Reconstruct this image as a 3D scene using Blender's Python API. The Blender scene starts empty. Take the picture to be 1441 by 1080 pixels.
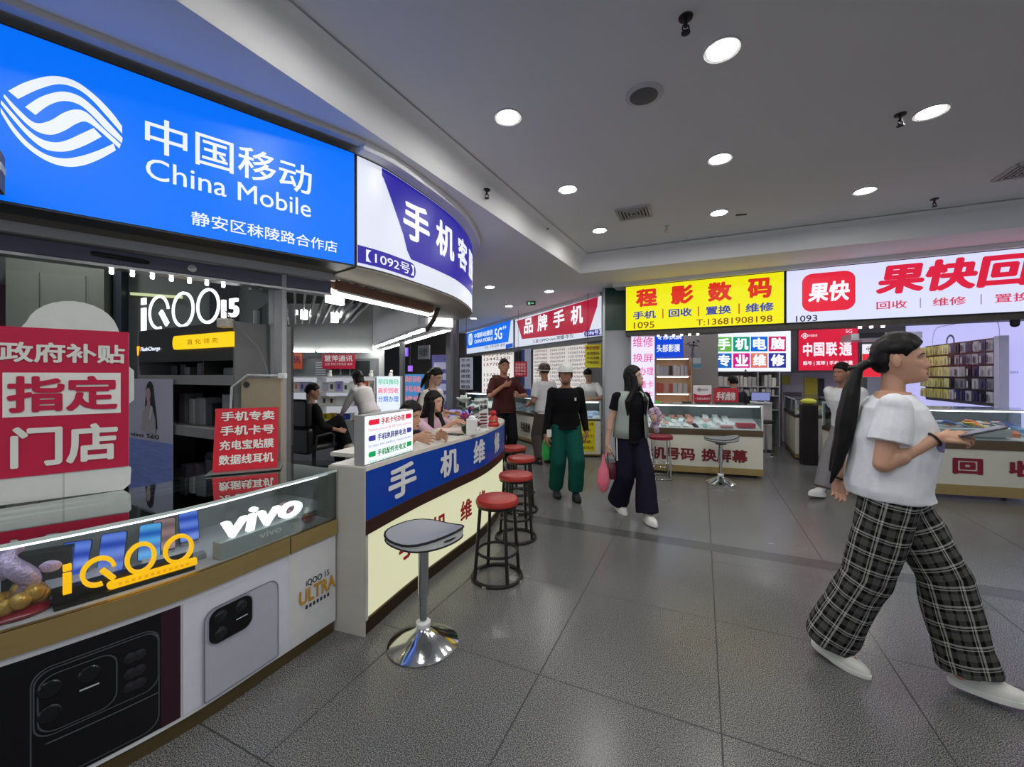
import bpy, math, random
from math import sin, cos, pi, atan2, sqrt, exp, floor
from mathutils import Vector as V, Matrix, noise

random.seed(7)
SC = bpy.context.scene
COL = SC.collection

# ---------------------------------------------------------------- camera, world, exposure
EYE, FOC, CX, HY = 1.5, 580.0, 720.5, 528.0      # eye height (m), focal length (px of a 1441 px wide frame), centre column, horizon row
cam_d = bpy.data.cameras.new('camera')
cam_d.sensor_fit = 'HORIZONTAL'; cam_d.sensor_width = 36.0
cam_d.lens = 36.0 * FOC / 1441.0
cam_d.shift_y = (HY - 540.0) / 1441.0
cam_d.clip_start = 0.05; cam_d.clip_end = 100
cam = bpy.data.objects.new('camera', cam_d); COL.objects.link(cam)
cam.location = (0, 0, EYE); cam.rotation_euler = (pi / 2, 0, 0)
SC.camera = cam

wd = bpy.data.worlds.new('world'); SC.world = wd; wd.use_nodes = True
WB = wd.node_tree.nodes['Background']
WB.inputs['Color'].default_value = (0.86, 0.92, 1.0, 1)
WB.inputs['Strength'].default_value = 0.88

SC.view_settings.view_transform = 'Standard'
SC.view_settings.look = 'None'
SC.view_settings.exposure = 0.0
SC.view_settings.gamma = 1.0
SC.view_settings.use_curve_mapping = False
DOWNLIGHT = 150.0                                   # emission of a ceiling downlight

# ---------------------------------------------------------------- helpers
def lin(c):
    c = c / 255.0
    return c / 12.92 if c <= 0.04045 else ((c + 0.055) / 1.055) ** 2.4
def L3(rgb): return tuple(lin(c) for c in rgb)

def ground(x, y, z=0.0):
    Y = (EYE - z) * FOC / (y - HY)
    return V(((x - CX) * Y / FOC, Y, z))
def at(x, y, Y): return V(((x - CX) * Y / FOC, Y, EYE - (y - HY) * Y / FOC))

_M = {}
def mat(name, rgb, rough=0.5, metal=0.0, var=0.07, scale=18.0, bump=0.0, emit=0.0, spec=0.4, sample=True, stretch=None, coat=0.0):
    if name in _M: return _M[name]
    m = bpy.data.materials.new(name); m.use_nodes = True
    nt = m.node_tree; N = nt.nodes; Lk = nt.links
    b = N['Principled BSDF']
    c = L3(rgb)
    tc = N.new('ShaderNodeTexCoord'); src = tc.outputs['Object']
    if stretch:
        mp = N.new('ShaderNodeMapping'); mp.inputs['Scale'].default_value = stretch
        Lk.new(src, mp.inputs['Vector']); src = mp.outputs['Vector']
    no = N.new('ShaderNodeTexNoise'); no.inputs['Scale'].default_value = scale; no.inputs['Detail'].default_value = 3
    Lk.new(src, no.inputs['Vector'])
    mx = N.new('ShaderNodeMix'); mx.data_type = 'RGBA'
    mx.inputs[6].default_value = tuple(v * (1 - var) for v in c) + (1,)
    mx.inputs[7].default_value = tuple(min(1, v * (1 + var)) for v in c) + (1,)
    Lk.new(no.outputs['Fac'], mx.inputs[0])
    k = 0.3 if emit else 1
    if emit:
        b.inputs['Base Color'].default_value = tuple(v * k for v in c) + (1,)
        Lk.new(mx.outputs[2], b.inputs['Emission Color'])
        b.inputs['Emission Strength'].default_value = emit
        if not sample: m.cycles.emission_sampling = 'NONE'
    else:
        Lk.new(mx.outputs[2], b.inputs['Base Color'])
    b.inputs['Roughness'].default_value = rough
    b.inputs['Metallic'].default_value = metal
    b.inputs['Specular IOR Level'].default_value = spec
    b.inputs['Coat Weight'].default_value = coat
    if bump:
        bp = N.new('ShaderNodeBump'); bp.inputs['Strength'].default_value = bump; bp.inputs['Distance'].default_value = 0.01
        Lk.new(no.outputs['Fac'], bp.inputs['Height']); Lk.new(bp.outputs['Normal'], b.inputs['Normal'])
    _M[name] = m
    return m
def glow(rgb, k=1.0, sample=False):
    return mat('lit_%d_%d_%d_%d%s' % (*rgb, round(k * 100), 's' if sample else ''), rgb, 0.35, emit=k, var=0.015, scale=3, spec=0.3, sample=sample)
def paint(rgb, rough=0.5, **kw):
    return mat('paint_%d_%d_%d_%d' % (*rgb, round(rough * 100)), rgb, rough, **kw)

def glass_mat(name, tint, refl=1.0, rough=0.02):
    if name in _M: return _M[name]
    m = bpy.data.materials.new(name); m.use_nodes = True
    nt = m.node_tree; N = nt.nodes; Lk = nt.links
    N.remove(N['Principled BSDF'])
    t = N.new('ShaderNodeBsdfTransparent'); t.inputs['Color'].default_value = (*tint, 1)
    g = N.new('ShaderNodeBsdfGlossy'); g.inputs['Roughness'].default_value = rough
    g.inputs['Color'].default_value = (0.95, 1, 0.98, 1)
    fr = N.new('ShaderNodeFresnel'); fr.inputs['IOR'].default_value = 1.5
    mu = N.new('ShaderNodeMath'); mu.operation = 'MULTIPLY'; mu.inputs[1].default_value = refl; mu.use_clamp = True
    no = N.new('ShaderNodeTexNoise'); no.inputs['Scale'].default_value = 2.0
    ad = N.new('ShaderNodeMath'); ad.operation = 'MULTIPLY_ADD'; ad.inputs[1].default_value = 0.02; ad.inputs[2].default_value = rough
    Lk.new(no.outputs['Fac'], ad.inputs[0]); Lk.new(ad.outputs[0], g.inputs['Roughness'])
    mx = N.new('ShaderNodeMixShader')
    Lk.new(fr.outputs[0], mu.inputs[0]); Lk.new(mu.outputs[0], mx.inputs[0])
    Lk.new(t.outputs[0], mx.inputs[1]); Lk.new(g.outputs[0], mx.inputs[2])
    Lk.new(mx.outputs[0], N['Material Output'].inputs['Surface'])
    _M[name] = m
    return m

WM = {}                                            # world matrix of every Empty / mesh made here
def tag(o, label=None, cat=None, group=None, kind=None):
    if label: o['label'] = label
    if cat: o['category'] = cat
    if group: o['group'] = group
    if kind: o['kind'] = kind
    return o
def thing(name, label, cat, loc=(0, 0, 0), rz=0.0, group=None):
    o = bpy.data.objects.new(name, None); COL.objects.link(o)
    o.location = loc; o.rotation_euler = (0, 0, rz); o.empty_display_size = 0.1
    WM[o.name] = Matrix.Translation(V(loc)) @ Matrix.Rotation(rz, 4, 'Z')
    return tag(o, label, cat, group)
def copy_tree(o, parent=None, loc=None, rz=None, label=None, group=None):
    c = o.copy(); COL.objects.link(c)
    if parent: c.parent = parent
    if loc is not None: c.location = loc
    if rz is not None: c.rotation_euler = (0, 0, rz)
    if label: c['label'] = label
    if group: c['group'] = group
    for ch in [x for x in o.children]: copy_tree(ch, c)
    return c

def basis(d, up=V((0, 0, 1))):
    d = V(d).normalized()
    a = d.cross(up)
    if a.length < 1e-4: a = d.cross(V((0, 1, 0)))
    a.normalize(); b = a.cross(d).normalized()
    return a, b, d

class MB:
    def __init__(s): s.v = []; s.f = []
    def add(s, vs, fs, M=None):
        n = len(s.v)
        s.v += [(M @ V(p)) if M is not None else V(p) for p in vs]
        s.f += [tuple(i + n for i in f) for f in fs]
        return s
    def box(s, c, d, rz=0.0, M=None):
        x, y, z = d[0] / 2, d[1] / 2, d[2] / 2
        T = Matrix.Translation(V(c)) @ Matrix.Rotation(rz, 4, 'Z')
        if M is not None: T = M @ T
        return s.add([(-x, -y, -z), (x, -y, -z), (x, y, -z), (-x, y, -z), (-x, -y, z), (x, -y, z), (x, y, z), (-x, y, z)],
                     [(0, 3, 2, 1), (4, 5, 6, 7), (0, 1, 5, 4), (1, 2, 6, 5), (2, 3, 7, 6), (3, 0, 4, 7)], T)
    def cyl(s, p0, p1, r0, r1=None, n=16):
        r1 = r0 if r1 is None else r1
        p0, p1 = V(p0), V(p1); a, b, d = basis(p1 - p0)
        vs = []
        for p, r in ((p0, r0), (p1, r1)):
            vs += [p + (a * cos(2 * pi * i / n) + b * sin(2 * pi * i / n)) * r for i in range(n)]
        fs = [(i, (i + 1) % n, n + (i + 1) % n, n + i) for i in range(n)]
        fs += [tuple(range(n))[::-1], tuple(range(n, 2 * n))]
        return s.add(vs, fs)
    def lathe(s, prof, c=(0, 0, 0), n=24, M=None, sx=1.0, sy=1.0, ringed=False):
        vs = []; fs = []
        if ringed: prof = list(prof) + [prof[0]]
        for r, z in prof: vs += [(c[0] + sx * r * cos(2 * pi * i / n), c[1] + sy * r * sin(2 * pi * i / n), c[2] + z) for i in range(n)]
        for k in range(len(prof) - 1):
            fs += [(k * n + i, k * n + (i + 1) % n, (k + 1) * n + (i + 1) % n, (k + 1) * n + i) for i in range(n)]
        if not ringed: fs += [tuple(range(n))[::-1], tuple((len(prof) - 1) * n + i for i in range(n))]
        return s.add(vs, fs, M)
    def loft(s, rings, caps=True, closed=True):
        n = len(rings[0]); vs = [p for r in rings for p in r]; fs = []
        for k in range(len(rings) - 1):
            fs += [(k * n + i, k * n + (i + 1) % n, (k + 1) * n + (i + 1) % n, (k + 1) * n + i) for i in range(n if closed else n - 1)]
        if caps: fs += [tuple(range(n))[::-1], tuple((len(rings) - 1) * n + i for i in range(n))]
        return s.add(vs, fs)
    def tube(s, pts, r, n=8, closed=False, flat=1.0):
        pts = [V(p) for p in pts]; m = len(pts); rings = []; prev = None
        rr = r if isinstance(r, (list, tuple)) else [r] * m
        for i in range(m):
            t = (pts[(i + 1) % m] - pts[i - 1]) if closed else (pts[min(i + 1, m - 1)] - pts[max(i - 1, 0)])
            a, b, d = basis(t)
            if prev is not None:
                a = (prev - d * prev.dot(d)).normalized(); b = a.cross(d).normalized()
            prev = a
            rings.append([pts[i] + (a * cos(2 * pi * j / n) + b * flat * sin(2 * pi * j / n)) * rr[i] for j in range(n)])
        if closed: rings.append(rings[0])
        return s.loft(rings, caps=not closed)
    def ring(s, c, R, r, n=28, m=8):
        return s.tube([(c[0] + R * cos(2 * pi * i / n), c[1] + R * sin(2 * pi * i / n), c[2]) for i in range(n)], r, m, True)
    def prism(s, poly, z0, z1, M=None):
        n = len(poly)
        vs = [(p[0], p[1], z0) for p in poly] + [(p[0], p[1], z1) for p in poly]
        fs = [tuple(range(n))[::-1], tuple(range(n, 2 * n))] + [(i, (i + 1) % n, n + (i + 1) % n, n + i) for i in range(n)]
        return s.add(vs, fs, M)
    def ell(s, c, r, M=None, nu=16, nv=10):
        vs = []; fs = []
        for j in range(nv + 1):
            t = pi * j / nv
            for i in range(nu):
                p = 2 * pi * i / nu
                vs.append((c[0] + r[0] * sin(t) * cos(p), c[1] + r[1] * sin(t) * sin(p), c[2] - r[2] * cos(t)))
        for j in range(nv):
            fs += [(j * nu + i, j * nu + (i + 1) % nu, (j + 1) * nu + (i + 1) % nu, (j + 1) * nu + i) for i in range(nu)]
        return s.add(vs, fs, M)
    def cap(s, p0, p1, r0, r1=None, n=14, flat0=False, flat1=False):
        """tapered capsule"""
        r1 = r0 if r1 is None else r1
        p0, p1 = V(p0), V(p1); a, b, d = basis(p1 - p0); rings = []
        K = 4
        if not flat0:
            for k in range(K): t = pi / 2 * k / K; rings.append((p0 - d * r0 * cos(t), max(r0 * sin(t), 1e-4)))
        rings += [(p0, r0), (p1, r1)]
        if not flat1:
            for k in range(1, K + 1): t = pi / 2 * k / K; rings.append((p1 + d * r1 * sin(t), max(r1 * cos(t), 1e-4)))
        return s.loft([[c + (a * cos(2 * pi * i / n) + b * sin(2 * pi * i / n)) * r for i in range(n)] for c, r in rings])
    def strip(s, fr, u0, u1, z0, z1, o0, o1, n=None):
        """solid band along a frame: from offset o0 (outer) to o1 (inner)"""
        n = n or fr.segs(u0, u1); vs = []; fs = []
        for i in range(n + 1):
            u = u0 + (u1 - u0) * i / n
            vs += [fr.pt(u, z0, o0), fr.pt(u, z1, o0), fr.pt(u, z1, o1), fr.pt(u, z0, o1)]
        for i in range(n):
            a = i * 4; c = a + 4
            fs += [(a + k, c + k, c + (k + 1) % 4, a + (k + 1) % 4) for k in range(4)]
        fs += [(0, 1, 2, 3), (n * 4 + 3, n * 4 + 2, n * 4 + 1, n * 4)]
        return s.add(vs, fs)
    def poly(s, fr, uz, off=0.004):
        return s.add([fr.pt(u, z, off) for u, z in uz], [tuple(range(len(uz)))])
    def mesh(s, name, M=None):
        me = bpy.data.meshes.new(name)
        me.from_pydata([(M @ p) if M is not None else p for p in s.v], [], s.f)
        me.validate(); me.update()
        return me
    def ob(s, name, m, parent=None, smooth=False, bevel=0.0, world=True, seg=2, fix=True):
        """link as ONE mesh object; with world=True the points are world points, else points in the parent's space"""
        inv = None
        if parent is not None and world: inv = WM[parent.name].inverted()
        me = s.mesh(name, inv)
        if fix:
            import bmesh
            bm = bmesh.new(); bm.from_mesh(me); bmesh.ops.recalc_face_normals(bm, faces=bm.faces); bm.to_mesh(me); bm.free()
        if m: me.materials.append(m)
        o = bpy.data.objects.new(name, me); COL.objects.link(o)
        if parent is not None: o.parent = parent
        WM[o.name] = WM[parent.name] if parent is not None else Matrix.Identity(4)
        if smooth:
            me.shade_smooth()
            try: me.set_sharp_from_angle(angle=0.7)
            except Exception: pass
        if bevel:
            b = o.modifiers.new('bevel', 'BEVEL'); b.width = bevel; b.segments = seg; b.limit_method = 'ANGLE'; b.angle_limit = 0.6
        return o

# ---- frames: a vertical face that carries panels and lettering; u runs left to right as one looks at it
class Flat:
    def __init__(s, p0, p1):
        s.p = V((p0[0], p0[1], 0)); d = V((p1[0] - p0[0], p1[1] - p0[1], 0)); s.len = d.length; s.d = d.normalized()
        s.n = V((s.d.y, -s.d.x, 0))
    def segs(s, a, b): return 1
    def pt(s, u, z, off=0.0): return s.p + s.d * u + s.n * off + V((0, 0, z))
    def u_at(s, x):
        k = (x - CX) / FOC                          # X = k*Y
        return (k * s.p.y - s.p.x) / (s.d.x - k * s.d.y)
    def z_at(s, x, y):
        Y = (s.p + s.d * s.u_at(x)).y
        return EYE - (y - HY) * Y / FOC
    def rz(s, u=0): return atan2(s.d.y, s.d.x)
    def rev(s): return Flat(s.p + s.d * s.len, s.p)
class Curv(Flat):
    def __init__(s, pts, sub=14):
        P = [V((p[0], p[1], 0)) for p in pts]; out = []
        for i in range(len(P) - 1):
            a, b, c, d = P[max(i - 1, 0)], P[i], P[i + 1], P[min(i + 2, len(P) - 1)]
            for k in range(sub):
                t = k / sub
                out.append(0.5 * ((2 * b) + (c - a) * t + (2 * a - 5 * b + 4 * c - d) * t * t + (3 * b - a - 3 * c + d) * t ** 3))
        out.append(P[-1]); s.q = out; s.s = [0.0]
        for i in range(1, len(out)): s.s.append(s.s[-1] + (out[i] - out[i - 1]).length)
        s.len = s.s[-1]
    def segs(s, a, b): return max(2, int(abs(b - a) / 0.05))
    def _loc(s, u):
        u = min(max(u, 0), s.len); lo, hi = 0, len(s.s) - 1
        while hi - lo > 1:
            m = (lo + hi) // 2
            if s.s[m] <= u: lo = m
            else: hi = m
        t = (u - s.s[lo]) / max(s.s[hi] - s.s[lo], 1e-9)
        return lo, t
    def pos(s, u): i, t = s._loc(u); return s.q[i].lerp(s.q[i + 1], t)
    def tan(s, u):
        a, b = s.pos(max(u - 0.03, 0)), s.pos(min(u + 0.03, s.len)); return (b - a).normalized()
    def pt(s, u, z, off=0.0):
        t = s.tan(u); return s.pos(u) + V((t.y, -t.x, 0)) * off + V((0, 0, z))
    def u_at(s, x):
        k = (x - CX) / FOC
        for i in range(len(s.q) - 1):
            a, b = s.q[i], s.q[i + 1]; fa, fb = a.x - k * a.y, b.x - k * b.y
            if fa <= 0 <= fb and a.y > 0.2: return s.s[i] + (s.s[i + 1] - s.s[i]) * (-fa / max(fb - fa, 1e-9))
        return s.len * 0.5
    def z_at(s, x, y): return EYE - (y - HY) * s.pos(s.u_at(x)).y / FOC
    def rz(s, u=0): t = s.tan(u); return atan2(t.y, t.x)
class Tilt:
    """any plane: origin, right, up"""
    def __init__(s, o, r, up): s.o = V(o); s.r = V(r).normalized(); s.up = V(up).normalized(); s.n = s.r.cross(s.up)
    def segs(s, a, b): return 1
    def pt(s, u, z, off=0.0): return s.o + s.r * u + s.up * z + s.n * off

TMP = bpy.data.scenes.new('scratch')
def evaluated(o):
    TMP.collection.objects.link(o)
    vl = TMP.view_layers[0]; vl.update()
    me = bpy.data.meshes.new_from_object(o.evaluated_get(vl.depsgraph), depsgraph=vl.depsgraph)
    TMP.collection.objects.unlink(o)
    return me
_T = {}
def glyphs(body, bold=0.02, space=1.0, ext=0.0, shear=0.0):
    key = (body, bold, space, ext, shear)
    if key in _T: return _T[key]
    c = bpy.data.curves.new('t', 'FONT'); c.body = body; c.size = 1.0; c.resolution_u = 3; c.space_character = space
    c.extrude = ext; c.resolution_u = 3; c.shear = shear; c.align_x = 'CENTER'
    o = bpy.data.objects.new('t', c); me = evaluated(o)
    vs = [v.co.copy() for v in me.vertices]; fs = [tuple(p.vertices) for p in me.polygons]
    bpy.data.objects.remove(o); bpy.data.curves.remove(c); bpy.data.meshes.remove(me)
    if bold > 0:                                    # heavier strokes: overlaid shifted copies
        n = 8 if bold > 0.012 else 4; base, bf = list(vs), list(fs); vs, fs = [], []
        for k in range(n):
            a = 2 * pi * (k + 0.5) / n; m = len(vs)
            vs += [v + V((cos(a) * bold, sin(a) * bold, 0.0003 * k)) for v in base]; fs += [tuple(i + m for i in f) for f in bf]
    _T[key] = (vs, fs)
    return _T[key]
def write(mb, body, fr, u0, u1, z0, z1, off=0.005, bold=0.02, space=1.0, ext=0.0, shear=0.0):
    """lettering fitted into the box u0..u1, z0..z1 of a frame"""
    vs, fs = glyphs(body, bold, space, 1.0 if ext else 0.0, shear)
    if not vs: return mb
    x0 = min(v.x for v in vs); x1 = max(v.x for v in vs); y0 = min(v.y for v in vs); y1 = max(v.y for v in vs)
    sx = (u1 - u0) / max(x1 - x0, 1e-6); sy = (z1 - z0) / max(y1 - y0, 1e-6)
    return mb.add([fr.pt(u0 + (v.x - x0) * sx, z0 + (v.y - y0) * sy, off + (v.z * ext if ext else v.z)) for v in vs], fs)
def lettering(parent, fr, items, m, name='lettering', off=0.005, bold=0.02, ext=0.0):
    """items: (text, u0, u1, z0, z1); one mesh per colour"""
    for it in items: o = write(MB(), it[0], fr, *it[1:5], off=off, bold=it[5] if len(it) > 5 else bold, ext=ext).ob(name, m, parent, fix=False)
    return o
def pbox(fr, xl, yt, yb, xr):
    """a box on the face measured at its left edge"""
    return fr.u_at(xl), fr.u_at(xr), fr.z_at(xl, yb), fr.z_at(xl, yt)
def plain(body, n=8):
    return body
def rrect(u0, u1, z0, z1, r, n=5):
    out = []
    for cx, cz, a in ((u1 - r, z1 - r, 0), (u0 + r, z1 - r, pi / 2), (u0 + r, z0 + r, pi), (u1 - r, z0 + r, 1.5 * pi)):
        out += [(cx + r * cos(a + pi / 2 * k / n), cz + r * sin(a + pi / 2 * k / n)) for k in range(n + 1)]
    return out
def patch(mb, fr, u0, u1, z0, z1, off=0.003, n=None):
    n = n or fr.segs(u0, u1); vs = []
    for i in range(n + 1):
        u = u0 + (u1 - u0) * i / n; vs += [fr.pt(u, z0, off), fr.pt(u, z1, off)]
    return mb.add(vs, [(2 * i, 2 * i + 2, 2 * i + 3, 2 * i + 1) for i in range(n)])
def outline(mb, fr, poly, w, off=0.004):
    n = len(poly); cu = sum(p[0] for p in poly) / n; cz = sum(p[1] for p in poly) / n
    su = max(abs(p[0] - cu) for p in poly); sz = max(abs(p[1] - cz) for p in poly)
    inn = [(cu + (p[0] - cu) * (1 - w / su), cz + (p[1] - cz) * (1 - w / sz)) for p in poly]
    vs = [fr.pt(u, z, off) for u, z in poly] + [fr.pt(u, z, off) for u, z in inn]
    return mb.add(vs, [(i, (i + 1) % n, n + (i + 1) % n, n + i) for i in range(n)])

# ---- shared materials
WHITE = paint((225, 226, 226), 0.45)
CREAM = paint((214, 211, 200), 0.4)
GREY = paint((120, 121, 124), 0.5)
LGREY = paint((175, 176, 178), 0.45)
DGREY = paint((52, 54, 58), 0.5)
BLACK = paint((18, 18, 20), 0.45)
CHROME = mat('chrome', (205, 207, 210), 0.12, 1.0, 0.03, 6)
STEEL = mat('brushed_steel', (165, 166, 168), 0.32, 1.0, 0.08, 40, stretch=(1, 1, 12))
GOLD = mat('brushed_gold', (176, 152, 100), 0.3, 0.6, 0.12, 9, bump=0.05, stretch=(1, 1, 3))
DGOLD = mat('tarnished_gold', (104, 90, 62), 0.35, 0.6, 0.2, 8)
GLASS = glass_mat('clear_glass', (0.95, 0.98, 0.97), 0.9)
TOPGLASS = glass_mat('counter_glass', (0.74, 0.79, 0.78), 2.2)
EDGEGLASS = mat('glass_edge', (206, 222, 218), 0.2, var=0.05)
RED = paint((190, 30, 48), 0.45)
DRED = paint((120, 28, 32), 0.45)
# ================================================================= SETTING
BU = V((0.418, 0.908, 0)); BV = V((0.908, -0.418, 0))      # the building's two directions on the floor
def struct(o): o['kind'] = 'structure'; return o

def floor_mat():
    m = bpy.data.materials.new('granite_tiles'); m.use_nodes = True
    nt = m.node_tree; N = nt.nodes; Lk = nt.links; b = N['Principled BSDF']
    tc = N.new('ShaderNodeTexCoord'); sp = N.new('ShaderNodeSeparateXYZ'); Lk.new(tc.outputs['Object'], sp.inputs[0])
    def mth(op, a, bb=None, c=None, cl=False):
        n = N.new('ShaderNodeMath'); n.operation = op; n.use_clamp = cl
        for i, x in enumerate((a, bb, c)):
            if x is None: continue
            if isinstance(x, (int, float)): n.inputs[i].default_value = x
            else: Lk.new(x, n.inputs[i])
        return n.outputs[0]
    def joint(co, o, size, w):
        t = mth('FRACT', mth('DIVIDE', mth('SUBTRACT', co, o), size))
        d = mth('MULTIPLY', mth('MINIMUM', t, mth('SUBTRACT', 1.0, t)), size)
        return mth('LESS_THAN', d, w)
    jv = joint(sp.outputs['X'], -0.74, 0.815, 0.0032)
    ju = joint(sp.outputs['Y'], 1.93, 0.88, 0.0032)
    wob = N.new('ShaderNodeTexNoise'); wob.inputs['Scale'].default_value = 0.4; Lk.new(tc.outputs['Object'], wob.inputs['Vector'])
    band = mth('MULTIPLY', mth('GREATER_THAN', sp.outputs['Y'], 3.90), mth('LESS_THAN', sp.outputs['Y'], 4.07))
    far = mth('GREATER_THAN', sp.outputs['Y'], 4.07)
    jb = mth('ADD', mth('LESS_THAN', mth('ABSOLUTE', mth('SUBTRACT', sp.outputs['Y'], 3.90)), 0.003), mth('LESS_THAN', mth('ABSOLUTE', mth('SUBTRACT', sp.outputs['Y'], 4.07)), 0.003), cl=True)
    j = mth('ADD', mth('MULTIPLY', mth('MAXIMUM', jv, ju), mth('SUBTRACT', 1.0, band)), jb, cl=True)
    ns = N.new('ShaderNodeTexNoise'); ns.inputs['Scale'].default_value = 210; ns.inputs['Detail'].default_value = 2; ns.inputs['Roughness'].default_value = 0.75
    Lk.new(tc.outputs['Object'], ns.inputs['Vector'])
    cr = N.new('ShaderNodeValToRGB'); e = cr.color_ramp.elements
    e[0].position = 0.40; e[0].color = (*L3((50, 51, 54)), 1); e[1].position = 0.62; e[1].color = (*L3((176, 176, 174)), 1)
    x = cr.color_ramp.elements.new(0.5); x.color = (*L3((104, 105, 107)), 1)
    Lk.new(ns.outputs['Fac'], cr.inputs[0])
    big = N.new('ShaderNodeTexNoise'); big.inputs['Scale'].default_value = 1.3; big.inputs['Detail'].default_value = 4; Lk.new(tc.outputs['Object'], big.inputs['Vector'])
    sh = mth('MULTIPLY_ADD', big.outputs['Fac'], 0.28, 0.54)
    sh = mth('MULTIPLY', sh, mth('MULTIPLY_ADD', band, -0.38, 1.0))
    sh = mth('MULTIPLY', sh, mth('MULTIPLY_ADD', far, 0.16, 1.0))
    sh = mth('MULTIPLY', sh, mth('MULTIPLY_ADD', j, -0.74, 1.0))
    mu = N.new('ShaderNodeVectorMath'); mu.operation = 'SCALE'; Lk.new(cr.outputs['Color'], mu.inputs[0]); Lk.new(sh, mu.inputs['Scale'])
    Lk.new(mu.outputs[0], b.inputs['Base Color'])
    r = mth('MULTIPLY_ADD', big.outputs['Fac'], 0.08, 0.22)
    Lk.new(mth('MAXIMUM', r, mth('MULTIPLY', j, 0.7)), b.inputs['Roughness'])
    b.inputs['Specular IOR Level'].default_value = 0.5
    return m
fo = MB(); fo.add([(-22, -14, -0.1), (22, -14, -0.1), (22, 26, -0.1), (-22, 26, -0.1), (-22, -14, 0), (22, -14, 0), (22, 26, 0), (-22, 26, 0)],
                  [(0, 3, 2, 1), (4, 5, 6, 7), (0, 1, 5, 4), (1, 2, 6, 5), (2, 3, 7, 6), (3, 0, 4, 7)])
o = fo.ob('floor', floor_mat()); o.rotation_euler = (0, 0, -atan2(0.418, 0.908)); struct(o)

CEIL = mat('ceiling_paint', (226, 226, 228), 0.75, var=0.03, scale=1.2)
Z0, Z1 = 3.06, 3.32
C0 = V((1.05, 6.33, 0)); DL = V((0.468, 0.883, 0)).normalized(); DR = V((0.908, -0.419, 0)).normalized()
# the lower ceiling round the raised field, each a slab
A = [C0 - DL * 14, C0, C0 + DL * 18, C0 + DL * 18 - V((16, -2, 0)), C0 - DL * 14 - V((16, 0, 0))]
struct(MB().prism([(p.x, p.y) for p in A], Z0, Z0 + 0.4).ob('ceiling_lower_left', CEIL))
A = [C0, C0 + DR * 16, C0 + DR * 16 + DL * 14, C0 + DL * 18]
struct(MB().prism([(p.x, p.y) for p in A], Z0, Z0 + 0.4).ob('ceiling_lower_back', CEIL))
A = [C0 - DL * 14, C0, C0 + DR * 16, C0 + DR * 16 - DL * 14]
struct(MB().prism([(p.x, p.y) for p in A], Z1, Z1 + 0.2).ob('ceiling', CEIL))
# coved side of the raised field
nl = V((DL.y, -DL.x, 0)); nr = V((DR.y, -DR.x, 0))
mb = MB(); prof = [(0.0, 0.0), (0.012, 0.03), (0.012, Z1 - Z0 - 0.16)] + [(0.012 + 0.15 * (1 - cos(t)), Z1 - Z0 - 0.16 + 0.15 * sin(t)) for t in (0.3, 0.6, 0.9, 1.2, 1.5)] + [(0.0, Z1 - Z0 + 0.05)]
rings = []
for base, mit in ((C0 - DL * 13, None), (C0, 1), (C0 + DR * 15, None)):
    n = nl if base is not C0 else None
    rr = []
    for a, z in prof:
        if mit: off = (nl + nr) * (a / (1 + nl.dot(nr)))
        else: off = (nl if rings == [] else nr) * a
        p = base + off; rr.append(V((p.x, p.y, Z0 + z)))
    rings.append(rr)
struct(mb.loft(rings).ob('trim_ceiling_cove', CEIL, smooth=True))

# walls
WALLM = mat('wall_paint', (188, 189, 192), 0.6, var=0.04, scale=2)
DWALL = mat('dark_wall_paint', (92, 98, 100), 0.6, var=0.08, scale=2)
def wall(name, p0, p1, z0, z1, m, th=0.12):
    f = Flat(p0, p1); return struct(MB().strip(f, 0, f.len, z0, z1, 0, -th).ob(name, m))
wall('wall_left_back', (-6.8, 2.6), (-2.7, 4.75), 0, 3.06, DWALL)
wall('wall_repair_back', (-6.2, 9.55), (-2.9, 9.2), 0, 3.06, WALLM)
wall('wall_far', (-8.5, 19.5), (3.5, 19.5), 0, 3.06, paint((70, 72, 78)))
wall('wall_far_shop', (-0.9, 15.2), (3.2, 9.4), 0, 3.06, WALLM)
wall('wall_shop_divider', (3.25, 9.3), (2.12, 7.15), 0, 3.06, paint((158, 154, 150)))
wall('wall_back', (2.6, 10.4), (9.9, 9.9), 0, 3.06, paint((150, 146, 146)))
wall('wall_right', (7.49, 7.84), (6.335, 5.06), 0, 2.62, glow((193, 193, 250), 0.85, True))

# the pillar between the shops: white panels, green stone head
f = Flat((1.66, 7.42), (2.10, 7.30))
pil = struct(MB().strip(f, 0, f.len, 0, 2.30, 0, -0.45).ob('pillar', mat('pillar_panel', (196, 198, 204), 0.3, var=0.03)))
g = struct(MB().strip(f, 0.0, f.len, 2.30, 3.06, 0.02, -0.45).ob('pillar_head', mat('green_stone', (14, 72, 58), 0.25, var=0.35, scale=9), pil))
struct(MB().strip(f, -0.03, 0.015, 0, 3.06, 0.03, -0.2).ob('pillar_trim', STEEL, pil))

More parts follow.
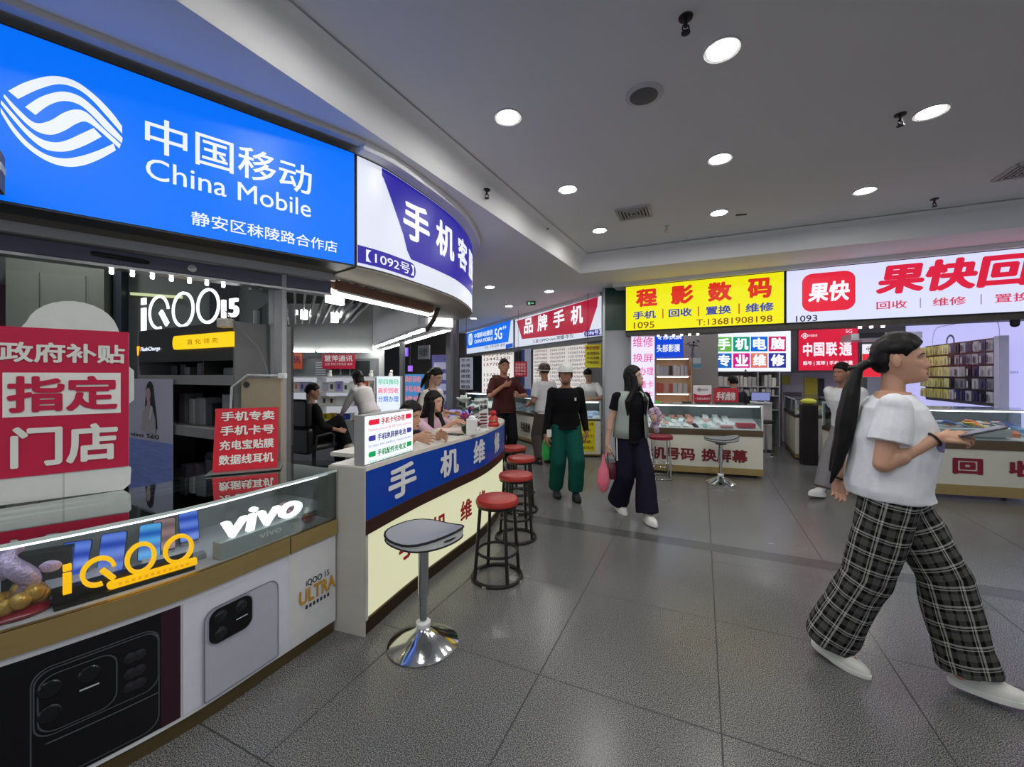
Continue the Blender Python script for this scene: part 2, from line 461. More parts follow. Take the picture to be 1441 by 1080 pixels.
# ---------------------------------------------------------------- ceiling fittings
LAMP_FACE = glow((255, 252, 246), DOWNLIGHT, True)
RIM = paint((200, 200, 202), 0.4)
def downlight(p, label, zc, r=0.092, group=None, first=[None]):
    if first[0] is None:
        t = thing('downlight', label, 'ceiling light', (p.x, p.y, zc), 0, group)
        MB().lathe([(0.074, -0.001), (0.098, -0.001), (0.1, -0.006), (0.094, -0.012), (0.076, -0.008)], n=32, ringed=True).ob('rim', RIM, t, True, world=False)
        MB().lathe([(0.076, -0.002), (0.076, -0.006), (0.04, -0.0075), (0.001, -0.008)], n=32).ob('diffuser', LAMP_FACE, t, True, world=False)
        first[0] = t
    else: t = copy_tree(first[0], loc=(p.x, p.y, zc), label=label, group=group)
    return t
DLT = [(715, 164, 'round downlight above the curved shop sign, left of the grey ceiling speaker'),
       (1016, 69, 'largest round downlight, right beside the black sprinkler at the top of the picture'),
       (799, 266, 'round downlight left of the square air vent, second of its row from the front'),
       (1013, 223, 'round downlight between the ceiling speaker and the lone downlight over the white sign'),
       (1310, 157, 'long oval downlight with a black sprinkler at its left edge'),
       (1217, 268, 'round downlight high above the white sign with the red emblem'),
       (844, 324, 'round downlight just left below the square air vent, last of its row'),
       (1012, 299, 'small round downlight above the yellow sign, beside a dark slot in the ceiling')]
for x, y, lb in DLT: downlight(ground(x, y, Z1), lb, Z1)
# the same rows go on over the spectator's head and to the right
for a, b in [(-0.6, 1.77), (-1.17, 0.64), (-1.74, -0.5), (0.6, 1.15), (0.02, 0.0), (-0.56, -1.15), (2.3, 1.65), (1.72, 0.5), (1.14, -0.65), (4.07, 0.6), (3.5, -0.6), (4.6, 1.75), (-2.3, -1.65)]:
    downlight(V((a, b, 0)), 'round downlight in the ceiling rows behind the viewer', Z1, group='downlights behind the viewer')
for a, b, lb in [(3.1, 8.0, 'round downlight in the low ceiling inside the shop under the yellow sign'), (4.7, 7.7, 'round downlight in the low ceiling over the box shelf of the yellow sign shop'), (6.3, 7.4, 'round downlight in the low ceiling inside the white sign shop'), (5.6, 6.3, 'round downlight in the low ceiling just behind the white sign'), (6.7, 5.8, 'round downlight in the low ceiling before the lavender wall'), (0.9, 9.6, 'round downlight in the low ceiling behind the crimson shop sign'), (1.7, 9.2, 'round downlight in the low ceiling behind the pillar'), (-1.5, 9.5, 'round downlight in the low ceiling of the dim passage, behind the curved sign'), (-2.7, 12.5, 'round downlight in the low ceiling deep in the dim passage'), (-2.5, 2.85, 'round downlight in the low ceiling over the dark cabinet with lit letters'), (-3.7, 3.3, 'round downlight in the low ceiling over the dim cupboard at the far left')]: downlight(V((a, b, 0)), lb, Z0)  # fill lamps added behind the signs to brighten shop interiors and passage
for x, y, lb in [(689, 404, 'small round downlight in the low ceiling beside the end of the curved sign'),
                 (773, 410, 'small round downlight in the low ceiling just above the red shop sign'),
                 (716, 431, 'small round downlight in the low ceiling in front of the green exit sign'),
                 (666, 448, 'tiny round downlight far off above the blue shop sign')]:
    downlight(ground(x, y, Z0), lb, Z0)

def sprinkler(p, zc, m, label, drop=0.05):
    t = thing('sprinkler', label, 'sprinkler', (p.x, p.y, zc))
    MB().lathe([(0.035, 0), (0.033, -0.008), (0.012, -0.012)], n=20).ob('escutcheon', m, t, True, world=False)
    b = MB().cyl((0, 0, -0.01), (0, 0, -drop), 0.009, n=10)
    b.tube([(-0.012, 0, -drop + 0.01), (-0.018, 0, -drop - 0.012), (0, 0, -drop - 0.03)], 0.004, 6); b.tube([(0.012, 0, -drop + 0.01), (0.018, 0, -drop - 0.012), (0, 0, -drop - 0.03)], 0.004, 6)
    b.ob('nozzle', m, t, world=False)
    MB().lathe([(0.022, 0), (0.022, -0.004), (0.004, -0.006)], (0, 0, -drop - 0.028), n=16).ob('deflector', m, t, world=False)
    return t
for x, y, z, m, lb in [(965, 24, Z1, BLACK, 'black sprinkler head hanging at the very top, beside the largest downlight'),
                       (1267, 161, Z1, BLACK, 'black sprinkler head at the left edge of the long oval downlight'),
                       (938, 318, Z1, STEEL, 'white and chrome sprinkler head behind the square air vent'),
                       (685, 267, 3.22, BLACK, 'small dark sprinkler head on the ceiling edge above the curved sign'),
                       (1315, 280, Z1, BLACK, 'tiny dark sprinkler head high above the white sign with red letters'),
                       (711, 424, Z0, WHITE, 'white sprinkler head beside the far small downlight in the low ceiling')]:
    sprinkler(ground(x, y, z), z, m, lb)
p = ground(768, 318, Z1)
t = thing('smoke_detector', 'white dome smoke detector on the ceiling edge near the air vent', 'smoke detector', (p.x, p.y, Z1))
MB().lathe([(0.055, 0), (0.055, -0.015), (0.045, -0.02)], n=24).ob('base', WHITE, t, True, world=False)
MB().lathe([(0.042, -0.018), (0.036, -0.04), (0.015, -0.05), (0.001, -0.051)], n=24).ob('dome', DGREY, t, True, world=False)
p = ground(906, 133, Z1)
t = thing('ceiling_speaker', 'round grey loudspeaker set in the ceiling between the downlights', 'speaker', (p.x, p.y, Z1))
MB().lathe([(0.085, -0.001), (0.115, -0.001), (0.115, -0.008), (0.088, -0.014)], n=36, ringed=True).ob('rim', RIM, t, True, world=False)
gm = mat('speaker_mesh', (96, 97, 100), 0.6, var=0.35, scale=160, bump=0.3)
MB().lathe([(0.09, -0.002), (0.088, -0.012), (0.05, -0.02), (0.001, -0.022)], n=36).ob('grille', gm, t, True, world=False)
def vent(p, label, w=0.34, rz=-0.43):
    t = thing('air_vent', label, 'air vent', (p.x, p.y, Z1), rz)
    fr = MB(); h = w / 2
    for a, b, c, d in ((0, -h, w, 0.03), (0, h, w, 0.03), (-h, 0, 0.03, w), (h, 0, 0.03, w)): fr.box((a, b, -0.008), (c, d, 0.016))
    fr.ob('frame', LGREY, t, world=False)
    MB().box((0, 0, -0.003), (w, w, 0.004)).ob('backing', DGREY, t, world=False)
    for k in range(1, 5):
        q = h * (1 - k * 0.2); lv = MB()
        for a, b, c, d in ((0, -q, 2 * q, 0.012), (0, q, 2 * q, 0.012), (-q, 0, 0.012, 2 * q), (q, 0, 0.012, 2 * q)): lv.box((a, b, -0.012), (c, d, 0.02))
        lv.ob('louvre', LGREY, t, world=False)
vent(ground(892, 299, Z1), 'square white air vent with nested louvres over the passage')
vent(ground(1452, 237, Z1), 'square air vent cut off by the right edge of the picture')
p = ground(1043, 302, Z1)
tag(MB().box((p.x, p.y, Z1 - 0.004), (0.11, 0.02, 0.012), -0.2).ob('ceiling_slot', BLACK), 'short dark slot plate in the ceiling beside a small downlight', 'vent')
# ================================================================= LEFT: the phone shop with the blue sign
SB = Flat((-2.51, 1.45), (-1.062, 2.79))                 # blue lightbox face
t = thing('shop_sign', 'long blue illuminated shop sign with a white wave emblem and white lettering', 'sign', (-1.8, 2.1, 2.24))
MB().strip(SB, 0, SB.len, 2.235, 3.005, 0.0, -0.16).ob('casing', DGREY, t)
patch(MB(), SB, 0.0, SB.len - 0.008, 2.245, 2.995, 0.004).ob('face', glow((0, 108, 240), 1.0, True), t)
WL = glow((222, 228, 250), 1.0)
lettering(t, SB, [('中国移动', *pbox(SB, 204, 161, 212, 438)), ('China Mobile', *pbox(SB, 205, 221, 251, 437), 0.005), ('静安区秣陵路合作店', *pbox(SB, 269, 297, 316.5, 474))], WL, off=0.008, bold=0.012)
em = MB()
for up, lo in [([(35, 372), (110, 335), (210, 312), (300, 330), (380, 385), (450, 455), (495, 515)], [(75, 405), (160, 365), (240, 345), (310, 362), (370, 405), (430, 470), (495, 545)]),
               ([(103, 437), (170, 395), (250, 375), (320, 392), (380, 438), (440, 500), (497, 562)], [(145, 470), (200, 430), (260, 413), (320, 427), (372, 468), (430, 528), (494, 584)]),
               ([(18, 385), (75, 445), (140, 500), (200, 494), (260, 460), (310, 447), (355, 462), (410, 515), (490, 588)], [(16, 396), (70, 466), (140, 530), (205, 550), (262, 533), (310, 505), (350, 497), (400, 530), (484, 605)]),
               ([(6, 410), (60, 470), (110, 525), (165, 565), (220, 580), (270, 572), (330, 545), (380, 522)], [(5, 425), (60, 494), (120, 560), (175, 603), (225, 617), (285, 614), (350, 590), (413, 557)]),
               ([(4, 440), (60, 520), (120, 585), (190, 630), (260, 645), (330, 635), (400, 612), (460, 585)], [(5, 460), (55, 540), (115, 605), (190, 655), (265, 678), (335, 674), (405, 648), (470, 612)])]:
    U = [(SB.u_at(x / 2.88), SB.z_at(x / 2.88, y / 2.88)) for x, y in up]; Lo = [(SB.u_at(x / 2.88), SB.z_at(x / 2.88, y / 2.88)) for x, y in lo]
    n = len(U)
    def dense(P):
        out = []
        for i in range(n - 1):
            a, b, c, d = P[max(i - 1, 0)], P[i], P[i + 1], P[min(i + 2, n - 1)]
            for k in range(5):
                q = k / 5
                out.append(tuple(0.5 * (2 * b[j] + (c[j] - a[j]) * q + (2 * a[j] - 5 * b[j] + 4 * c[j] - d[j]) * q * q + (3 * b[j] - a[j] - 3 * c[j] + d[j]) * q ** 3) for j in (0, 1)))
        return out + [P[-1]]
    U, Lo = dense(U), dense(Lo); m_ = len(U)
    em.add([SB.pt(u, z, 0.008) for u, z in U] + [SB.pt(u, z, 0.008) for u, z in Lo], [(i, i + 1, m_ + i + 1, m_ + i) for i in range(m_ - 1)])
em.ob('emblem', WL, t, fix=False)
tag(MB().box((-2.055, 1.60, 2.30), (0.10, 0.08, 0.15), 0.75).ob('wall_box', paint((92, 94, 92))), 'small grey box hanging before the left end of the blue sign', 'box')
tag(MB().box((-2.055, 1.60, 2.315), (0.104, 0.084, 0.03), 0.75).ob('stripe', paint((200, 202, 196)), bpy.data.objects['wall_box']))

struct(MB().strip(SB, 0, SB.len + 0.03, 3.03, 3.06, 0.11, 0.05).ob('trim_sign_cornice_straight', paint((206, 200, 190), 0.5)))
# soffit, rail and roller-shutter beam under the sign
st = struct(MB().strip(SB, 0, SB.len, 2.235, 2.25, -0.16, -0.60).ob('trim_sign_soffit', paint((110, 104, 92), 0.5)))
struct(MB().strip(SB, 0, SB.len - 0.02, 2.185, 2.235, -0.30, -0.34).ob('trim_shutter_rail', paint((176, 176, 180), 0.35), st))
t = thing('roller_shutter', 'grey roller shutter rolled up below the long blue sign', 'shutter', (-1.9, 2.2, 2.05))
MB().strip(SB, 0, SB.len - 0.03, 2.10, 2.185, -0.36, -0.42).ob('bottom_bar', paint((92, 92, 112), 0.4), t, bevel=0.008)
MB().strip(SB, 0, SB.len - 0.03, 2.085, 2.10, -0.35, -0.44).ob('bar_lip', STEEL, t)
hb = MB(); a = SB.u_at(50) + 0.16
hb.tube([SB.pt(a, 2.15, -0.36), SB.pt(a + 0.02, 2.145, -0.335), SB.pt(a + 0.2, 2.14, -0.335), SB.pt(a + 0.22, 2.14, -0.36)], 0.011, 8)
hb.ob('handle', paint((40, 38, 36), 0.4), t, True)
MB().cyl(SB.pt(a + 0.42, 2.14, -0.365), SB.pt(a + 0.42, 2.14, -0.345), 0.022).ob('lock', STEEL, t)
# small spot lamps hidden behind the shutter bar
for k in range(7):
    tag(MB().lathe([(0.009, 0.006), (0.011, 0.02), (0.008, 0.035)], tuple(SB.pt(0.78 + k * 0.085, 2.0515, -0.40)), 12).ob('spot_lamp', glow((255, 255, 250), 5, True)),
        'tiny bright spot lamp in the row under the rolled shutter', 'lamp', 'spot lamps under the shutter')

# ---------------------------------------------------------------- glass display counter
C1 = Curv([(-2.75, 0.55), (-2.35, 0.78), (-2.0, 1.04), (-1.665, 1.34), (-1.37, 1.70), (-1.19, 2.06), (-1.03, 2.405)])
L1 = C1.len
t = thing('display_counter', 'curved glass display counter with large phone pictures on its front', 'counter', (-1.7, 1.6, 0))
DC = t
MB().strip(C1, 0, L1, 0.07, 0.575, 0.0, -0.55).ob('carcass', paint((214, 215, 220), 0.35), t)
MB().strip(C1, 0, L1, 0.0, 0.07, -0.015, -0.5).ob('plinth', DGOLD, t)
MB().strip(C1, 0, L1, 0.575, 0.66, 0.012, -0.02).ob('trim_band', GOLD, t)
MB().strip(C1, 0, L1, 0.63, 0.655, -0.022, -0.55).ob('shelf_deck', paint((214, 214, 224), 0.35), t)
MB().strip(C1, 0, L1 - 0.003, 0.66, 0.938, 0.008, 0.0).ob('front_glass', GLASS, t)
gt = MB().strip(C1, 0, L1, 0.938, 0.95, 0.012, -0.56).ob('top_glass', TOPGLASS, t)
MB().strip(C1, 0, L1 + 0, 0.9375, 0.9505, 0.0135, 0.0122).ob('polished_edge', EDGEGLASS, gt)
MB().strip(C1, 0.3, L1 - 0.05, 0.926, 0.936, -0.006, -0.022).ob('lamp_or_fill_strip', glow((246, 250, 255), 5.0, True), t)  # glowing strip added inside the case to brighten what lies in it
en = Flat(C1.pt(L1, 0, 0.0), C1.pt(L1, 0, -0.55))
MB().strip(en, 0.0, en.len, 0.66, 0.938, 0.0, -0.008).ob('end_glass', GLASS, t)
MB().strip(C1, 0, L1, 0.655, 0.938, -0.55, -0.56).ob('back_panel', paint((176, 178, 180), 0.3), t)
MB().box(tuple(C1.pt(L1 - 0.012, 0.80, -0.012)), (0.022, 0.022, 0.28), C1.rz(L1)).ob('corner_post', STEEL, t)
MB().strip(C1, L1 - 0.30, L1 - 0.296, 0.575, 0.66, 0.0135, 0.012).ob('band_seam', BLACK, t)
# printed front
ua, ub, uc = C1.u_at(253.5), C1.u_at(257), C1.u_at(405)
pr = patch(MB(), C1, 0.05, ua, 0.088, 0.55, 0.003).ob('black_poster', paint((13, 13, 17), 0.3, var=0.3), t); pr['label'] = 'black poster of a phone back with square camera block'
patch(MB(), C1, C1.u_at(226), ua, 0.088, 0.55, 0.0045).ob('maroon_edge', paint((46, 20, 34), 0.35), pr)
ln = MB()
for x0, x1, z0, z1, r in ((42, 224, 0.05, 0.50, 0.05), (52, 165, 0.27, 0.47, 0.045), (46, 223, 0.26, 0.49, 0.045)):
    q0, q1 = C1.u_at(x0), C1.u_at(x1)
    outline(ln, C1, rrect(q0, q1, max(z0, 0.1), z1, r), 0.004, 0.006)
ln.ob('phone_outline', paint((74, 76, 84), 0.3), pr, fix=False)
u0 = C1.u_at(100)
for du, z in ((-0.05, 0.42), (-0.05, 0.335), (0.045, 0.42)):
    cm = MB().lathe([(0.030, 0), (0.026, 0.004), (0.001, 0.005)], n=24, M=Matrix.Translation(C1.pt(u0 + du, z, 0.006)) @ Matrix.Rotation(C1.rz(u0), 4, 'Z') @ Matrix.Rotation(pi / 2, 4, 'X'))
    cm.ob('camera_lens', paint((24, 25, 30), 0.15), pr, True)
lettering(pr, C1, [('—', u0 + 0.02, u0 + 0.07, 0.372, 0.377)], paint((190, 190, 196)), 'flash_mark', 0.007)
patch(MB(), C1, C1.u_at(64), C1.u_at(222), 0.235, 0.24, 0.006).ob('seam_line', paint((80, 82, 90)), pr)
for x in (183, 196):
    for z in (0.42, 0.36, 0.31):
        MB().lathe([(0.02, 0), (0.001, 0.003)], n=20, M=Matrix.Translation(C1.pt(C1.u_at(x), z, 0.006)) @ Matrix.Rotation(C1.rz(C1.u_at(x)), 4, 'Z') @ Matrix.Rotation(pi / 2, 4, 'X')).ob('lens_ring', paint((36, 36, 42), 0.2), pr)
pr = patch(MB(), C1, ub, uc, 0.088, 0.55, 0.003).ob('silver_poster', paint((206, 207, 220), 0.35), t); pr['label'] = 'pale poster of a silver phone with black camera block'
q0, q1 = C1.u_at(285), C1.u_at(389.5); zt = C1.z_at(389, 812)
ph = MB(); pl = rrect(q0, q1, 0.05, zt, 0.05, 6); pl = [(u, max(z, 0.09)) for u, z in pl]
vs = []; n_ = len(pl)
ph.poly(C1, pl, 0.012); o = ph.ob('phone_back', paint((184, 186, 200), 0.3, metal=0.2), pr, fix=False)
ol = MB(); outline(ol, C1, pl, 0.004, 0.0135); ol.ob('phone_edge', paint((110, 112, 124), 0.3), pr, fix=False)
i0, i1 = C1.u_at(291.5), C1.u_at(352); zi0, zi1 = C1.z_at(293, 910), C1.z_at(352, 833)
bz = MB(); bz.poly(C1, rrect(i0 - 0.006, i1 + 0.006, zi0 - 0.006, zi1 + 0.006, 0.045), 0.014); bz.ob('camera_bezel', paint((150, 152, 165), 0.25), pr, fix=False)
ci = MB(); ci.poly(C1, rrect(i0, i1, zi0, zi1, 0.04), 0.0155); ci.ob('camera_block', paint((14, 14, 18), 0.2), pr, fix=False)
for du, dz in ((0.25, 0.75), (0.25, 0.25), (0.72, 0.75)):
    u_ = i0 + (i1 - i0) * du; z_ = zi0 + (zi1 - zi0) * dz
    MB().lathe([(0.026, 0), (0.022, 0.003), (0.001, 0.004)], n=22, M=Matrix.Translation(C1.pt(u_, z_, 0.0155)) @ Matrix.Rotation(C1.rz(u_), 4, 'Z') @ Matrix.Rotation(pi / 2, 4, 'X')).ob('camera_lens', paint((28, 29, 34), 0.12), pr, True)
patch(MB(), C1, i0 + (i1 - i0) * 0.6, i0 + (i1 - i0) * 0.88, zi0 + 0.06, zi0 + 0.064, 0.017).ob('flash_mark', paint((200, 206, 220)), pr)
pr = patch(MB(), C1, uc, L1 - 0.01, 0.078, 0.565, 0.0035).ob('white_poster', paint((206, 206, 208), 0.4), t)
lettering(pr, C1, [('iQOO 15', C1.u_at(430), C1.u_at(462), C1.z_at(440, 822), C1.z_at(440, 812), 0.01)], BLACK, 'model_lettering', 0.006)
lettering(pr, C1, [('ULTRA', C1.u_at(420), C1.u_at(471), C1.z_at(440, 843), C1.z_at(440, 823), 0.03)], mat('gold_print', (206, 152, 48), 0.4, 0.2), 'gold_lettering', 0.006)
tk = MB(); q0, q1 = C1.u_at(429), C1.u_at(464)
for k in range(7): patch(tk, C1, q0 + (q1 - q0) * k / 7, q0 + (q1 - q0) * (k + 0.6) / 7, C1.z_at(446, 848), C1.z_at(446, 843), 0.006)
tk.ob('small_print', DGREY, pr, fix=False)

# ---- lit letters inside the counter
def annulus(mb, fr, cu, cz, ru, rz_, w, a0, a1, o0, o1, n=40):
    vs = []; fs = []
    for i in range(n + 1):
        a = a0 + (a1 - a0) * i / n; c_, s_ = cos(a), sin(a)
        for o_ in (o0, o1):
            vs += [fr.pt(cu + ru * c_, cz + rz_ * s_, o_), fr.pt(cu + (ru - w) * c_, cz + (rz_ - w) * s_, o_)]
    for i in range(n):
        b = 4 * i; c = b + 4
        fs += [(b, c, c + 1, b + 1), (b + 2, b + 3, c + 3, c + 2), (b, b + 2, c + 2, c), (b + 1, c + 1, c + 3, b + 3)]
    fs += [(0, 1, 3, 2), (4 * n, 4 * n + 2, 4 * n + 3, 4 * n + 1)]
    return mb.add(vs, fs)
def bar(mb, fr, poly, o0, o1):
    n = len(poly); vs = [fr.pt(u, z, o0) for u, z in poly] + [fr.pt(u, z, o1) for u, z in poly]
    return mb.add(vs, [tuple(range(n))[::-1], tuple(range(n, 2 * n))] + [(i, (i + 1) % n, n + (i + 1) % n, n + i) for i in range(n)])
def iqoo(t, fr, boxes, w, m, th):
    """i, open Q, O, O as solid lit letters; boxes = (u0, u1, z0, z1) per letter"""
    (a, b, c, d), Q, O1, O2 = boxes
    k = d - c; mb = MB()
    bar(mb, fr, [(a, c), (b, c), (b, c + k * 0.70), (a, c + k * 0.70)], 0, th); bar(mb, fr, [(a, c + k * 0.80), (b, c + k * 0.80), (b, d), (a, d)], 0, th)
    mb.ob('letter_i', m, t)
    u0, u1, z0, z1 = Q; cu, cz, ru, rz_ = (u0 + u1) / 2, (z0 + z1) / 2, (u1 - u0) / 2, (z1 - z0) / 2
    mb = MB(); annulus(mb, fr, cu, cz, ru, rz_, w, 0.15, 0.15 + 1.53 * pi, 0, th)
    bar(mb, fr, [(cu + ru * 0.05, cz - rz_ * 0.05), (cu + ru * 0.32, cz + rz_ * 0.14), (cu + ru * 0.98, cz - rz_ * 0.66), (cu + ru * 0.72, cz - rz_ * 0.86)], 0, th)
    mb.ob('letter_q', m, t)
    for u0, u1, z0, z1 in (O1, O2):
        mb = MB(); annulus(mb, fr, (u0 + u1) / 2, (z0 + z1) / 2, (u1 - u0) / 2, (z1 - z0) / 2, w, 0, 2 * pi, 0, th); mb.ob('letter_o', m, t)
YEL = glow((255, 190, 10), 1.0, True)
F1 = Flat(C1.pt(C1.u_at(62), 0, -0.085), C1.pt(C1.u_at(286), 0, -0.075))
def fb(fr, xl, xr, xm, yt, yb): return fr.u_at(xl), fr.u_at(xr), fr.z_at(xm, yb), fr.z_at(xm, yt)
t = thing('lit_brand_letters', 'glowing yellow letters on a black block inside the curved glass counter', 'lit letters', tuple(F1.pt(0.2, 0.66)))
bk = MB().strip(F1, 0.02, F1.len - 0.005, 0.656, 0.672, 0.028, -0.05).ob('base', BLACK, t)
MB().strip(F1, 0.02, F1.len - 0.005, 0.672, 0.715, -0.005, -0.05).ob('riser', paint((26, 26, 30), 0.35), t)
iqoo(t, F1, [fb(F1, 88, 100, 94, 794, 834), fb(F1, 112, 163, 138, 783, 824), fb(F1, 175, 219, 197, 763, 806), fb(F1, 229, 271, 250, 752, 792)], 0.0125, YEL, 0.022)
b0 = F1.u_at(150); b1 = F1.u_at(275); zb = 0.675
yb_ = MB(); bar(yb_, F1, [(b0 + 0.012, zb), (b1, zb), (b1, zb + 0.026), (b0 + 0.012, zb + 0.026)] + [(b0 + 0.012 - 0.013 * sin(a), zb + 0.013 + 0.013 * cos(a)) for a in (0.5, 1.05, 1.57, 2.1, 2.6)], 0.0, 0.026)
o = yb_.ob('strip', YEL, t)
tk = MB()
for k in range(12): patch(tk, F1, b0 + 0.03 + (b1 - b0 - 0.05) * k / 12, b0 + 0.03 + (b1 - b0 - 0.05) * (k + 0.55) / 12, zb + 0.008, zb + 0.019, 0.027)
tk.ob('small_print', glow((236, 160, 0), 1.0), o, fix=False)

F2 = Flat(C1.pt(C1.u_at(314), 0, -0.06), C1.pt(C1.u_at(428), 0, -0.06))
t = thing('lit_brand_letters', 'glowing white letters on a grey plinth at the right of the glass counter', 'lit letters', tuple(F2.pt(0.2, 0.66)))
MB().strip(F2, 0.01, F2.len, 0.656, 0.735, 0.02, -0.04).ob('plinth', paint((176, 182, 184), 0.4), t, bevel=0.003)
WG = glow((250, 253, 255), 1.35, True)
mb = MB(); write(mb, 'vivo', F2, F2.u_at(312), F2.u_at(424), 0.738, 0.85, 0.0, 0.018, ext=0.012, shear=0.12); mb.ob('letters', WG, t)
lettering(t, F2, [('vivo', F2.u_at(361), F2.u_at(392), 0.69, 0.722, 0.02)], paint((240, 240, 242)), 'small_lettering', 0.022)

# ---- phones on stands, boxes, ornaments in the counter
def phone_on_stand(p, rz, scr, label, w=0.075, h=0.15, lean=0.45, group=None):
    t = thing('display_phone', label, 'phone', tuple(p), rz, group)
    T = Matrix.Translation(V((0, 0, 0.012))) @ Matrix.Rotation(-lean, 4, 'X')
    MB().prism(rrect(-w / 2, w / 2, 0, h, 0.01), -0.004, 0.004, T @ Matrix.Rotation(pi / 2, 4, 'X')).ob('body', paint((60, 66, 90), 0.3), t, world=False)
    MB().prism(rrect(-w / 2 + 0.003, w / 2 - 0.003, 0.003, h - 0.003, 0.008), 0.0042, 0.005, T @ Matrix.Rotation(pi / 2, 4, 'X')).ob('screen', scr, t, world=False)
    MB().box((0, 0.05, 0.006), (0.07, 0.13, 0.012)).ob('stand_foot', paint((170, 170, 184)), t, world=False)
    MB().box((0, 0.045, 0.05), (0.03, 0.012, 0.09), M=Matrix.Rotation(-lean, 4, 'X')).ob('stand_back', paint((170, 170, 184)), t, world=False)
    return t
def screen_mat(name, a, b, k=0.7):
    if name in _M: return _M[name]
    m = bpy.data.materials.new(name); m.use_nodes = True; nt = m.node_tree; N = nt.nodes
    wv = N.new('ShaderNodeTexWave'); wv.inputs['Scale'].default_value = 5; wv.wave_type = 'RINGS'; wv.inputs['Distortion'].default_value = 2.5; wv.inputs['Detail'].default_value = 1
    tc = N.new('ShaderNodeTexCoord'); nt.links.new(tc.outputs['Object'], wv.inputs['Vector'])
    mx = N.new('ShaderNodeMix'); mx.data_type = 'RGBA'; mx.inputs[6].default_value = (*L3(a), 1); mx.inputs[7].default_value = (*L3(b), 1)
    nt.links.new(wv.outputs['Fac'], mx.inputs[0]); bs = N['Principled BSDF']; bs.inputs['Base Color'].default_value = (0.02, 0.02, 0.03, 1)
    nt.links.new(mx.outputs[2], bs.inputs['Emission Color']); bs.inputs['Emission Strength'].default_value = k; bs.inputs['Roughness'].default_value = 0.15
    m.cycles.emission_sampling = 'NONE'; _M[name] = m
    return m
SCR = screen_mat('blue_wallpaper', (36, 74, 190), (104, 140, 240), 0.8); SCR2 = screen_mat('cyan_wallpaper', (20, 100, 200), (90, 180, 246), 0.8)
PNK = screen_mat('pink_wallpaper', (150, 120, 124), (196, 160, 158), 0.5)
def inside(x, o): u = C1.u_at(x); return C1.pt(u, 0.657, -o), C1.rz(u)
for x, o_, s, w, h, lb in [(104, 0.24, SCR, 0.088, 0.17, 'phone with lit blue screen on a stand above the glowing letter i'),
                           (172, 0.27, SCR, 0.085, 0.165, 'phone with lit blue wave screen standing behind the round yellow letters'),
                           (244, 0.30, SCR2, 0.08, 0.16, 'phone with bright cyan screen propped behind the last yellow letter'),
                           (286, 0.36, PNK, 0.085, 0.15, 'pinkish phone leaning in the middle of the glass counter'),
                           (335, 0.38, SCR, 0.08, 0.15, 'phone with deep blue screen behind the white glowing letters')]:
    p, r = inside(x, o_); phone_on_stand(p, r - 0.35, s, lb, w, h)
for k, (x, o_, d, c, lb) in enumerate([(118, 0.20, (0.20, 0.15, 0.05), (206, 206, 228), 'lavender box under the leftmost blue phone in the counter'),
                                       (30, 0.36, (0.10, 0.16, 0.13), (38, 40, 44), 'black box at the left end of the counter behind the ornament'),
                                       (262, 0.20, (0.16, 0.11, 0.035), (222, 220, 226), 'flat white box beside the last yellow letter in the counter'),
                                       (285, 0.17, (0.16, 0.05, 0.025), (150, 152, 158), 'low grey acrylic tray between yellow and white letters'),
                                       (60, 0.30, (0.16, 0.06, 0.16), (66, 68, 72), 'dark grey box standing behind the gold ornament')]):
    p, r = inside(x, o_); tag(MB().box((0, 0, d[2] / 2), d, M=Matrix.Translation(p) @ Matrix.Rotation(r - 0.2, 4, 'Z')).ob('box', paint(c, 0.4), bevel=0.004), lb, 'box')
# glossy carp ornament
p, r = inside(18, 0.14)
t = thing('ornament', 'glossy gold and lilac leaping figure ornament on a dark red base', 'ornament', tuple(p), r)
MB().lathe([(0.07, 0), (0.075, 0.01), (0.06, 0.025), (0.02, 0.03)], n=24, sx=1.2).ob('base', mat('red_lacquer', (150, 20, 48), 0.2, coat=0.5), t, True, world=False)
LIL = mat('lilac_foil', (196, 176, 214), 0.25, 0.35, 0.3, 60, bump=0.8); GFO = mat('gold_foil', (200, 160, 84), 0.25, 0.45, 0.35, 50, bump=0.8)
wv = MB()
for k in range(9):
    a = k * 0.7; wv.ell((0.055 * cos(a), 0.045 * sin(a), 0.045 + 0.012 * (k % 3)), (0.03, 0.028, 0.03))
wv.ob('waves', GFO, t, True, world=False)
pts = [(0.005 + 0.026 * sin(q * 6.0), 0.01 * cos(q * 5), 0.05 + 0.195 * q) for q in [i / 14 for i in range(15)]]
MB().tube(pts, [0.022 + 0.012 * sin(q / 14 * pi) - 0.006 * q / 14 for q in range(15)], 12).ob('body', LIL, t, True, world=False)
fn = MB()
for s in (-1, 1): fn.ell((0.02 + 0.03 * s, 0.01, 0.15), (0.03, 0.006, 0.022), Matrix.Rotation(0.2 * s, 4, 'Y'))
fn.ell((-0.015, 0, 0.235), (0.035, 0.008, 0.03)); fn.ob('fins', LIL, t, True, world=False)
